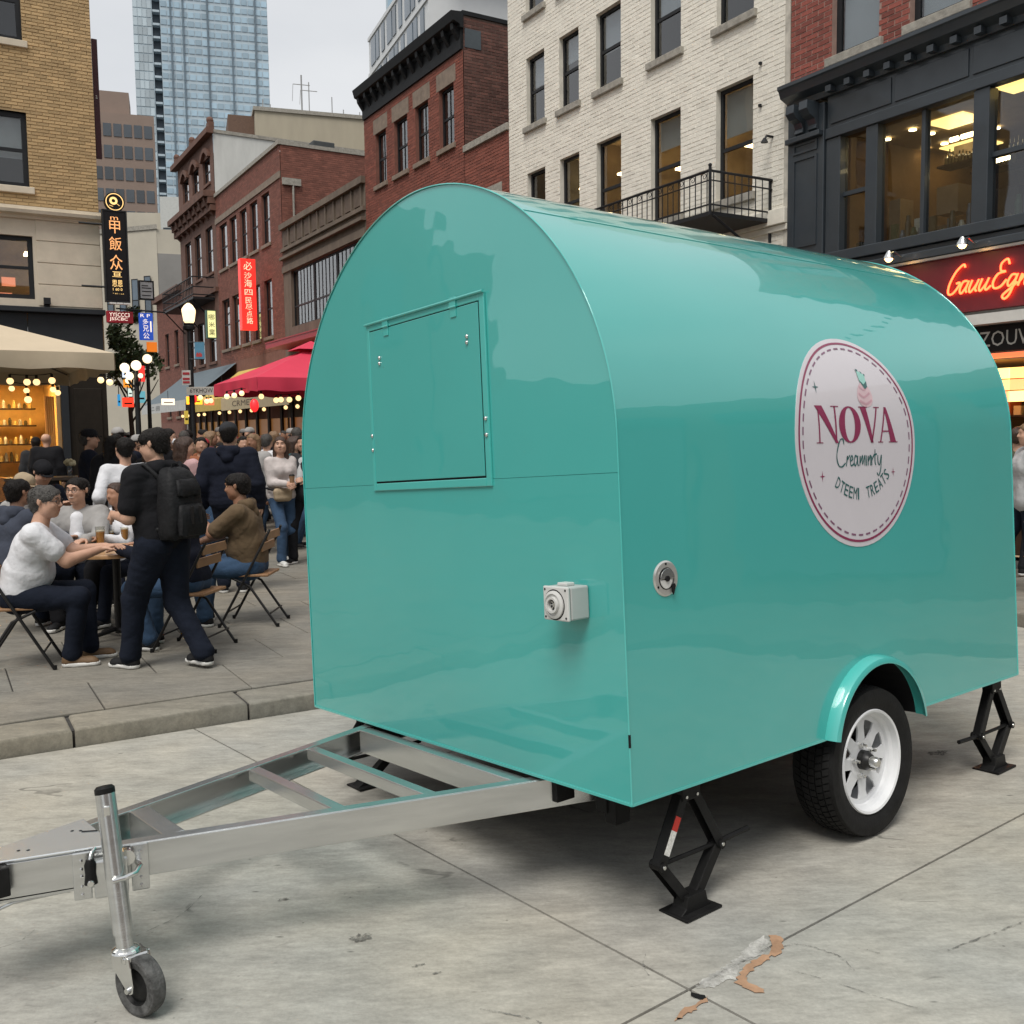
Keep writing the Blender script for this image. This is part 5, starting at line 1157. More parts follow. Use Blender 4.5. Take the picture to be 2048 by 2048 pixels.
for root_, a_, b_, top_ in ((lb, 19.82, 21.92, 3.0), (rc, 21.98, 28.3, 2.5), (vc, 46.04, 53.28, 2.4), (bw, 28.36, 28.4, 2.4)):
    k = MB(); pbox(P, k, a_, b_, .0, top_ - .003, -.3, -.03); k.build('ground_floor_wall', M_('dark_front', (.03, .02, .016)), root_)
# ------------------------------------------------------------------ far towers and end of the street
def tower_root(name, label, x, y, Y, yaw, cat='tower'):
    p = dp(x, y, Y); return thing(name, label, cat, (p.x, p.y, 0), yaw)
def block(root, name, m, w_, dpt, z0, z1, x0=0, y0=0):
    k = MB(); k.box((x0, y0, z0), (x0 + w_, y0 + dpt, z1)); return k.build(name, m, root)
def grid_face(root, P, u0, u1, z0, z1, nu, nz, m_glass, m_bar, fu=.8, fz=.62, name='window', ind=300, dep=.12):
    """panes of a far facade, every one its own object up to the limit"""
    du, dz = (u1 - u0) / nu, (z1 - z0) / nz; cells = []
    for j in range(nz):
        for i in range(nu): cells.append((u0 + du * (i + (1 - fu) / 2), z0 + dz * (j + (1 - fz) / 2), du * fu, dz * fz))
    q = MB(); pbox(P, q, 0, du * fu, 0, dz * fz, 0, dep); me = bpy.data.meshes.new(name); me.from_pydata(q.v, [], q.f)
    bm = bmesh.new(); bm.from_mesh(me); bmesh.ops.recalc_face_normals(bm, faces=bm.faces); bm.to_mesh(me); bm.free(); me.materials.append(m_glass)
    o0 = Vector(P(0, 0, 0))
    for u, z, a, b in cells[:ind]: link(name, me, root, Vector(P(u, z, 0)) - o0)
    k = MB()
    for u, z, a, b in cells[ind:]: pbox(P, k, u, u + a, z, z + b, 0, dep)
    if k.v: k.build(name + '_panes', m_glass, root, kind='stuff')
def glassy(name, col, isl=.3): return mat(name, col, .12, .0, var=.25, scale=.08, spec=1.0, rand=isl, coat=.8)
Y1 = 240
s_ = Y1 / F_PX * 2048 / 1932                 # metres per photograph pixel there
gt = tower_root('glass_tower', 'tall blue-grey glass office tower rising out of the picture', 265, 400, Y1, math.radians(15.5))
zt_ = dp(300, -60, Y1).z; zb_ = 20
W1 = (490 - 258) * s_ * 1.03
M_gt = glassy('tower_glass_hazed', (.30, .43, .52), .22); M_gs = mat('tower_spandrel', (.42, .50, .55), .4, var=.12, scale=.1); M_gd = mat('tower_recess', (.05, .07, .09), .5, var=.3, scale=.2)  # distance haze put into the paler blue glass colour
block(gt, 'shaft', M_gs, W1 * .80, 18, zb_, zt_, W1 * .20, 0); block(gt, 'recess', M_gd, W1 * .06, 17, zb_, zt_, W1 * .14, 2.2); block(gt, 'side_wing', M_gs, W1 * .14, 18, zb_, zt_, 0, 1.2)
PF = lambda u, z, d: (u, -d, z)
grid_face(gt, PF, W1 * .20, W1, zb_, zt_, 16, 44, M_gt, None, .86, .62)
grid_face(gt, lambda u, z, d: (u, 1.2 - d, z), 0, W1 * .135, zb_, zt_, 4, 44, glassy('tower_glass_pale', (.42, .50, .54), .3), None, .92, .88)
for i in range(30):
    z = zb_ + (zt_ - zb_) * i / 30; k = MB(); k.box((W1 * .145, .4, z), (W1 * .195, 2.2, z + .5)); k.build('balcony', M_gs, gt)
for i in (.27, .36, .54, .72, .9):
    k = MB(); k.box((W1 * i, -.5, zb_), (W1 * i + .35, -.12, zt_)); k.build('fin', M_('tower_fin', (.12, .17, .21), .5), gt)
Y2 = 170; s_ = Y2 / F_PX * 2048 / 1932
bt = tower_root('office_tower', 'brown stone office tower with rows of dark square windows', 176, 400, Y2, math.radians(19))
z1, z2 = dp(250, 208, Y2).z, dp(200, 162, Y2).z; W2 = (276 - 176) * s_ * 1.12
M_bt = mat('brown_tower_stone', (.25, .185, .15), .85, var=.08, scale=.2)
block(bt, 'shaft', M_bt, W2, 14, 0, z1, 0, 0); block(bt, 'penthouse', M_bt, W2 * .62, 8, z1, z2, 0, 1.5)
grid_face(bt, PF, .3, W2 - .2, 12, z1 - 1.0, 6, 12, mat('tower_window_dark', (.035, .045, .055), .2, var=.4, scale=.3, spec=1., rand=.5), None, .78, .58, dep=.1)
# beige slab with masts behind the brick roofs
Y3 = 95; s_ = Y3 / F_PX * 2048 / 1932
bs = tower_root('flat_block', 'beige flat-roofed block with masts behind the brick roofs', 482, 250, Y3, math.radians(18), 'building')
zt_ = dp(482, 208, Y3).z; block(bs, 'main_wall', mat('beige_render', (.40, .355, .27), .9, var=.12, scale=.5, stretch=(1, 1, .25)), 26, 8, 0, zt_); 
k = MB(); k.box((-.15, -.15, zt_), (26.1, 8.1, zt_ + .35)); k.build('coping', M_stone, bs)
k = MB(); k.box((-2.4, 1.2, 0), (-.02, 8, zt_ - .2)); k.build('stair_tower', mat('brown_render', (.14, .085, .06), .9), bs)
for i, (x, h) in enumerate(((.9, 1.4), (1.6, 1.0), (4.6, 4.0), (5.3, 3.4), (7.5, 2.2), (8.6, 1.1), (10.2, 1.0), (11.5, 1.2))):
    k = MB(); k.tube([(x, 2, zt_ + .3), (x, 2, zt_ + .3 + h)], .05 if i != 2 else .08, 5)
    if h > 3: k.tube([(x - .8, 2, zt_ + h * .85), (x + .8, 2, zt_ + h * .85)], .04, 5); k.tube([(x - .8, 2, zt_ + h * .85), (x - .9, 2, zt_ + h * .45)], .03, 4)
    k.build('mast', mat('mast_metal', (.3, .3, .3), .5), bs)
# white block and glass tower at the top, right of the gap
Y4 = 75; s_ = Y4 / F_PX * 2048 / 1932
wt = tower_root('white_block', 'white modern block with dark slit windows behind the black cornice', 807, 140, Y4, math.radians(0), 'building')
wt.rotation_euler.z = math.radians(0)
pA, pB = dp(696, 80, Y4 + 16), dp(808, 0, Y4)
ang = math.atan2(pB.y - pA.y, pB.x - pA.x); lenw = math.hypot(pB.x - pA.x, pB.y - pA.y)
wt.location = (pA.x, pA.y, 0); wt.rotation_euler.z = ang
zt_ = dp(696, 80, Y4 + 16).z + .5
M_wt = mat('white_panel', (.60, .61, .61), .5, var=.06, scale=.5)
block(wt, 'main_wall', M_wt, lenw, 10, 0, zt_); block(wt, 'upper_wall', M_wt, lenw * .5, 10, zt_, zt_ + 5, lenw * .62, .5)
M_slit = mat('slit_window', (.07, .10, .13), .15, spec=1., var=.3, scale=.4, rand=.3)
for j in range(4):
    z = zt_ - 2.6 - j * 3.1
    for i in range(9):
        u = .9 + i * (lenw - 1.5) / 9 + (.5 if j % 2 else 0); k = MB(); k.box((u, -.08, z - .3), (u + (.9 if i % 3 else 1.5), .0, z + 1.9)); k.build('window', M_slit, wt)
    k = MB(); k.box((0, -.12, z + 2.1), (lenw, 0, z + 2.4)); k.build('floor_band', M_wt, wt)
Y5 = 130; s_ = Y5 / F_PX * 2048 / 1932
g2 = tower_root('glass_tower', 'pale blue glass tower behind the white modern block', 728, 0, Y5, math.radians(4))
W5 = (965 - 728) * s_ * 1.05; zt_ = dp(800, -150, Y5).z
block(g2, 'shaft', M_gs, W5, 12, 0, zt_); grid_face(g2, PF, .2, W5, 22, zt_, 18, 20, glassy('tower_glass_sky', (.25, .37, .46), .25), None, .9, .8, ind=280)
k = MB(); k.box((W5 * .36, -.4, 0), (W5 * .37, -.12, zt_)); k.build('fin', M_gs, g2)
# cream block closing the street
Y6 = 68
ce = thing('cream_building', 'cream rendered building with four slim windows closing the street', 'building', tuple(dp(306, 700, Y6).xy) + (0,), math.radians(20))
zt_ = dp(306, 432, Y6).z; zb2 = dp(306, 478, Y6).z
M_cr = mat('cream_render', (.47, .43, .35), .9, var=.08, scale=.6); M_gr = mat('grey_render', (.25, .24, .225), .9, var=.1, scale=.6)
k = MB(); k.box((0, 0, zb2), (8, 9, zt_)); k.build('upper_wall', M_cr, ce)
k = MB(); k.box((0.02, -.06, 0), (8, 9, zb2)); k.build('lower_wall', M_gr, ce)
PL = lambda u, z, d: (-.04 - u * .78, -d + u * .62, z)
k = MB(); k.add([PL(-.04, 0, 0), PL(7, 0, 0), PL(7, zt_ , 0), PL(-.04, zt_, 0)], [(0, 1, 2, 3)]); k.build('street_wall', M_cr, ce)
zc = dp(285, 560, Y6).z; zd = dp(285, 500, Y6).z
for i in range(4): window(ce, PL, .6 + i * 1.05, 1.15 + i * 1.05, zc - 1.6, zd - .7 - .15 * i, sill=False, room=False, fr=.05, glass=M_slit, dep=-.16)
k = MB(); k.add([PL(-.1, zt_, .1), PL(7, zt_, .1), PL(7, zt_ + .3, .1), PL(-.1, zt_ + .3, .1), PL(-.1, zt_, -.3), PL(7, zt_, -.3), PL(7, zt_ + .3, -.3), PL(-.1, zt_ + .3, -.3)], [(0, 1, 2, 3), (4, 7, 6, 5), (0, 4, 5, 1), (3, 2, 6, 7), (0, 3, 7, 4), (1, 5, 6, 2)]); k.build('coping', M_stone, ce)
c2 = thing('cream_building', 'taller cream building with white-framed windows stepping up behind the closing block', 'building', tuple(dp(240, 700, 84).xy) + (0,), math.radians(8))
zt_ = dp(260, 400, 84).z; k = MB(); k.box((-.5, 0, 0), (7.5, 6, zt_)); k.build('wall', M_cr, c2)
zt3 = dp(310, 392, 84).z; k = MB(); k.box((3.4, -1, zt_ - 3), (8.5, 5, zt3 + .8)); k.build('stair_house', mat('pale_render', (.48, .49, .47), .8, var=.1), c2)
P6 = lambda u, z, d: (u, -d, z)
window(c2, P6, .5, 1.9, dp(260, 480, 84).z, dp(260, 460, 84).z, m_fr=M_('white_metal', (.6, .58, .54)), sill=False, room=False, glass=M_slit, muntins=1, rail=0, dep=-.06)
window(c2, lambda u, z, d: (u, -1 - d, z), 3.6, 4.6, dp(300, 455, 84).z, dp(300, 432, 84).z, sill=False, room=False, glass=M_slit, rail=0, dep=-.06)
# unseen blocks, heights shaped for the trailer's reflections: the street goes on to the left, the right and behind the camera
def unseen_block(label, t0, t1, s0, s1, h, col):
    r = thing('building', label, 'building', st(0, 0), PHI); k = MB(); k.box((t0, s0, 0), (t1, s1, h)); m = mat('block_' + str(len(_mats)), col, .85, var=.15, scale=.6); k.build('wall', m, r)
    for j in range(int((h - 4) / 3.4)):
        for i in range(int((t1 - t0) / 3)): 
            z = 4.4 + j * 3.4; u = t0 + 1 + i * 3; k = MB(); k.box((u, s1 - .02, z), (u + 1.2, s1 + .05, z + 1.9)) if s1 < 0 else k.box((u, s0 - .05, z), (u + 1.2, s0 + .02, z + 1.9)); k.build('window', M_slit, r)
unseen_block('grey-brown block along the cross street left of the cafe', -14, -9.2, LEFT_S - .5, LEFT_S + 10, 8.0, (.16, .12, .09))
unseen_block('low brick block further along the cross street', -16.8, -14.2, LEFT_S - .5, LEFT_S + 10, 7.2, (.20, .09, .06))
unseen_block('single-storey grey block at the end of the cross street', -44, -17.0, LEFT_S + 1, LEFT_S + 12, 3.7, (.2, .2, .19))
unseen_block('brick block across the forecourt behind the camera', -14, 14, -34, -24, 11, (.20, .10, .07))
unseen_block('low dark block on the left side of the forecourt', -40, -30, -24, 12, 6.0, (.14, .11, .09))
lowb = thing('building', 'low painted shop building right of the brick shop', 'building', st(ROW_T, 0), PHI)  # unseen block, kept low so the trailer side reflects sky above it
k = MB(); k.box((.05, -12, 0), (9, 4.5, 4.7)); k.build('wall', M_('low_shop_wall', (.16, .13, .10), .7, var=.3, scale=.8), lowb)
for i in range(4):
    u = 2.6 - i * 3.6; k = MB(); k.box((.0, u - 1.4, .5), (.06, u + 1.4, 3.2)); k.build('shop_window', M_slit, lowb)
    k = MB(); k.box((-.05, u - 1.5, 3.3), (.06, u + 1.5, 3.9)); k.build('shop_board', M_('low_shop_board', (.03, .12, .12), .5), lowb)
# ------------------------------------------------------------------ people: one smooth skin per body, clothes as children
def smin(a, b, k):
    h = np.clip(.5 + .5 * (b - a) / k, 0, 1); return a * h + b * (1 - h) - k * h * (1 - h)
def v3(*a): return np.array(a, float)
class SDF:
    """smooth union of tapered capsules on a grid, turned into a surface"""
    def __init__(s): s.pr = []; s.cut = []; s.clip = []; s.noise = 0; s.k = .03; s.seed = 0
    def cap(s, a, b, ra, rb=None, k=None): s.pr.append((np.array(a, float), np.array(b, float), ra, ra if rb is None else rb, k)); return s
    def mesh(s, h):
        lo = np.min([np.minimum(p[0] - max(p[2], p[3]), p[1] - max(p[2], p[3])) for p in s.pr], 0) - 2.5 * h - s.noise
        hi = np.max([np.maximum(p[0] + max(p[2], p[3]), p[1] + max(p[2], p[3])) for p in s.pr], 0) + 2.5 * h + s.noise
        n = np.ceil((hi - lo) / h).astype(int) + 1
        ax = [lo[i] + h * np.arange(n[i]) for i in range(3)]; D = np.full(n, .25)
        for a, b, ra, rb, k in s.pr:
            k = k or s.k; mg = k + 2 * h + s.noise * 2; r = max(ra, rb) + mg
            l2 = np.maximum(((np.minimum(a, b) - r - lo) / h).astype(int), 0); h2 = np.minimum(((np.maximum(a, b) + r - lo) / h).astype(int) + 2, n)
            sl = tuple(slice(l2[i], h2[i]) for i in range(3)); X, Y, Z = np.meshgrid(*[ax[i][sl[i]] for i in range(3)], indexing='ij', sparse=True)
            d = b - a; L2 = max(d @ d, 1e-12)
            t = np.clip(((X - a[0]) * d[0] + (Y - a[1]) * d[1] + (Z - a[2]) * d[2]) / L2, 0, 1)
            q = np.sqrt((X - a[0] - t * d[0]) ** 2 + (Y - a[1] - t * d[1]) ** 2 + (Z - a[2] - t * d[2]) ** 2) - (ra + (rb - ra) * t)
            D[sl] = smin(D[sl], q, k)
        X, Y, Z = np.meshgrid(*ax, indexing='ij', sparse=True)
        if s.noise:
            r = np.random.RandomState(s.seed + 5); w_ = 0
            for f in (34, 52, 80, 120):       # creases: ridged, bent waves, steeper than they are wide
                v = r.normal(size=3) * (1, 1, 1.6); v /= np.linalg.norm(v); v2 = r.normal(size=3) * f * .35; v3_ = r.normal(size=3) * 9
                am = .55 + .45 * np.sin(X * v3_[0] + Y * v3_[1] + Z * v3_[2] + r.uniform(0, 6))
                w_ = w_ + am * (1.1 - 2.2 * np.abs(np.sin(((X * v[0] + Y * v[1] + Z * v[2]) * f + 1.6 * np.sin(X * v2[0] + Y * v2[1] + Z * v2[2] + r.uniform(0, 6)) + r.uniform(0, 6)) * .5)) ** .8) * (34 / f) ** .6
            D = D + s.noise * .4 * w_
        for c, r in s.cut: D = np.maximum(D, r - np.sqrt((X - c[0]) ** 2 + (Y - c[1]) ** 2 + (Z - c[2]) ** 2))
        for c, nrm in s.clip: D = np.maximum(D, (X - c[0]) * nrm[0] + (Y - c[1]) * nrm[1] + (Z - c[2]) * nrm[2])
        return nets(D, lo, h)
def nets(D, lo, h):
    n = np.array(D.shape); ins = D < 0
    P = np.zeros((*(n - 1), 3)); Cn = np.zeros(n - 1)
    for axis in range(3):
        o = [i for i in range(3) if i != axis]
        a = [slice(None)] * 3; b = [slice(None)] * 3; a[axis] = slice(0, -1); b[axis] = slice(1, None)
        da, db = D[tuple(a)], D[tuple(b)]; cr_ = ins[tuple(a)] != ins[tuple(b)]
        t = np.where(cr_, da / np.where(cr_, da - db, 1), 0)
        for p in (0, 1):
            for q in (0, 1):
                sl = [slice(None)] * 3; sl[o[0]] = slice(p, n[o[0]] - 1 + p); sl[o[1]] = slice(q, n[o[1]] - 1 + q)
                c = cr_[tuple(sl)]; P[..., axis] += np.where(c, t[tuple(sl)], 0); P[..., o[0]] += c * p; P[..., o[1]] += c * q; Cn += c
    m = Cn > 0; idx = np.full(n - 1, -1); idx[m] = np.arange(m.sum()); ii = np.argwhere(m)
    V = lo + h * (ii + P[m] / Cn[m][:, None]); F = []
    for axis in range(3):
        o = [(axis + 1) % 3, (axis + 2) % 3]
        a = [slice(1, -1)] * 3; b = [slice(1, -1)] * 3; a[axis] = slice(0, -1); b[axis] = slice(1, None)
        ia, ib = ins[tuple(a)], ins[tuple(b)]
        for flip in (0, 1):
            w_ = np.argwhere((ia & ~ib) if not flip else (~ia & ib))
            if not len(w_): continue
            w_ = w_.copy()
            for i in o: w_[:, i] += 1
            def cell(d0, d1):
                c = w_.copy(); c[:, o[0]] += d0; c[:, o[1]] += d1; return idx[c[:, 0], c[:, 1], c[:, 2]]
            q = [cell(-1, -1), cell(0, -1), cell(0, 0), cell(-1, 0)]
            if flip: q = q[::-1]
            F.append(np.stack(q, 1))
    return V, (np.concatenate(F) if F else np.zeros((0, 4), int))
def mesh_of(name, parts, m):
    vs, fs, o = [], [], 0
    for V, F in parts: vs.append(V); fs.append(F + o); o += len(V)
    me = bpy.data.meshes.new(name); me.from_pydata(np.concatenate(vs).tolist(), [], np.concatenate(fs).tolist()); me.shade_smooth(); me.materials.append(m); return me
def unit(v): return v / (np.linalg.norm(v) + 1e-9)
def ik(a, c, l1, l2, pole):
    d = c - a; L_ = np.linalg.norm(d)
    if L_ > (l1 + l2) * .995: c = a + d / L_ * (l1 + l2) * .995; d = c - a; L_ = np.linalg.norm(d)
    x = (l1 * l1 - l2 * l2 + L_ * L_) / (2 * L_); hgt = math.sqrt(max(l1 * l1 - x * x, 0)); u = d / L_; p = np.array(pole, float); p = unit(p - u * (p @ u))
    return a + u * x + p * hgt, c
def rotz(v, a): c, s = math.cos(a), math.sin(a); return v3(v[0] * c - v[1] * s, v[0] * s + v[1] * c, v[2])
def hand_caps(S, w_, d, pn, curl=.5, side=1, sc=1.):
    """palm, four fingers and thumb; d along the hand, pn out of the palm, side +1 for the right hand"""
    d = unit(np.array(d, float)); pn = unit(np.array(pn, float) - d * (d @ np.array(pn, float))); x = np.cross(d, pn) * side
    for o_ in (-.026, -.009, .009, .026): S.cap(w_ + d * .018 * sc + x * o_ * .7 * sc, w_ + d * .085 * sc + x * o_ * sc, .0135 * sc, .0105 * sc, .012)
    for i, (o_, l) in enumerate(((-.028, .066), (-.0095, .078), (.0095, .072), (.027, .056))):
        a = w_ + d * .088 * sc + x * o_ * sc; c1 = curl * (.75 + .12 * i); d1 = unit(d * math.cos(c1) + pn * math.sin(c1)); c2 = c1 * 2.1; d2 = unit(d * math.cos(c2) + pn * math.sin(c2))
        b = a + d1 * l * .5 * sc; c = b + d2 * l * .5 * sc; S.cap(a, b, .0095 * sc, .0085 * sc, .006); S.cap(b, c, .0085 * sc, .007 * sc, .005)
    a = w_ + d * .030 * sc - x * .030 * sc; b = a + unit(d * .7 - x * .6 + pn * .4) * .038 * sc; c = b + unit(d * .9 - x * .1 + pn * .5) * .030 * sc
    S.cap(a, b, .0125 * sc, .010 * sc, .010); S.cap(b, c, .0095 * sc, .008 * sc, .005)
SKIN = {'light': mat('skin_light', (.50, .29, .20), .5, var=.10, scale=12), 'mid': mat('skin_mid', (.36, .19, .12), .5, var=.10, scale=12), 'tan': mat('skin_tan', (.27, .135, .08), .5, var=.10, scale=12)}
HAIR = {'black': mat('hair_black', (.012, .010, .009), .5, var=.4, scale=60, bump=.6, bscale=120, stretch=(1, 1, .3)), 'brown': mat('hair_brown', (.045, .022, .013), .5, var=.4, scale=60, bump=.6, bscale=120, stretch=(1, 1, .3)),
        'grey': mat('hair_grey', (.050, .045, .04), .55, var=.5, scale=60, bump=.6, bscale=120), 'fair': mat('hair_fair', (.20, .12, .06), .5, var=.4, scale=60, bump=.5, bscale=120)}
def cloth(name, col, wv=.12): return mat('cloth_' + name, col, .92, var=wv, scale=9, bump=.32, bscale=26)
CL = {n: cloth(n, c) for n, c in dict(white=(.62, .62, .64), grey=(.30, .29, .28), pale=(.50, .45, .43), black=(.012, .012, .014), char=(.03, .031, .034), navy=(.010, .012, .021), blue=(.035, .042, .062), jeans=(.03, .065, .125), djeans=(.009, .012, .021),
      brown=(.105, .068, .035), olive=(.06, .06, .035), red=(.33, .02, .03), beige=(.34, .26, .17), pink=(.45, .28, .28), rust=(.26, .09, .04), lgrey=(.42, .42, .42), teal=(.02, .09, .10), wine=(.10, .02, .03)).items()}
M_sole = mat('shoe_sole', (.62, .61, .58), .6); M_shoe = {'black': mat('shoe_black', (.014, .014, .015), .7), 'brown': mat('shoe_brown', (.13, .075, .035), .7), 'grey': mat('shoe_grey', (.25, .25, .24), .7), 'white': mat('shoe_white', (.55, .55, .53), .6)}
M_eye = mat('eye', (.02, .015, .012), .15); M_eyew = mat('eye_white', (.40, .34, .30), .4); M_lip = mat('lip', (.30, .11, .09), .5); M_lens = mat('spectacle_frame', (.015, .014, .014), .3); M_teeth = mat('teeth', (.7, .67, .6), .3)

def person(label, loc, rz, H=1.75, sit=0., lean=0., fat=1., wr=None, wl=None, an=None, top='black', long_sleeve=True, coat=.0, bottom='djeans', shoe='black', skin='light', hair='black', hair_style='short', look=(0., 0.), res=.014,
           face=False, hat=None, hood=False, glasses=False, hands=(.6, .6), hres=.0055, build=1., female=False, noise=.006, group=None, smile=False, mask=False, collar=None, cat='person', apron=False, open_top=None, hpole=(0, -1, -.3), kpole=(0, 1, .15), sleeve=.62, loose=1.06):
    s = H / 1.75; root = thing('person', label, cat, loc, rz, group)
    pz = sit + .095 if sit else .925 * s
    pz /= s
    u = v3(0, math.sin(lean), math.cos(lean)); fx = v3(1, 0, 0)
    pel = v3(0, 0, pz); wst = pel + u * .17; chs = pel + u * .35 + v3(0, .012, 0); nk = pel + u * .525; hl = .5 * lean
    hu = v3(0, math.sin(hl) + .10, math.cos(hl)); hc = nk + unit(hu) * .152
    sw = (.185 if not female else .16) * build
    sh = {1: nk - u * .065 + fx * sw, -1: nk - u * .065 - fx * sw}; hip = {1: pel + fx * .092 - v3(0, 0, .03), -1: pel - fx * .092 - v3(0, 0, .03)}
    wt = {1: np.array(wr if wr is not None else (.27, .05, pz - .10), float) / (s if wr is not None else 1), -1: np.array(wl if wl is not None else (-.27, .05, pz - .10), float) / (s if wl is not None else 1)}
    el, ws, kn, ak = {}, {}, {}, {}
    for sd_ in (1, -1):
        el[sd_], ws[sd_] = ik(sh[sd_], wt[sd_], .285, .25, v3(sd_ * .45, hpole[1], hpole[2]))
        tgt = an[0 if sd_ == 1 else 1] if an else ((sd_ * .12, .42, .09) if sit else (sd_ * .10, -.02, .09))
        kn[sd_], ak[sd_] = ik(hip[sd_], np.array(tgt, float) / s, .43, .43, v3(sd_ * (.25 if sit else .05), *kpole[1:]))
    # skin of the whole body
    S = SDF(); S.k = .035
    S.cap(pel - fx * .06, pel + fx * .06, .10, k=.05); S.cap(wst - fx * .05, wst + fx * .05, .095 * (1 + (fat - 1) * .8), k=.06); S.cap(chs - fx * .075, chs + fx * .075, .10, k=.06); S.cap(sh[1] - fx * .03, sh[-1] + fx * .03, .052, k=.05)
    S.cap(nk - u * .04, hc - unit(hu) * .03, .055 * (1 + (fat - 1) * .6), .052, k=.03)
    for q in (1, -1):
        S.cap(sh[q], el[q], .050 * build, .042 * build, k=.03); S.cap(el[q], ws[q], .043 * build, .028, k=.02)
        S.cap(hip[q], kn[q], .075, .05, k=.04); S.cap(kn[q], ak[q], .05, .034, k=.03)
    parts = [S.mesh(max(res * 1.1, .013))]
    # head in its own finer grid, hands likewise; joined into the same skin
    yaw, pitch = look
    def hx(p):                               # head space (x right, y forward, z up) to body space
        p = np.array(p, float); c, n_ = math.cos(pitch), math.sin(pitch); p = v3(p[0], p[1] * c - p[2] * n_, p[1] * n_ + p[2] * c); return hc + rotz(p, yaw)
    Hd = SDF(); Hd.k = .02; g = .93 if female else 1.
    Hd.cap(hx((0, -.028, .030)), hx((0, .022, .034)), .079, .074, k=.03); Hd.cap(hx((-.018, .03, -.030)), hx((.018, .03, -.030)), .058, k=.03)
    Hd.cap(hx((-.012, .055, -.078)), hx((.012, .055, -.078)), .030 * g, k=.03); Hd.cap(hx((-.040, .02, -.062)), hx((.040, .02, -.062)), .026, k=.03)
    Hd.cap(hx((0, .088, .018)), hx((0, .106, -.018)), .009, .0125, k=.010); Hd.cap(hx((-.010, .098, -.020)), hx((.010, .098, -.020)), .008, k=.008)
    Hd.cap(hx((-.034, .080, .034)), hx((.034, .080, .034)), .012, k=.014); Hd.cap(hx((-.042, .070, -.018)), hx((-.030, .076, -.026)), .016, k=.02); Hd.cap(hx((.042, .070, -.018)), hx((.030, .076, -.026)), .016, k=.02)
    Hd.cap(hx((-.018, .085, -.050)), hx((.018, .085, -.050)), .0085, k=.010); Hd.cap(hx((-.014, .083, -.060)), hx((.014, .083, -.060)), .0085, k=.008)
    for q in (1, -1): Hd.cap(hx((q * .079, -.010, .012)), hx((q * .083, -.014, -.010)), .013, .009, k=.008); Hd.cap(hx((q * .084, -.020, .022)), hx((q * .084, -.022, .0)), .008, k=.006)
    Hd.cap(hc - unit(hu) * .12, hc - unit(hu) * .05, .052, k=.03)
    if face: Hd.cut = [(hx((q * .032, .108, .012)), .026) for q in (1, -1)]
    parts.append(Hd.mesh(.005 if face else max(res * .75, .008)))
    if hands:
        for q in (1, -1):
            Sh = SDF(); Sh.k = .010; d = unit(ws[q] - el[q]); Sh.cap(ws[q] - d * .05, ws[q] + d * .01, .030, .026, k=.01)
            pn = v3(-q, .2, -.4) if hands[0] >= 0 else v3(0, 0, -1); hand_caps(Sh, ws[q], d + v3(0, 0, -.05), pn, abs(hands[0 if q == 1 else 1]), q); parts.append(Sh.mesh(hres))
    sc = lambda V: V * s
    body = link('body', mesh_of('body', [(sc(V), F) for V, F in parts], SKIN[skin]), root)
    # top
    T = SDF(); T.k = .04; e = .013 + coat; T.noise = noise; T.seed = hash(label) % 997 if False else len(label) * 7 + ord(label[-1])
    T.cap(pel - fx * .075 + u * .02, pel + fx * .075 + u * .02, .112 + e, k=.06); T.cap(wst - fx * .062, wst + fx * .062, (.105 if not female else .092) * fat + e, k=.07); T.cap(chs - fx * .085 * build, chs + fx * .085 * build, .112 * (1 + (fat - 1) * .5) + e, k=.07); T.cap(sh[1] - fx * .03, sh[-1] + fx * .03, .060 + e * .7, k=.06)
    if fat > 1.1 and sit: T.cap(wst + v3(-.04, .06, -.03), wst + v3(.04, .06, -.03), .10 * fat, k=.07)
    if female: [T.cap(chs + v3(q * .065, .075, .0), chs + v3(q * .06, .085, -.02), .058, k=.04) for q in (1, -1)]
    for q in (1, -1):
        if long_sleeve: T.cap(sh[q], el[q], .058 * build + e, .048 * build + e, k=.035); T.cap(el[q], el[q] + (ws[q] - el[q]) * .95, .047 * build + e, .034 + e * .8, k=.03)
        else: T.cap(sh[q], sh[q] + (el[q] - sh[q]) * sleeve, .054 * build + e, .054 * build + e, k=.03)
    T.cut = [(nk + u * .052 + v3(0, .02, 0), .062)]
    hem = pel - u * (.075 if not sit else .04) - (v3(0, 0, coat * 2.6) if not sit else 0); T.clip = [(hem, -u if not sit else -v3(0, .3, .95))]
    if not long_sleeve: pass
    o = link('shirt' if coat < .012 else 'jacket', mesh_of('shirt', [(sc(V), F) for V, F in [T.mesh(res)]], CL[top]), root)
    if hood:
        Hh = SDF(); Hh.k = .04; b = nk - v3(0, .075, .015); Hh.noise = noise
        Hh.cap(b + fx * .07, b - fx * .07, .045, k=.03); Hh.cap(b + fx * .085 + v3(0, .05, .02), b + fx * .05 + v3(0, -.01, .03), .035, k=.03); Hh.cap(b - fx * .085 + v3(0, .05, .02), b - fx * .05 + v3(0, -.01, .03), .035, k=.03); Hh.cap(b + v3(0, -.02, -.06), b, .06, .04, k=.04)
        link('hood', mesh_of('hood', [(sc(V), F) for V, F in [Hh.mesh(res)]], CL[top]), root)
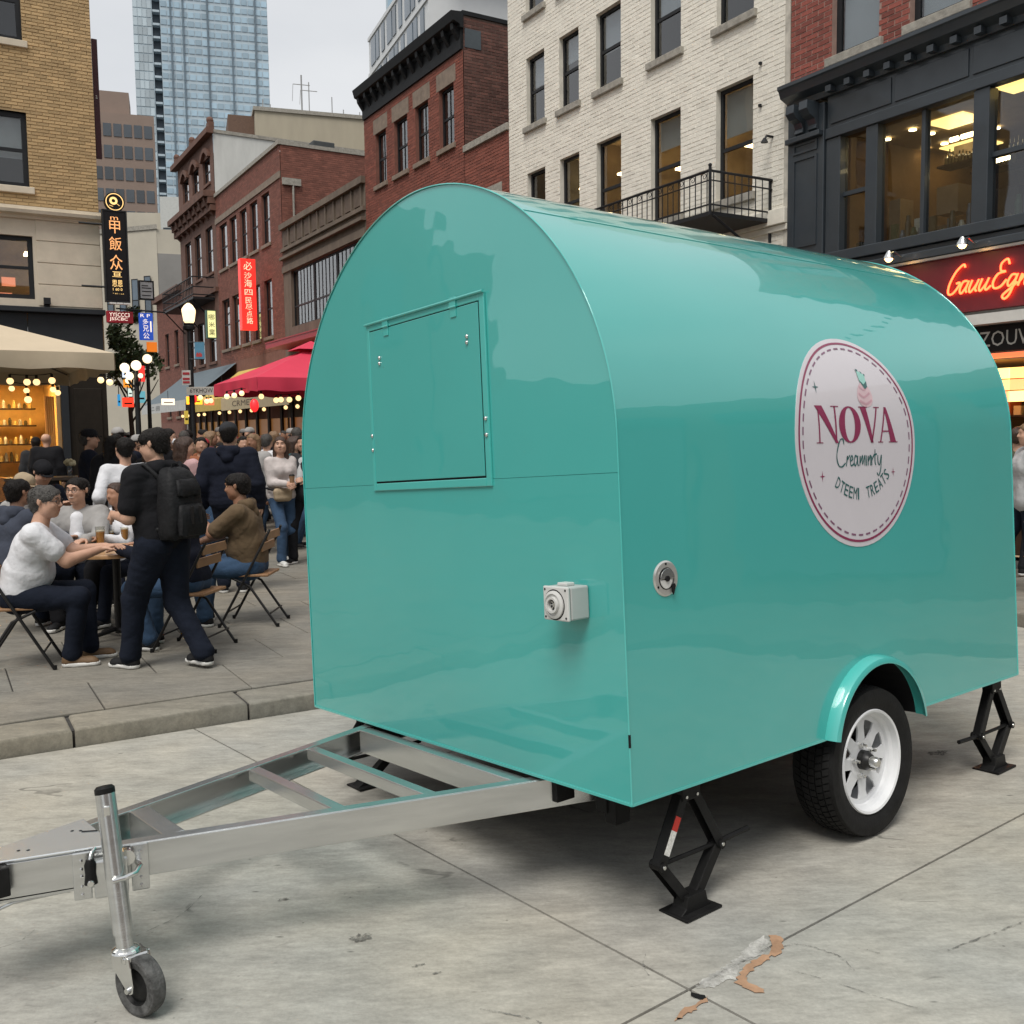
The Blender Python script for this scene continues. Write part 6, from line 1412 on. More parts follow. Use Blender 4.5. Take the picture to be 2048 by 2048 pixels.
    if collar or open_top:
        Cc = SDF(); Cc.k = .02
        if collar:
            for q in (1, -1): Cc.cap(nk + v3(q * .06, -.02, .0), nk + v3(q * .035, .065, -.045), .016, .010)
            Cc.cap(nk + v3(-.06, -.02, 0), nk + v3(.06, -.02, .0), .018)
            link('collar', mesh_of('collar', [(sc(V), F) for V, F in [Cc.mesh(.008)]], CL[collar]), root)
        if open_top:
            Cc = SDF(); Cc.k = .03; Cc.cap(nk + v3(0, .05, -.10) , chs + v3(0, .09 * fat + .02, -.12), .050 + e, .050 + e)
            link('undershirt', mesh_of('undershirt', [(sc(V), F) for V, F in [Cc.mesh(.010)]], CL[open_top]), root)
    # trousers
    B = SDF(); B.k = .045; B.noise = noise * .9; B.seed = len(label) * 3
    B.cap(pel - fx * .075 - v3(0, 0, .0), pel + fx * .075 - v3(0, 0, .0), .112, k=.05)
    for q in (1, -1):
        B.cap(hip[q], kn[q], .094 * (loose if not female else .95) * (1 + (fat - 1) * .4), .068 * loose, k=.04); B.cap(kn[q], ak[q] + (kn[q] - ak[q]) * .02, .068 * loose, .055 * loose, k=.035); B.cap(ak[q] + (kn[q] - ak[q]) * .03, ak[q] + (kn[q] - ak[q]) * .10, .060 * loose, .056 * loose, k=.02)
    if not sit: B.clip = [(pel + v3(0, 0, .07), v3(0, 0, 1))]
    else: B.clip = [(pel + v3(0, 0, .125), v3(0, 0, 1)), (pel + u * .13 - v3(0, .1, 0), unit(v3(0, -.9, .45)))]
    link('trousers', mesh_of('trousers', [(sc(V), F) for V, F in [B.mesh(res)]], CL[bottom]), root)
    # shoes
    for q in (1, -1):
        a = ak[q]; fdir = unit(v3(q * .12, 1, 0)); tilt = 0
        low = a[2] - .085
        Sx = SDF(); Sx.k = .03; Sx.cap(a + v3(0, -.02, -.015), a + v3(0, -.028, -.05), .044, .042); Sx.cap(a + v3(0, -.02, -.045), a + fdir * .13 + v3(0, 0, -.055), .040, .038); Sx.cap(a + fdir * .12 + v3(-.012, 0, -.06), a + fdir * .155 + v3(.006, 0, -.064), .032, .027)
        Sx.clip = [(v3(0, 0, low + .022), v3(0, 0, -1))]
        o = link('shoe', mesh_of('shoe', [(sc(V), F) for V, F in [Sx.mesh(.009)]], M_shoe[shoe]), root)
        So = SDF(); So.k = .02; So.cap(a + v3(0, -.025, -.066), a + fdir * .15 + v3(0, 0, -.066), .048, .040); So.clip = [(v3(0, 0, low + .030), v3(0, 0, 1)), (v3(0, 0, low + .002), v3(0, 0, -1))]
        link('sole', mesh_of('sole', [(sc(V), F) for V, F in [So.mesh(.009)]], M_sole), o)
    # hair, hat
    Hr = SDF(); Hr.k = .02; hz = .008 if face else max(res * .8, .009)
    if hair_style != 'bald':
        Hr.cap(hx((0, -.032, .035)), hx((0, .018, .043)), .0845, .0785, k=.02); Hr.cap(hx((0, -.048, -.02)), hx((0, -.042, .03)), .064, .074, k=.02); Hr.noise = .009; Hr.seed = len(label)
        Hr.cut = [(hx((0, .115, -.030)), .098), (hx((.085, .060, -.075)), .082), (hx((-.085, .060, -.075)), .082), (hx((0, -.01, -.125)), .075)]
        if hair_style == 'long':
            Hr.cut = [(hx((0, .135, -.04)), .112)]; Hr.cap(hx((0, -.06, .0)), hx((0, -.085, -.26)), .075, .055, k=.03)
            for q in (1, -1): Hr.cap(hx((q * .065, -.01, .02)), hx((q * .075, -.03, -.20)), .035, .030, k=.03)
        if hair_style == 'bun': Hr.cap(hx((0, -.10, .07)), hx((0, -.11, .08)), .04)
        V, F = Hr.mesh(hz); parts_h = [(sc(V), F)]
        rs = np.random.RandomState(len(label) + 1); n_t = 900 if res < .016 else 260; pk = V[rs.randint(len(V), size=n_t)]; nr = pk - hx((0, -.02, .02)); nr /= np.linalg.norm(nr, axis=1)[:, None]
        fl = rotz(v3(0, -.35, -1.), yaw); dr = nr * .38 + fl * .95 + rs.normal(size=(n_t, 3)) * .28; dr /= np.linalg.norm(dr, axis=1)[:, None]   # locks lying back and down
        sdv = np.cross(dr, nr); sdv /= np.linalg.norm(sdv, axis=1)[:, None] + 1e-9; ln = rs.uniform(.007, .016, (n_t, 1)); wd_ = rs.uniform(.0022, .0045, (n_t, 1))
        tv = np.stack([pk - sdv * wd_ - nr * .002, pk + sdv * wd_ - nr * .002, pk + dr * ln + nr * .003, pk + dr * ln * .5 + nr * .004], 1).reshape(-1, 3); q_ = np.arange(n_t)[:, None] * 4
        parts_h.append((sc(tv), np.concatenate([q_ + [0, 1, 2, 3]])))
        link('hair', mesh_of('hair', parts_h, HAIR[hair]), root)
    if hat:
        style, mh = hat; Hh = SDF(); Hh.k = .015
        Hh.cap(hx((0, -.026, .046)), hx((0, .016, .050)), .093, .086); Hh.clip = [(hx((0, 0, .030 if style == 'cap' else .022)), (hx((0, 0, -1)) - hc))]
        o = link('hat', mesh_of('hat', [(sc(V), F) for V, F in [Hh.mesh(hz)]], CL[mh]), root)
        if style == 'cap':
            Hb = SDF(); Hb.k = .02; Hb.cap(hx((-.035, .085, .032)), hx((.035, .085, .032)), .030); Hb.cap(hx((-.025, .125, .026)), hx((.025, .125, .026)), .026)
            upn = hx((0, -.15, 1)) - hc; Hb.clip = [(hx((0, .1, .036)), upn), (hx((0, .1, .026)), -upn)]; link('brim', mesh_of('brim', [(sc(V), F) for V, F in [Hb.mesh(.006)]], CL[mh]), o)
    if mask:
        k = SDF(); k.k = .02; k.cap(hx((-.02, .075, -.035)), hx((.02, .075, -.035)), .042); k.cap(hx((0, .08, -.06)), hx((0, .07, -.075)), .035); link('face_mask', mesh_of('mask', [(sc(V), F) for V, F in [k.mesh(.008)]], CL['white']), root)
    if face:
        for q in (1, -1):
            k = MB(); c = hx((q * .032, .0765, .012)) * s; k.ball(c, .0118 * s, 12, 8, (1.1, 1, .72)); e_ = k.build('eye', M_eyew, root, smooth=60)
            k = MB(); c = hx((q * .0315, .0840, .0115)) * s; k.ball(c, .0060 * s, 10, 6); k.build('iris', M_eye, e_, smooth=60)
            k = MB(); k.tube([hx((q * x, y, z)) * s for x, y, z in ((.016, .094, .034), (.032, .094, .040), (.048, .086, .034))], .0038 * s, 6); k.build('eyebrow', HAIR[hair], root)
        w2 = .026 if smile else .019
        k = MB(); k.tube([hx((x, .0935 - abs(x) * .25, -.0545 + (x * x * (14 if smile else 3)))) * s for x in [w2 * (i / 4 - 1) for i in range(9)]], [.003 * s] + [.005 * s] * 7 + [.003 * s], 8); k.build('mouth', M_lip, root, smooth=60)
        if smile: k = MB(); k.tube([hx((x, .0965 - abs(x) * .25, -.0540 + x * x * 12)) * s for x in [.018 * (i / 3 - 1) for i in range(7)]], .0032 * s, 6); k.build('teeth', M_teeth, root)
    if glasses:
        k = MB()
        for q in (1, -1):
            c = (q * .033, .103, .010); k.tube([hx((c[0] + .024 * math.cos(a), c[1] - .006 * abs(math.cos(a)), c[2] + .018 * math.sin(a))) * s for a in [2 * PI * i / 14 for i in range(15)]], .0022 * s, 5, False)
            k.tube([hx((q * .057, .098, .014)) * s, hx((q * .082, .0, .018)) * s], .0024 * s, 5)
        k.tube([hx((-.010, .104, .014)) * s, hx((.010, .104, .014)) * s], .002 * s, 5); k.build('glasses', M_lens, root, smooth=60)
    J = dict(root=root, s=s, hc=hc, nk=nk, pel=pel, chs=chs, wst=wst, ws=ws, el=el, sh=sh, u=u)
    return J
def at(x, Y, z=KERB_H): p = dp(x, 811, Y); return (p.x, p.y, z)
def hd(dx, dy): return math.atan2(-dx, dy)   # heading of a person who faces (dx, dy)
# ------------------------------------------------------------------ cafe furniture
M_wood = mat('seat_wood', (.28, .15, .07), .5, var=.25, scale=8, stretch=(1, 6, 1)); M_tube = mat('chair_steel', (.015, .014, .014), .4, .3, var=.2); M_top = mat('table_wood', (.42, .24, .11), .4, var=.2, scale=6, stretch=(5, 1, 1), coat=.2)
def chair(label, loc, rz):
    r = thing('folding_chair', label, 'chair', loc, rz, 'folding chairs around the round table'); sz = .455
    k = MB(); k.prism([(-.20, -.19), (.20, -.19), (.205, .12), (.17, .20), (-.17, .20), (-.205, .12)], lambda x, y: (x, y, sz - .012), lambda x, y: (x, y, sz + .010)); k.build('seat', M_wood, r, bev=.006)
    for q in (-1, 1):
        k = MB(); k.tube([(q * .215, .25, 0), (q * .215, .05, .36), (q * .215, -.19, .80), (q * .19, -.215, .86)], .0115, 8); k.build('back_leg', M_tube, r, smooth=60)
        k = MB(); k.tube([(q * .19, -.26, 0), (q * .19, -.02, .36), (q * .19, .14, sz - .02)], .0115, 8); k.build('front_leg', M_tube, r, smooth=60)
        for y, z, x in ((.25, .0, .215), (-.26, .0, .19)):
            k = MB(); k.lathe([(0, 0), (.015, 0), (.015, .03), (.0, .03)], (q * x, y, 0), (0, 0, 1), 8); k.build('rubber_foot', M_black, r)
    k = MB(); k.tube([(-.19, -.20, .12), (.19, -.20, .12)], .008, 6); k.build('stretcher', M_tube, r)
    k = MB(); k.tube([(-.215, .18, .13), (.215, .18, .13)], .008, 6); k.build('stretcher', M_tube, r)
    for z in (.80, .70):
        k = MB(); y = -.19 + (.80 - z) * .5; k.prism([(-.21, z - .035), (.21, z - .035), (.21, z + .035), (-.21, z + .035)], lambda x, zz: (x, y - .012 - .03 * (1 - (x / .21) ** 2), zz), lambda x, zz: (x, y + .002 - .03 * (1 - (x / .21) ** 2), zz)); k.build('back_slat', M_wood, r, bev=.004)
    return r
TBL = Vector(at(208, 8.12)); TH = .755
t = thing('round_table', 'round wooden cafe table with black pedestal among the four seated men', 'table', TBL)
k = MB(); k.lathe([(0, TH), (.45, TH), (.455, TH - .008), (.455, TH - .03), (.44, TH - .034), (0, TH - .034)], (0, 0, 0), (0, 0, 1), 56); k.build('tabletop', M_top, t, smooth=40)
k = MB(); k.tube([(0, 0, .05), (0, 0, TH - .03)], .032, 14); k.build('pedestal', M_tube, t, smooth=40)
for i in range(4):
    a = PI / 4 + i * PI / 2; k = MB(); k.tube([(0, 0, .09), (.20 * math.cos(a), .20 * math.sin(a), .05), (.33 * math.cos(a), .33 * math.sin(a), .012)], .018, 8); k.build('table_foot', M_tube, t, smooth=40)
M_beer = mat('amber_drink', (.45, .19, .02), .15, var=.1, spec=.8, coat=.6); M_cup = glass_mat('clear_cup', (.9, .9, .88), .8); M_foam = mat('foam', (.62, .56, .45), .8); M_paper = mat('paper_white', (.62, .61, .58), .7)
def cup(label, p, h=.13, r=.036, fill=.75, m=None, grp='drinks on the round table'):
    o = thing('drink_cup', label, 'cup', p, 0, grp)
    k = MB(); k.lathe([(0, .002), (r * .78, .002), (r * .78 + r * .22 * fill, h * fill), (0, h * fill)], (0, 0, 0), (0, 0, 1), 20); k.build('drink', m or M_beer, o, smooth=40)
    k = MB(); k.lathe([(r * .80, .0), (r * 1.02, h), (r * 1.05, h), (r * .82, .0)], (0, 0, 0), (0, 0, 1), 20, True); k.build('cup_wall', M_cup, o, smooth=40)
    k = MB(); k.lathe([(0, h * fill + .012), (r * .9, h * fill + .010), (r * .95, h * fill - .002), (0, h * fill - .002)], (0, 0, 0), (0, 0, 1), 16); k.build('foam', M_foam, o, smooth=40)
    return o
tz = KERB_H + TH
def on_table(x, y): p = gp(x, y, tz); return (p.x, p.y, tz)
cup('tallest amber drink in a clear cup at the front of the round table', on_table(190, 1027), .155, .040, .72)
cup('short amber drink in a clear cup beside the tall one', on_table(209, 1019), .10, .036, .7)
cup('amber drink nearest the man with the backpack on the round table', on_table(236, 1022), .13, .033, .85)
for x, y, r, lb in ((163, 1020, .10, 'white paper plate before the white-shirted man'), (222, 1012, .09, 'white paper plate at the back of the round table')):
    k = MB(); k.lathe([(0, .004), (r * .7, .004), (r, .014), (r, .017), (r * .7, .008), (0, .008)], on_table(x, y), (0, 0, 1), 24); tag(k.build('paper_plate', M_paper, smooth=40), lb, 'plate')
# --- seated group
seat = .45
p = at(18, 7.18); chair('wood-seated folding chair under the man in the white T-shirt', p, hd(.95, .3))
person('seated person in white T-shirt and dark trousers leaning on the round table, greying short hair', p, hd(.95, .3), 1.80, sit=seat, lean=.33, fat=1.26, build=1.16, wr=(.07, .58, .85), wl=(-.03, .60, .86), an=((.14, .36, .085), (-.08, .46, .085)), top='white', long_sleeve=False, bottom='djeans', shoe='brown', skin='light', hair='grey',
       look=(-.25, -.05), res=.010, face=True, glasses=True, hands=(-.35, -.35), noise=.006, hpole=(0, -.35, -1))
p = at(150, 8.95); chair('folding chair under the smiling man behind the round table', p, hd(.1, -1))
person('seated smiling person with glasses and grey open shirt facing us across the round table', p, hd(.12, -1), 1.74, sit=seat, lean=.22, fat=1.1, wr=(.20, .52, .80), wl=(-.16, .54, .80), top='grey', bottom='black', skin='light', hair='black', look=(-.30, -.02), res=.011, face=True, glasses=True, smile=True, collar='grey', open_top='white',
       hands=(-.3, -.3), coat=.006, hpole=(0, -.3, -1))
p = at(238, 9.0); person('seated person in white shirt half hidden behind the man with the backpack', p, hd(-.5, -.85), 1.62, sit=seat, lean=.2, wr=(.15, .45, .80), wl=(-.15, .45, .80), top='white', bottom='djeans', skin='mid', hair='brown', hair_style='long', res=.016, female=True, hands=(-.3, -.3), hpole=(0, -.3, -1))
p = at(352, 7.75); chair('folding chair with curved wood seat directly behind the walking man', p, hd(-.98, .15))
person('seated person in navy top and blue jeans hidden behind the walking man', p, hd(-.98, .15), 1.72, sit=seat, lean=.28, fat=1.05, wr=(.18, .50, .80), wl=(-.15, .52, .80), an=((.12, .40, .085), (-.14, .30, .085)), top='navy', bottom='jeans', skin='mid', hair='black', res=.013, hands=(-.3, -.3), hpole=(0, -.3, -1))
p = at(468, 8.75); chair('folding chair with leaning back under the man in the brown hooded T-shirt', p, hd(-.99, .02))
J = person('seated person in brown hooded T-shirt and jeans holding a cup at right of the table', p, hd(-.99, -.05), 1.78, sit=seat, lean=.16, fat=1.34, build=1.18, wr=(.10, .50, .72), wl=(-.06, .46, .98), an=((.14, .46, .085), (-.14, .40, .085)), top='brown', long_sleeve=False, bottom='jeans', shoe='black', skin='tan', hair='black', look=(-.15, -.12), res=.011, face=True, hood=True,
           hands=(.7, .9), noise=.009, hpole=(0, -.3, -1), sleeve=.8)
hw_ = J['root'].matrix_basis @ Vector(J['ws'][-1] * J['s'] + v3(.0, .10, .03)); cup('pink drink in a cup held by the man in the brown T-shirt', (hw_.x, hw_.y, hw_.z - .02), .17, .034, .8, mat('pink_drink', (.62, .26, .14), .3), 'cups in hands')
# --- man walking with the backpack
pm = at(298, 7.05); rzm = hd(-.90, .44)
J = person('person in black hooded T-shirt and dark jeans walking past the table with a backpack', pm, rzm, 1.77, lean=.05, fat=1.26, build=1.16, loose=1.22, wr=(.16, .30, 1.10), wl=(-.15, .30, 1.12), an=((.12, -.24, .11), (-.10, .26, .085)), top='black', long_sleeve=False, bottom='djeans', shoe='black', skin='light', hair='black', look=(.30, -.22), res=.011, face=True,
           hood=True, glasses=True, hands=(.8, .8), noise=.009, sleeve=.72, coat=.004, kpole=(0, 1, 0))
bp = thing('backpack', 'black backpack on the back of the man walking past the table', 'backpack', pm, rzm)
c = (J['chs'] * J['s']); bk = c + v3(0, -.20, -.06)
M_nyl = mat('black_nylon', (.014, .014, .015), .6, var=.3, scale=14, bump=.25, bscale=40)
def soft_box(name, rows, n=28, p=3.6, seed=1):
    # lofted soft pouch: (z, half width, back y, front y) from bottom to top, slightly slack
    k = MB(); rr = random.Random(seed); ph = rr.uniform(0, 6)
    for z, hw_, y0_, y1_ in rows:
        for i in range(n):
            a = 2 * PI * i / n; cs, sn = math.cos(a), math.sin(a); e = 2 / p
            x = hw_ * math.copysign(abs(cs) ** e, cs); y = (y0_ + y1_) / 2 + (y1_ - y0_) / 2 * math.copysign(abs(sn) ** e, sn); w_ = .004 * math.sin(5 * a + z * 34 + ph) + .003 * math.sin(11 * a - z * 60)
            k.v.append((bk[0] + x * (1 + w_ * 3), bk[1] + y + w_, bk[2] + z + w_))
    m_ = len(rows)
    for j in range(m_ - 1):
        for i in range(n): k.f.append((j * n + i, j * n + (i + 1) % n, (j + 1) * n + (i + 1) % n, (j + 1) * n + i))
    k.f += [tuple(range(n))[::-1], tuple((m_ - 1) * n + i for i in range(n))]
    return k.build(name, M_nyl, bp, smooth=60)
soft_box('pack_body', [(-.275, .10, -.02, .06), (-.27, .145, -.085, .085), (-.22, .160, -.105, .09), (-.12, .163, -.112, .09), (-.02, .160, -.108, .09), (.08, .152, -.095, .09), (.15, .138, -.075, .09), (.20, .115, -.045, .085), (.225, .08, -.005, .075), (.232, .04, .02, .06)])
soft_box('front_pocket', [(-.25, .09, -.12, -.09), (-.24, .120, -.150, -.09), (-.16, .126, -.160, -.09), (-.08, .122, -.152, -.09), (-.035, .105, -.128, -.09), (-.025, .07, -.115, -.09)], seed=2)
soft_box('top_pocket', [(.03, .09, -.115, -.08), (.04, .108, -.125, -.08), (.10, .105, -.118, -.075), (.145, .09, -.095, -.06), (.15, .06, -.085, -.06)], seed=3)
for q in (1, -1):
    k = MB(); sh_ = J['sh'][q] * J['s']; k.tube([tuple(bk + v3(q * .10, .08, .16)), tuple(sh_ + v3(-q * .05, -.05, .085)), tuple(sh_ + v3(-q * .05, .07, .07)), tuple(sh_ + v3(-q * .035, .165, -.10)), tuple(c + v3(q * .15, .13, -.16)), tuple(c + v3(q * .2, .0, -.24)), tuple(bk + v3(q * .14, .05, -.2))], .018, 8); k.build('strap', M_nyl, bp, smooth=60)
    k = MB(); k.box((q * .04 - .006, bk[1] - .172, bk[2] - .16), (q * .04 + .006, bk[1] - .150, bk[2] - .04)); k.build('zip_tape', M_lens, bp)
k = MB(); k.tube([tuple(bk + v3(-.03, .03, .21)), tuple(bk + v3(-.02, .03, .26)), tuple(bk + v3(.02, .03, .26)), tuple(bk + v3(.03, .03, .21))], .008, 6); k.build('grab_loop', M_nyl, bp, smooth=60)
# --- standing people behind the table
person('person in bulky navy hooded jacket and dark cap seen from behind', at(431, 10.5), hd(-.1, 1), 1.84, fat=1.0, build=1.05, top='navy', coat=.016, wr=(.30, .05, .93), wl=(-.30, .06, .93), bottom='djeans', skin='light', hair='black', hat=('beanie', 'char'), hood=True, res=.013, noise=.010)
J = person('person with long dark hair, pale blouse and blue jeans holding a brown cup', at(527, 12.7), hd(.62, -.78), 1.68, female=True, wr=(.06, .28, 1.06), wl=(-.02, .30, 1.05), an=((.10, .16, .085), (-.10, -.18, .10)), top='pale', bottom='jeans', shoe='white', skin='light', hair='brown', hair_style='long', look=(-.5, .1), res=.012, face=True, hands=(.8, .8), collar='pale')
hw_ = J['root'].matrix_basis @ Vector(J['ws'][1] * J['s'] + v3(-.05, .06, .03)); o = thing('coffee_cup', 'brown takeaway cup in the hands of the woman in the pale blouse', 'cup', (hw_.x, hw_.y, hw_.z - .03))
k = MB(); k.lathe([(0, 0), (.028, 0), (.036, .10), (0, .10)], (0, 0, 0), (0, 0, 1), 16); k.build('paper_cup', mat('kraft', (.25, .14, .07), .7), o); k = MB(); k.lathe([(0, .12), (.03, .118), (.039, .10), (0, .098)], (0, 0, 0), (0, 0, 1), 16); k.build('lid', M_black, o)
hb = J['root'].matrix_basis @ Vector(J['pel'] * J['s'] + v3(.06, .17, .06)); S = SDF(); S.k = .03; S.noise = .004; S.cap((-.08, 0, 0), (.08, 0, 0), .05); S.cap((-.07, 0, -.07), (.07, 0, -.07), .05)
o = thing('waist_bag', 'beige waist bag on the woman in the pale blouse', 'bag', hb, hd(.62, -.78)); link('pouch', mesh_of('pouch', [S.mesh(.01)], CL['beige']), o)
k = MB(); k.tube([(-.12, .0, .03), (-.16, -.15, .05), (0, -.29, .05), (.16, -.15, .05), (.12, 0, .03)], .012, 6); k.build('belt', CL['black'], o, smooth=60)
person('person in dark grey jacket stepping out behind the trailer edge', at(574, 12.9), hd(-.3, -.95), 1.70, top='char', coat=.02, bottom='black', shoe='black', hair='black', hair_style='long', female=True, an=((.1, .2, .085), (-.1, -.2, .1)), open_top='lgrey', res=.014, wl=(-.14, .26, 1.1))
person('person with very long brown hair and pale pink sleeves seen from behind', at(346, 11.2), hd(.55, .83), 1.70, female=True, top='pink', bottom='jeans', hair='brown', hair_style='long', look=(-.6, 0), wr=(.18, .30, 1.0), wl=(-.2, .28, 1.05), res=.013)
person('tall person in black hood wearing a white face mask', at(312, 11.9), hd(.8, .3), 1.80, top='black', coat=.03, bottom='black', hair='black', hair_style='long', mask=True, look=(-.3, 0), res=.014, hood=True)
person('person in long black coat with black hair between the navy jacket and the masked person', at(210, 11.8), hd(.3, 1), 1.72, top='black', coat=.035, bottom='black', hair='black', hair_style='long', res=.015)
person('person in navy jacket and black cap standing by the high table', at(166, 12.6), hd(.92, .38), 1.80, top='navy', coat=.024, bottom='black', skin='light', hair='grey', hat=('cap', 'black'), wr=(.22, .32, 1.05), res=.013, collar='grey')
person('person in black jacket at the lit cafe counter', at(86, 18.6), hd(-.2, 1), 1.78, top='black', coat=.03, bottom='black', skin='light', hair_style='bald', res=.016)
person('person with black cap standing deeper in the lit cafe doorway', at(66, 18.9), hd(-.6, 1), 1.70, top='char', coat=.02, bottom='black', hair='black', hat=('cap', 'black'), res=.018)
person('person in black cap and dark navy top bent over the table under the cream umbrella', at(52, 10.3), hd(.7, -.6), 1.74, sit=.62, lean=.5, top='navy', bottom='black', hair='black', hat=('cap', 'black'), wr=(.08, .5, .98), wl=(-.16, .46, .98), look=(0, -.5), res=.013, hands=(-.4, -.4), skin='light', hpole=(0, -.3, -1))
person('person with dark hair and blue-grey hooded top at the left picture edge', at(2, 8.3), hd(.4, .9), 1.76, sit=seat, lean=.2, top='blue', coat=.01, bottom='djeans', hair='black', hood=True, wr=(.1, .5, .8), res=.013, skin='mid')
person('person in tan cap looking down behind the left table', at(10, 9.7), hd(.9, -.2), 1.66, sit=.5, lean=.3, top='grey', bottom='djeans', hair='brown', hat=('cap', 'beige'), look=(0, -.3), wr=(.1, .5, .85), res=.014)
person('person with white sleeves carrying a bag strap behind the walking man', at(234, 9.7), hd(-.5, .7), 1.70, top='white', bottom='djeans', hair='black', wr=(.2, .3, 1.05), wl=(-.25, .1, .95), res=.013)
# people at the right edge, in front of the shop
pr_ = gp(1936, 1118, .13); person('person in grey and white jacket and dark jeans walking past the right shop', (pr_.x, pr_.y, .13), hd(-.9, .2), 1.72, top='lgrey', coat=.02, bottom='djeans', hair='fair', wr=(.24, .2, .95), an=((.1, .25, .085), (-.1, -.24, .1)), res=.013, shoe='grey', hands=(.5, .5))
pr_ = dp(1922, 811, 10.9); person('person in dark clothes at the lit shop counter on the right', (pr_.x, pr_.y, .13), hd(.6, .6), 1.68, top='olive', bottom='black', hair='brown', res=.016)
# high table and stools by the cafe
ht = thing('high_table', 'high dark cafe table with a flower vase and cups', 'table', at(126, 13.3), .3); hz_ = 1.15
k = MB(); k.box((-.75, -.28, hz_ - .04), (.5, .28, hz_)); k.build('tabletop', mat('dark_top', (.10, .07, .05), .4, var=.2), ht, bev=.006)
for x, y in ((-.68, -.22), (.43, -.22), (-.68, .22), (.43, .22)):
    k = MB(); k.tube([(x, y, 0), (x, y, hz_ - .04)], .02, 6); k.build('leg', M_tube, ht)
def htp(x, y=0): a = .3; b = Vector(at(126, 13.3)); return (b.x + x * math.cos(a) - y * math.sin(a), b.y + x * math.sin(a) + y * math.cos(a), KERB_H + hz_)
cup('pale yellow cup on the high table', htp(.36), .15, .04, .7, mat('lemonade', (.55, .48, .25), .3), 'cups on the high table')
vz = thing('flower_vase', 'small vase of cream flowers on the high table', 'vase', htp(.02)); k = MB(); k.lathe([(0, 0), (.03, 0), (.04, .06), (.025, .11), (.02, .11)], (0, 0, 0), (0, 0, 1), 12); k.build('vase', M_cup, vz, smooth=50)
for i in range(7):
    a = i * .9; k = MB(); k.ball((.05 * math.cos(a), .05 * math.sin(a), .17 + .02 * (i % 3)), .032, 7, 5); k.build('flower', mat('cream_petal', (.55, .5, .33), .8), vz)
for i, x in enumerate((-.3, .25)):
    b = htp(x, -.55); o = thing('bar_stool', ('black bar stool at the left of the high table', 'black bar stool at the right of the high table')[i], 'stool', (b[0], b[1], KERB_H), 0, 'bar stools at the high table')
    k = MB(); k.lathe([(0, .78), (.17, .78), (.18, .75), (.15, .72), (0, .72)], (0, 0, 0), (0, 0, 1), 20); k.build('seat', M_black, o, smooth=40)
    for j in range(4): a = PI / 4 + j * PI / 2; k = MB(); k.tube([(.12 * math.cos(a), .12 * math.sin(a), .73), (.19 * math.cos(a), .19 * math.sin(a), 0)], .012, 6); k.build('leg', M_tube, o)
tw = thing('side_table', 'dark table in front of the man bent under the cream umbrella', 'table', at(75, 9.75), .2)
k = MB(); k.box((-.45, -.3, .88), (.45, .3, .92)); k.build('tabletop', mat('dark_top', (.10, .07, .05)), tw, bev=.006)
for x, y in ((-.4, -.25), (.4, -.25), (-.4, .25), (.4, .25)): k = MB(); k.tube([(x, y, 0), (x, y, .88)], .018, 6); k.build('leg', M_tube, tw)

# ------------------------------------------------------------------ crowd: eight figures built once, then copied with their own clothes
BASE = []
specs = [dict(H=1.74, top='black', coat=.02, hair='black'), dict(H=1.66, top='grey', female=True, hair='brown', hair_style='long'), dict(H=1.80, top='char', coat=.03, hat=('beanie', 'grey'), hood=True), dict(H=1.70, top='olive', hat=('cap', 'red'), wr=(.1, .3, 1.1)),
         dict(H=1.62, top='pale', female=True, hair='black', hair_style='bun'), dict(H=1.77, top='navy', coat=.015, hair='grey', an=((.1, .2, .085), (-.1, -.2, .1))), dict(H=1.72, top='wine', coat=.02, hair='fair', hair_style='long'), dict(H=1.75, top='beige', hair='black', hood=True, fat=1.15)]
for i, sp_k in enumerate(specs):
    J = person('crowd figure %d' % i, (0, 0, 0), 0, res=.022, hres=.0075, bottom='djeans', noise=.008, **sp_k); BASE.append((J['root'], [c for c in COL.objects if c.parent == J['root']]))
COLN = dict(black='black', char='charcoal', navy='navy', grey='grey', olive='olive', wine='dark red', beige='beige', pale='pale', blue='blue', red='red', white='white', brown='brown', rust='rust orange', teal='dark teal', lgrey='light grey', pink='pink')
KIND = ['short-haired person', 'long-haired person', 'person in woolly hat', 'person in peaked cap', 'person with hair bun', 'striding person', 'fair long-haired person', 'stout hooded person']
used = set(); rnd = random.Random(11); spots = []; ncrowd = 0
tops = ['black', 'char', 'navy', 'grey', 'black', 'olive', 'wine', 'beige', 'char', 'pale', 'blue', 'red', 'white', 'brown', 'rust', 'teal', 'lgrey', 'pink', 'black', 'navy']
WHERE = [(200, 270, 'left of lamp posts'), (270, 330, 'between lamp posts'), (330, 400, 'near tall street lamp'), (400, 470, 'left of red umbrella'), (470, 600, 'by red umbrella')]
order = []
for Y in np.arange(12.2, 34, .85):
    x = 205 + rnd.uniform(0, 30)
    while x < 590:
        order.append((x, Y + rnd.uniform(-.35, .35))); x += rnd.uniform(26, 44) * 14 / Y + 14
rnd.shuffle(order); order.sort(key=lambda q: q[1] > 20)
first = set()
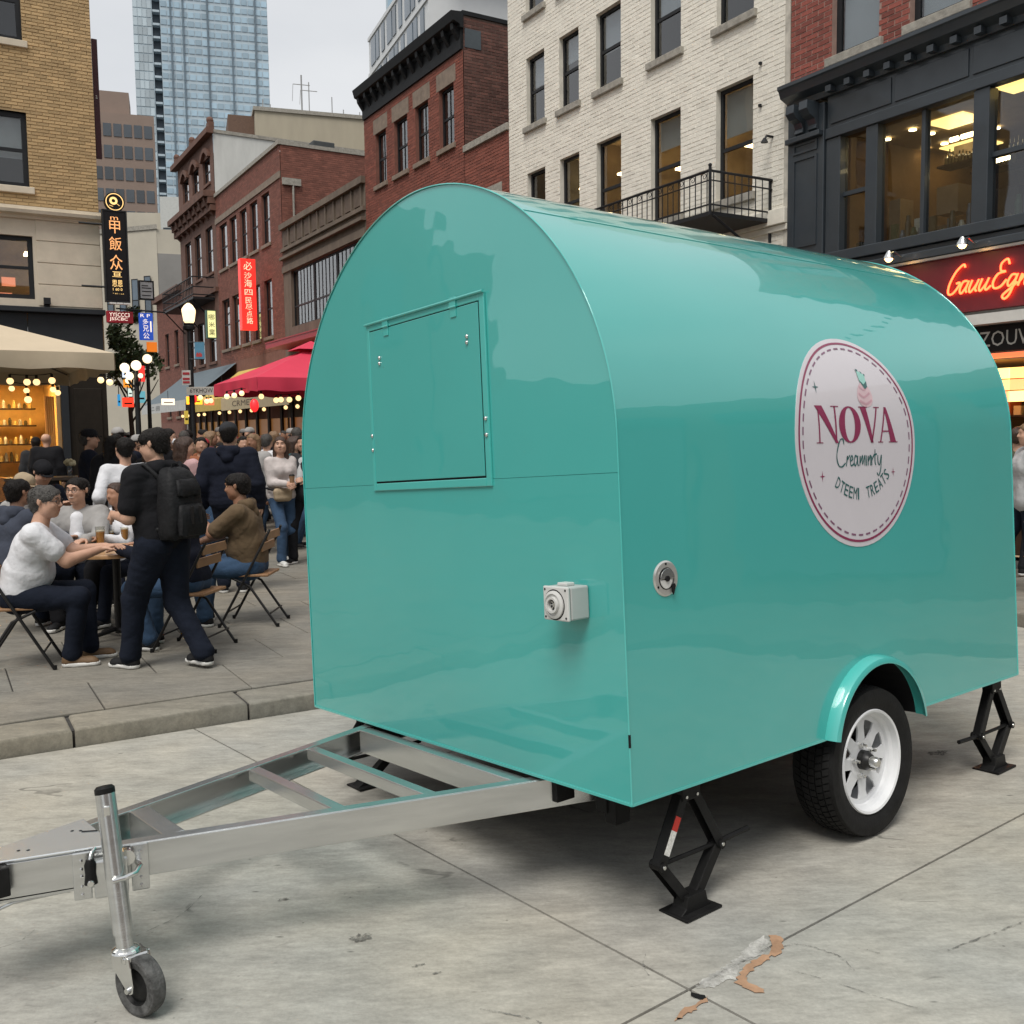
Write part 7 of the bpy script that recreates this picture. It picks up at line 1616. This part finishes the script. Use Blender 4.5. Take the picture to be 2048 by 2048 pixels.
for x, Y in order:
    if ncrowd >= 112: break
    c = at(x, Y)
    t_, s_q = c[0] * TX + c[1] * TY, c[0] * SX + c[1] * SY
    if t_ > 10.6 or (s_q > 20.8 and t_ < 3.6): continue
    if any((c[0] - a) ** 2 + (c[1] - b) ** 2 < .36 for a, b in spots): continue
    if Y < 13.5 and (150 < x < 250 or 290 < x < 600): continue
    wh = next((w_[2] for w_ in WHERE if w_[0] <= x < w_[1]), 'left of lamp posts'); depth = 'nearest rows' if Y < 17 else 'mid-crowd' if Y < 23 else 'far back'
    for _ in range(60):
        b = rnd.randrange(8); tp_c = rnd.choice(tops); face_ = rnd.choice(('from behind', 'turned left', 'turned right', 'facing us'))
        lb = '%s in %s top %s, %s %s' % (KIND[b], COLN[tp_c], face_, depth, wh)
        if lb not in used: break
    used.add(lb); spots.append((c[0], c[1])); ncrowd += 1
    rz = {'from behind': 0, 'turned left': PI / 2, 'turned right': -PI / 2, 'facing us': PI}[face_] + rnd.uniform(-.5, .5)
    root, kids = BASE[b]
    r = root.copy(); COL.objects.link(r)
    r.location = c; r.rotation_euler = (0, 0, rz); k_ = rnd.uniform(.95, 1.05); r.scale = (k_, k_, k_); r['label'] = lb; r['group'] = 'people in the street crowd'
    sk_m = SKIN[rnd.choice(('light', 'mid', 'tan', 'light'))]; bt_m = CL[rnd.choice(('djeans', 'black', 'jeans', 'char'))]
    for ch in kids:
        c2_ = ch.copy(); COL.objects.link(c2_); c2_.parent = r
        m_ = {'body': sk_m, 'shirt': CL[tp_c], 'jacket': CL[tp_c], 'hood': CL[tp_c], 'trousers': bt_m}.get(ch.name.split('.')[0])
        if m_: c2_.material_slots[0].link = 'OBJECT'; c2_.material_slots[0].material = m_
for root, kids in BASE:                      # the patterns themselves do not stay in the place
    for ch in list(kids):
        for g_ in [x for x in COL.objects if x.parent == ch]: bpy.data.objects.remove(g_)
        bpy.data.objects.remove(ch)
    bpy.data.objects.remove(root)
# ------------------------------------------------------------------ umbrellas, awnings, lights, signs, lamp posts
def umbrella(label, c, size, z_hem, z_eave, z_apex, m, m_in=None, vent=True):
    r = thing('market_umbrella', label, 'umbrella', (c.x, c.y, KERB_H), PHI); h = size / 2; k0 = KERB_H
    top = MB(); n = 14
    for (ax, ay), (bx, by) in zip(((-h, -h), (h, -h), (h, h), (-h, h)), ((h, -h), (h, h), (-h, h), (-h, -h))):
        b = len(top.v)
        for j in range(n + 1):
            f = j / n
            for i in range(n + 1):
                g_ = i / n; x = (ax + (bx - ax) * g_) * (1 - f); y = (ay + (by - ay) * g_) * (1 - f); sag = -.10 * math.sin(PI * f) * math.sin(PI * g_) * (1 - f)
                top.v.append((x, y, z_eave - k0 + (z_apex - z_eave) * f + sag))
        for j in range(n):
            for i in range(n): q = b + j * (n + 1) + i; top.f.append((q, q + 1, q + n + 2, q + n + 1))
    top.build('canopy', m, r, smooth=40)
    for (ax, ay), (bx, by) in zip(((-h, -h), (h, -h), (h, h), (-h, h)), ((h, -h), (h, h), (-h, h), (-h, -h))):
        v = MB(); nn = 24; nx_, ny_ = (by - ay) / size, -(bx - ax) / size
        for i in range(nn + 1):
            g_ = i / nn; x, y = ax + (bx - ax) * g_, ay + (by - ay) * g_; w_ = .018 * math.sin(g_ * 23) + .012 * math.sin(g_ * 51 + 1)
            v.v += [(x, y, z_eave - k0), (x + nx_ * (w_ * .5 + .005), y + ny_ * (w_ * .5 + .005), (z_eave + z_hem) / 2 - k0), (x + nx_ * w_, y + ny_ * w_, z_hem - k0 + .012 * math.sin(g_ * 30))]
        for i in range(nn):
            for j in range(2): v.f.append((3 * i + j, 3 * i + 3 + j, 3 * i + 4 + j, 3 * i + 1 + j))
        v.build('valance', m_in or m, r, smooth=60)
    if vent:
        k = MB(); q = size * .12; z = z_apex - k0
        k.add([(-q, -q, z - .05), (q, -q, z - .05), (q, q, z - .05), (-q, q, z - .05), (0, 0, z + .12)], [(0, 1, 4), (1, 2, 4), (2, 3, 4), (3, 0, 4)]); k.build('vent', m, r)
    k = MB(); k.tube([(0, 0, 0), (0, 0, z_apex - k0)], .03, 10); k.build('pole', M_('umbrella_pole', (.10, .08, .06), .5), r, smooth=40)
    for sx, sy in ((-1, -1), (1, -1), (1, 1), (-1, 1)):
        k = MB(); k.tube([(0, 0, z_apex - k0 - .05), (sx * h * .98, sy * h * .98, z_eave - k0 - .02)], .012, 5); k.build('rib', M_('umbrella_pole', (.10, .08, .06)), r)
    k = MB(); k.box((-.3, -.3, 0), (.3, .3, .06)); k.build('base', M_black, r, bev=.01)
    return r
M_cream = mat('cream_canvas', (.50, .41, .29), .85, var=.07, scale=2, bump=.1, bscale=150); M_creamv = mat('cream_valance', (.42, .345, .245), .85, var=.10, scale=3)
M_redc = mat('red_canvas', (.56, .03, .07), .8, var=.07, scale=2)
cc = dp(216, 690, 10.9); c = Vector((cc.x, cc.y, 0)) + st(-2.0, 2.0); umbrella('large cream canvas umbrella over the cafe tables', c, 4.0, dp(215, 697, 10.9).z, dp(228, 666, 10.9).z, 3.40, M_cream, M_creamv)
cc = dp(485, 711, 16.0); c = Vector((cc.x, cc.y, 0)) + st(1.4, 1.4); um = umbrella('red canvas market umbrella half hidden by the trailer', c, 2.8, dp(485, 737, 16).z, cc.z, dp(585, 655, 17.8).z, M_redc)
k = MB(); v, f = stroke(spline([(0, 0), (.08, .05), (.16, .0), (.24, .06), (.33, .02), (.40, .05)], 5), .016); k.add([(.95 + x, -1.43, cc.z - KERB_H - .17 + y) for x, y in v], f); k.add([(.95 + x, -1.43, cc.z - KERB_H - .12 + y) for x, y in v], f); k.build('printed_lettering', M_paper, um)

def string_lights(label, pts, Y, cord=True, r=.045, glow=None):
    """bulbs at photo positions (x, y) at distance Y, on one sagging cord"""
    r0 = dp(pts[0][0], pts[0][1], Y if not isinstance(Y, list) else Y[0]); root = thing('string_lights', label, 'string lights', r0); P_ = []
    for i, (x, y) in enumerate(pts):
        p = dp(x, y, Y if not isinstance(Y, list) else Y[i]) - r0; P_.append(p + Vector((0, 0, .09)))
        k = MB(); k.ball(p, r, 12, 8); k.build('bulb', glow or E_bulb, root, smooth=60)
        k = MB(); k.lathe([(.018, .0), (.018, .05), (0, .05)], p + Vector((0, 0, r - .008)), (0, 0, 1), 8); k.build('socket', M_black, root)
    if cord:
        k = MB(); q = []
        for a, b in zip(P_, P_[1:]):
            for j in range(5): t_ = j / 5; q.append(a.lerp(b, t_) - Vector((0, 0, .25 * t_ * (1 - t_) * (b - a).length * .4)))
        k.tube(q + [P_[-1]], .007, 4); k.build('cord', M_black, root)
    return root
string_lights('upper string of globe bulbs in front of the cafe window', [(19, 719), (51, 721), (69, 721), (98, 718)], 12.6, r=.042)
string_lights('lower string of globe bulbs in front of the cafe window', [(22, 733), (50, 737), (100, 735), (109, 741)], 13.2, r=.038)
string_lights('single globe bulb hanging lowest before the cafe window', [(53, 754), (53.2, 753.8)][:1], 12.9, False, r=.046)
string_lights('pair of bulbs hanging under the tip of the cream umbrella', [(190, 717), (207, 721)], 12.4, r=.04)
string_lights('string of bulbs under the left half of the red umbrella', [(428, 748), (442, 746), (456, 742), (493, 748)], 16.6, r=.045)
string_lights('string of bulbs under the red umbrella beside the trailer', [(521, 755), (530, 754), (546, 754), (563, 751)], 17.2, r=.048)
string_lights('bulb row on the shop under the pale awning', [(378, 750), (390, 757), (398, 756)], 24, r=.06)

M_iron = mat('lamp_iron', (.016, .017, .018), .5, .3, var=.15)
E_lamp = emis('lantern_glow', (1, .70, .36), 1.6); E_globe = emis('globe_glow', (1, .76, .46), 1.6)
# tall post with the faceted lantern, banner and street signs
YL = 22.; p0 = dp(364, 800, YL); lp = thing('street_lamp', 'black street lamp with one big glowing faceted lantern and a blue banner', 'street lamp', (p0.x, p0.y, KERB_H))
zL = dp(361, 585, YL).z - KERB_H; zb0 = dp(362, 611, YL).z - KERB_H
k = MB(); k.tube([(0, 0, 0), (0, 0, .5), (0, 0, .6), (0, 0, zb0 - .1)], [.11, .10, .07, .05], 12); k.lathe([(.05, 0), (.12, .04), (.13, .1), (.07, .16)], (0, 0, zb0 - .16), (0, 0, 1), 12); k.build('post', M_iron, lp, smooth=40)
k = MB(); k.lathe([(.08, zb0), (.13, zb0 + .06), (.165, zL - .04), (.165, zL + .01), (.10, zL + .10), (.03, zL + .15), (0, zL + .15)], (0, 0, 0), (0, 0, 1), 6); k.build('lantern', E_lamp, lp)
k = MB(); k.lathe([(0, zb0 - .02), (.12, zb0 - .02), (.12, zb0 + .01), (0, zb0 + .01)], (0, 0, 0), (0, 0, 1), 12); k.ball((0, 0, zL + .18), .035, 8, 6); k.build('lantern_base', M_iron, lp)
def flag(root, name, x0, x1, y0, y1, Y, m, off, th=.02):
    a, b = dp(x0, y1, Y) - Vector(root.location), dp(x1, y0, Y) - Vector(root.location); k = MB(); k.box((a.x, off - th, a.z), (b.x, off, b.z)); return k.build(name, m, root), a, b
o, a, b = flag(lp, 'banner', 370, 387, 646, 678, YL, mat('banner_blue', (.10, .28, .42), .6, var=.25, scale=3), -.06)
k = MB(); k.flat([(a.x + .03 + .13 * i / 8, a.z + .10 + .05 * abs(math.sin(i * .9))) for i in range(9)] + [(a.x + .16, a.z + .05), (a.x + .03, a.z + .05)], lambda x, z: (x, -.083, z)); k.build('banner_print', mat('banner_red', (.5, .06, .06), .6), o)
for y in (646, 678): k = MB(); z = dp(370, y, YL).z - KERB_H; k.tube([(0, -.07, z), (b.x, -.07, z)], .012, 5); k.build('banner_arm', M_iron, lp)
o, a, b = flag(lp, 'parking_sign', 347, 362, 699, 727, YL, M_paper, -.09)
for z0, h in ((.70, .16), (.35, .14), (.12, .14)):
    hh = (b.z - a.z); k = MB(); k.box((a.x + .02, -.118, a.z + hh * z0), (b.x - .02, -.1105, a.z + hh * (z0 + h))); k.build('sign_print', mat('sign_red', (.45, .03, .04), .5), o)
o, a, b = flag(lp, 'street_name_sign', 356, 409, 730, 746, YL, mat('name_board', (.50, .48, .43), .6), -.12)
k = MB(); put_text(k, '6YKHOW', lambda u, v: (a.x + .08 + u, -.143, a.z + .05 + v), wd=(b.x - a.x) * .8, ht=(b.z - a.z) * .55); k.build('name_lettering', M_black, o)
# globe lamps on the left of the street
p0 = dp(283, 800, 24); l2 = thing('street_lamp', 'slim black street lamp with a single white globe', 'street lamp', (p0.x, p0.y, KERB_H)); z = dp(282, 677, 24).z - KERB_H
k = MB(); k.tube([(0, 0, 0), (0, 0, z - .12)], [.06, .04], 10); k.build('post', M_iron, l2, smooth=40); k = MB(); k.ball((0, 0, z), .11, 14, 10); k.build('globe', E_globe, l2, smooth=60)
p0 = dp(261, 800, 20); l3 = thing('street_lamp', 'branching black street lamp with a cluster of glowing globes', 'street lamp', (p0.x, p0.y, KERB_H)); zc_ = dp(260, 722, 20).z - KERB_H
k = MB(); k.tube([(0, 0, 0), (0, 0, zc_ + .2)], [.07, .045], 10); k.build('post', M_iron, l3, smooth=40)
for x, y, r in ((236, 694, .095), (260, 690, .10), (247, 710, .08), (240, 718, .06), (266, 709, .05)):
    q = dp(x, y, 20) - Vector(l3.location); q.y = random.uniform(-.1, .1); k = MB(); k.ball(q, r, 12, 8); k.build('globe', E_globe, l3, smooth=60)
    k = MB(); k.tube([(0, 0, zc_ - .1), (q.x * .6, q.y, min(zc_, q.z - .2)), (q.x, q.y, q.z - r)], .016, 5); k.build('lamp_arm', M_iron, l3)

# signs hanging from the left-hand corner; they face down the street towards us
def hung(name, label, x0, x1, y0, y1, s, m, th=.10, cat='sign', group=None, frame=None):
    (t0, z1), (t1, z0) = sp(x0, y0, s), sp(x1, y1, s); r = thing(name, label, cat, st(t0, s, z0), PHI); k = MB(); k.box((0, 0, 0), (t1 - t0, th, z1 - z0)); b = k.build('sign_panel', m, r, bev=.008)
    if frame: k = MB(); w_, h = t1 - t0, z1 - z0; [k.box(a, c_) for a, c_ in (((-.03, -.01, -.03), (w_ + .03, th + .01, -.002)), ((-.03, -.01, h + .002), (w_ + .03, th + .01, h + .03)), ((-.03, -.01, -.002), (-.002, th + .01, h + .002)), ((w_ + .002, -.01, -.002), (w_ + .03, th + .01, h + .002)))]; k.build('sign_frame', frame, r)
    return r, b, t1 - t0, z1 - z0
def hung_text(b, rows, m, name='sign_lettering'):
    for body, x, z, wd, ht in rows:
        k = MB(); put_text(k, body, lambda u, v: (x + u, -.006, z + v), wd=wd, ht=ht); k.build(name, m, b)
M_so = emis('orange_lettering', (1, .42, .14), .7, (.7, .35, .15)); M_sw = emis('white_lettering', (1, .86, .7), .9, (.7, .68, .65)); M_sy = emis('yellow_lettering', (1, .62, .22), .9, (.7, .5, .2))
r, b, w_, h = hung('blade_sign', 'tall black vertical sign with orange characters at the tan building corner', 195, 243, 397, 568, 20.95, M_('sign_black', (.012, .011, .012), .45), .12, frame=M_frame)
hung_text(b, [('m', .30 * w_, h * .905, .36 * w_, h * .035), ('甲', .24 * w_, h * .755, .5 * w_, h * .14), ('飯', .2 * w_, h * .565, .58 * w_, h * .15), ('众', .2 * w_, h * .345, .58 * w_, h * .17)], M_so)
hung_text(b, [('亘', .28 * w_, h * .265, .44 * w_, h * .06), ('思恩', .26 * w_, h * .155, .48 * w_, h * .075), ('1 60 0', .28 * w_, h * .11, .44 * w_, h * .03), ('* -0-1 -- n-1', .27 * w_, h * .07, .5 * w_, h * .014)], M_sy)
for x in (.1, .42, .74): k = MB(); k.box((x * w_, -.01, -.07), (x * w_ + .12, .10, -.04)); k.build('sign_tag', M_paper, b)
for z in (.15, .85): k = MB(); k.tube([(-.45, .06, h * z), (0, .06, h * z)], .02, 5); k.build('sign_bracket', M_iron, r)
(t0, z0) = sp(216, 381, 20.95); r = thing('round_sign', 'round black and gold emblem sign above the tall black sign', 'sign', st(t0, 20.95, z0), PHI)
k = MB(); k.lathe([(0, -.05), (.185, -.05), (.19, -.04), (.19, .04), (0, .05)], (0, 0.05, 0), (0, 1, 0), 28); b = k.build('sign_disc', M_('sign_black', (.012, .011, .012)), r)
k = MB(); k.lathe([(.15, .0), (.165, .0), (.165, -.008), (.15, -.008)], (0, -.002, 0), (0, 1, 0), 28, True); k.build('ring', M_sy, b)
k = MB(); k.lathe([(.035, 0), (.075, 0), (.075, -.006), (.035, -.006)], (-.02, -.002, .02), (0, 1, 0), 16, True); k.bar((.02, -.004, -.02), (.09, -.004, -.07), .02, .006); k.bar((-.1, -.004, -.07), (-.03, -.004, -.09), .02, .006); k.build('emblem', M_sy, b)
r, b, w_, h = hung('shop_sign', 'red horizontal sign with white characters under the tall black sign', 201, 252, 586, 610, 21.2, mat('sign_red_panel', (.42, .015, .03), .5), .10)
hung_text(b, [('YYSCCC3', .05, h * .52, w_ - .12, h * .34), ('J5SCBC', .05, h * .12, w_ - .16, h * .34)], M_sw)
r, b, w_, h = hung('banner_sign', 'blue vertical sign with white characters hanging over the street', 262, 290, 590, 642, 25., emis('blue_sign_panel', (.02, .10, .60), .5, (.02, .06, .35)), .08)
hung_text(b, [('多', .25 * w_, h * .58, .42 * w_, h * .2), ('兄', .25 * w_, h * .32, .42 * w_, h * .22), ('公', .25 * w_, h * .05, .45 * w_, h * .22), ('1', .78 * w_, h * .3, .1 * w_, h * .4), ('R P', .1 * w_, h * .84, .7 * w_, h * .12)], M_sw)
k = MB(); k.tube([(-.5, .04, h + .08), (w_ + .3, .04, h + .04)], .02, 5); k.build('sign_bracket', M_iron, r)
r, b, w_, h = hung('shop_sign', 'white square sign with grey printed lines above the street', 280 - 16, 305 - 16, 531, 564, 26., mat('pale_sign_panel', (.52, .54, .55), .5), .10, frame=M_frame)
for z, q in ((.74, .5), (.60, .75), (.40, .78), (.16, .7)): k = MB(); k.box((w_ * .12, -.006, h * z), (w_ * (.12 + q), 0, h * z + h * .05)); k.build('printed_line', M_frame, b)
r, b, w_, h = hung('shop_sign', 'small orange sign below the blue one', 292 - 15, 312 - 15, 645, 664, 25.4, emis('orange_sign_panel', (1, .22, .01), .55, (.6, .2, .02)), .06)
r, b, w_, h = hung('wall_banner', 'dark maroon banner hanging down the tan building corner', 172, 193, 72, 300, 22.6, mat('maroon_banner', (.055, .010, .016), .6), .05); hung_text(b, [('a', .3 * w_, h * .5, .35 * w_, h * .03)], M_paper)
r, b, w_, h = hung('blade_sign', 'tall bright red lit sign with pale characters on the brick building', 453, 486, 487, 623, 38.6, emis('red_sign_panel', (1, .035, .02), .75, (.6, .03, .03)), .35)
hung_text(b, [('必', .2 * w_, h * .84, .56 * w_, h * .12), ('沙', .22 * w_, h * .72, .5 * w_, h * .09), ('海', .22 * w_, h * .60, .5 * w_, h * .11), ('四', .22 * w_, h * .49, .52 * w_, h * .08), ('民', .25 * w_, h * .37, .42 * w_, h * .09), ('尽', .25 * w_, h * .28, .46 * w_, h * .08), ('点', .3 * w_, h * .185, .38 * w_, h * .085), ('路', .3 * w_, h * .085, .42 * w_, h * .09)], emis('pale_lettering', (1, .62, .40), 1.0, (.7, .5, .35)))
r, b, w_, h = hung('lantern_sign', 'small green-framed yellow lit sign beyond the lamp', 391, 408, 586, 637, 43.5, emis('yellow_sign_panel', (.9, .85, .35), .8, (.5, .5, .3)), .3, frame=mat('green_frame', (.02, .10, .06), .5))
hung_text(b, [('哪', .12 * w_, h * .66, .76 * w_, h * .2), ('米', .12 * w_, h * .38, .76 * w_, h * .2), ('業', .12 * w_, h * .08, .76 * w_, h * .24)], M_frame)
# little lit signs down the street
for i, (x0, x1, y0, y1, s, col, e, lb) in enumerate([(231, 245, 697, 712, 27, (.75, .85, 1), .9, 'small bluish-white lit sign behind the globe lamps'), (233, 249, 716, 731, 28, (1, .35, .03), .8, 'small orange lit sign below the globe lamps'), (242, 250, 733, 748, 27.5, (.75, .9, .8), .8, 'small mint lit sign below the globe lamps'),
        (231, 253, 750, 768, 27, (1, .05, .02), 1.1, 'red neon shop sign low at the left of the street'), (262, 274, 690, 720, 23, (1, .05, .04), .8, 'red vertical lit sign on the branching lamp'), (222, 228, 744, 766, 26, (.05, .4, .8), .6, 'narrow blue lit sign beside the cafe corner'), (258, 275, 738, 760, 32, (.2, .6, .7), .5, 'teal sign panel between the lamp posts'),
        (305, 330, 752, 764, 40, (1, .8, .6), 1.2, 'white oval lit sign under the blue-grey awning'), (352, 382, 748, 763, 38.5, (1, .33, .02), 2.2, 'bright orange neon over the awning shop door'), (348, 356, 775, 800, 37, (.7, .5, .08), .5, 'yellow poster in the awning shop window'), (386, 404, 752, 764, 34, (1, .12, .05), 1.6, 'red neon beside the orange one')]):
    r, b, w_, h = hung('lit_sign', lb, x0, x1, y0, y1, s, emis('lit_panel_%d' % i, col, e, tuple(c_ * .5 for c_ in col)), .08, group=None); r['group'] = 'small lit signs down the street'
    k = MB(); k.box((w_ * .15, -.008, h * .3), (w_ * .85, 0, h * .45)); k.build('printed_line', M_frame, b)
    k = MB(); k.tube([(w_ / 2, .04, h), (w_ / 2, .04, h + .3)], .012, 4); k.build('hanger', M_iron, r)
for i, (x, y, s) in ((2, (480, 765, 22)), (3, (366, 752, 33))):
    (t0, z0) = sp(x, y, s); r = thing('paper_lantern', ('left one of two red paper lanterns under the blue-grey awning', 'right one of two red paper lanterns under the blue-grey awning', 'red paper lantern hanging under the red umbrella', 'red paper lantern beside the tall lamp post')[i], 'lantern', st(t0, s, z0)); k = MB(); k.ball((0, 0, 0), .10, 12, 8, (1, 1, 1.5)); k.build('lantern_shade', emis('red_lantern_glow', (1, .03, .03), .9, (.5, .02, .03)), r, smooth=60)
    k = MB(); k.tube([(0, 0, .2), (0, 0, .4)], .01, 4); k.lathe([(0, .23), (.06, .23), (.06, .2), (0, .2)], (0, 0, 0), (0, 0, 1), 8); k.build('cord', M_iron, r)
# awnings of the right row with lit shopfronts under them
def awning(label, s0, s1, zt_, zh, dep, m, mv=None, text=None):
    r = thing('shop_awning', label, 'awning', st(ROW_T, 0), PHI); P_ = rowP(); k = MB(); n = 16
    for i in range(n + 1):
        u = s0 + (s1 - s0) * i / n
        for j in range(5): f = j / 4; k.v.append(P_(u, zt_ + (zh - zt_) * f - .08 * math.sin(PI * f), .02 + dep * f))
    for i in range(n):
        for j in range(4): k.f.append((5 * i + j, 5 * i + 5 + j, 5 * i + 6 + j, 5 * i + 1 + j))
    k.build('canopy', m, r, smooth=50)
    k = MB(); pbox(P_, k, s0, s1, zh - .45, zh, .02 + dep, .035 + dep); v = k.build('valance', mv or m, r)
    if text: k = MB(); put_text(k, text, lambda u, w__: P_(s1 - 1.6 - u, zh - .33 + w__, .04 + dep), wd=min(s1 - s0 - 1.2, 3), ht=.2); k.build('valance_lettering', M_frame, v)
    for u in (s0, s1): k = MB(); k.tube([P_(u, zt_ - .5, .0), P_(u, zh - .02, dep)], .02, 5); k.build('frame_arm', M_iron, r)
    return r
awning('cream shop awning beside the red umbrella', 30.0, 38.2, 4.55, 3.15, 2.0, mat('cream_awning', (.52, .44, .28), .8, var=.08), None, 'CRMETI')
awning('yellow-striped awning next to the cream one', 38.4, 43.0, 4.5, 3.2, 1.9, mat('yellow_awning', (.55, .40, .10), .8, var=.1))
awning('blue-grey awning with white lettered valance', 43.3, 53.4, 4.9, 3.3, 2.2, mat('bluegrey_awning', (.11, .14, .16), .8, var=.1), mat('white_valance', (.52, .52, .5), .8), 'K 二 回')
P_ = rowP()
for i, (a, b, bld) in enumerate(((28.6, 36.3, bw), (36.6, 45.8, r2), (46.2, 53.2, vc))):
    k = MB(); pbox(P_, k, a, b, .4, 2.9, -.045, -.02); k.build('shop_glow', emis('shop_glow_%d' % i, (1, .36 + .05 * i, .10), .12, (.12, .05, .025)), bld)
    for j in range(6):
        u = a + .5 + (b - a - 1) * j / 5; k = MB(); pbox(P_, k, u - .12, u + .12, .12, 3.0, -.02, .06); k.build('shopfront_post', M_('dark_front', (.03, .02, .016)), bld)
    for j in range(5):
        u = a + 1.2 + (b - a - 2.4) * j / 4; k = MB(); k.ball(P_(u, 2.75, .5), .075, 8, 6); k.build('shop_bulb', E_bulb, bld)
# tree beside the cafe corner, planter with flowers
tr = thing('street_tree', 'small dark green street tree behind the cafe corner', 'tree', dp(247, 800, 27).to_2d().to_3d() + Vector((0, 0, KERB_H)))
k = MB(); k.tube([(0, 0, 0), (.05, 0, 1.2), (-.02, .05, 2.4), (.1, 0, 3.4)], [.10, .08, .06, .03], 8)
for i in range(5): a = i * 1.3; k.tube([(0, 0, 2.0 + .25 * i), (.5 * math.cos(a), .5 * math.sin(a), 2.7 + .25 * i), (.8 * math.cos(a), .8 * math.sin(a), 3.2 + .2 * i)], [.03, .02, .01], 5)
k.build('trunk', mat('bark', (.05, .035, .025), .9, var=.3, scale=10), tr)
k = MB(); rr = random.Random(4)
cl = [(rr.gauss(0, .38), rr.gauss(0, .38), 3.85 + rr.gauss(0, .35), rr.uniform(.2, .4)) for _ in range(14)]
for i in range(2600):
    cx, cy, cz, cr_ = rr.choice(cl); d = Vector((rr.gauss(0, 1), rr.gauss(0, 1), rr.gauss(0, 1))).normalized() * cr_ * rr.uniform(.5, 1.05); p = Vector((cx, cy, cz)) + d
    n_ = Vector((rr.gauss(0, 1), rr.gauss(0, 1), rr.gauss(.6, 1))).normalized(); a = n_.orthogonal().normalized(); b = n_.cross(a); l = rr.uniform(.05, .10); k.add([p - a * l, p + b * l * .45, p + a * l, p - b * l * .45], [(0, 1, 2, 3)])
k.build('crown', mat('leaf_green', (.06, .095, .035), .7, var=.3, scale=3, island=.35), tr, kind='stuff', fix=False)
tr2 = None
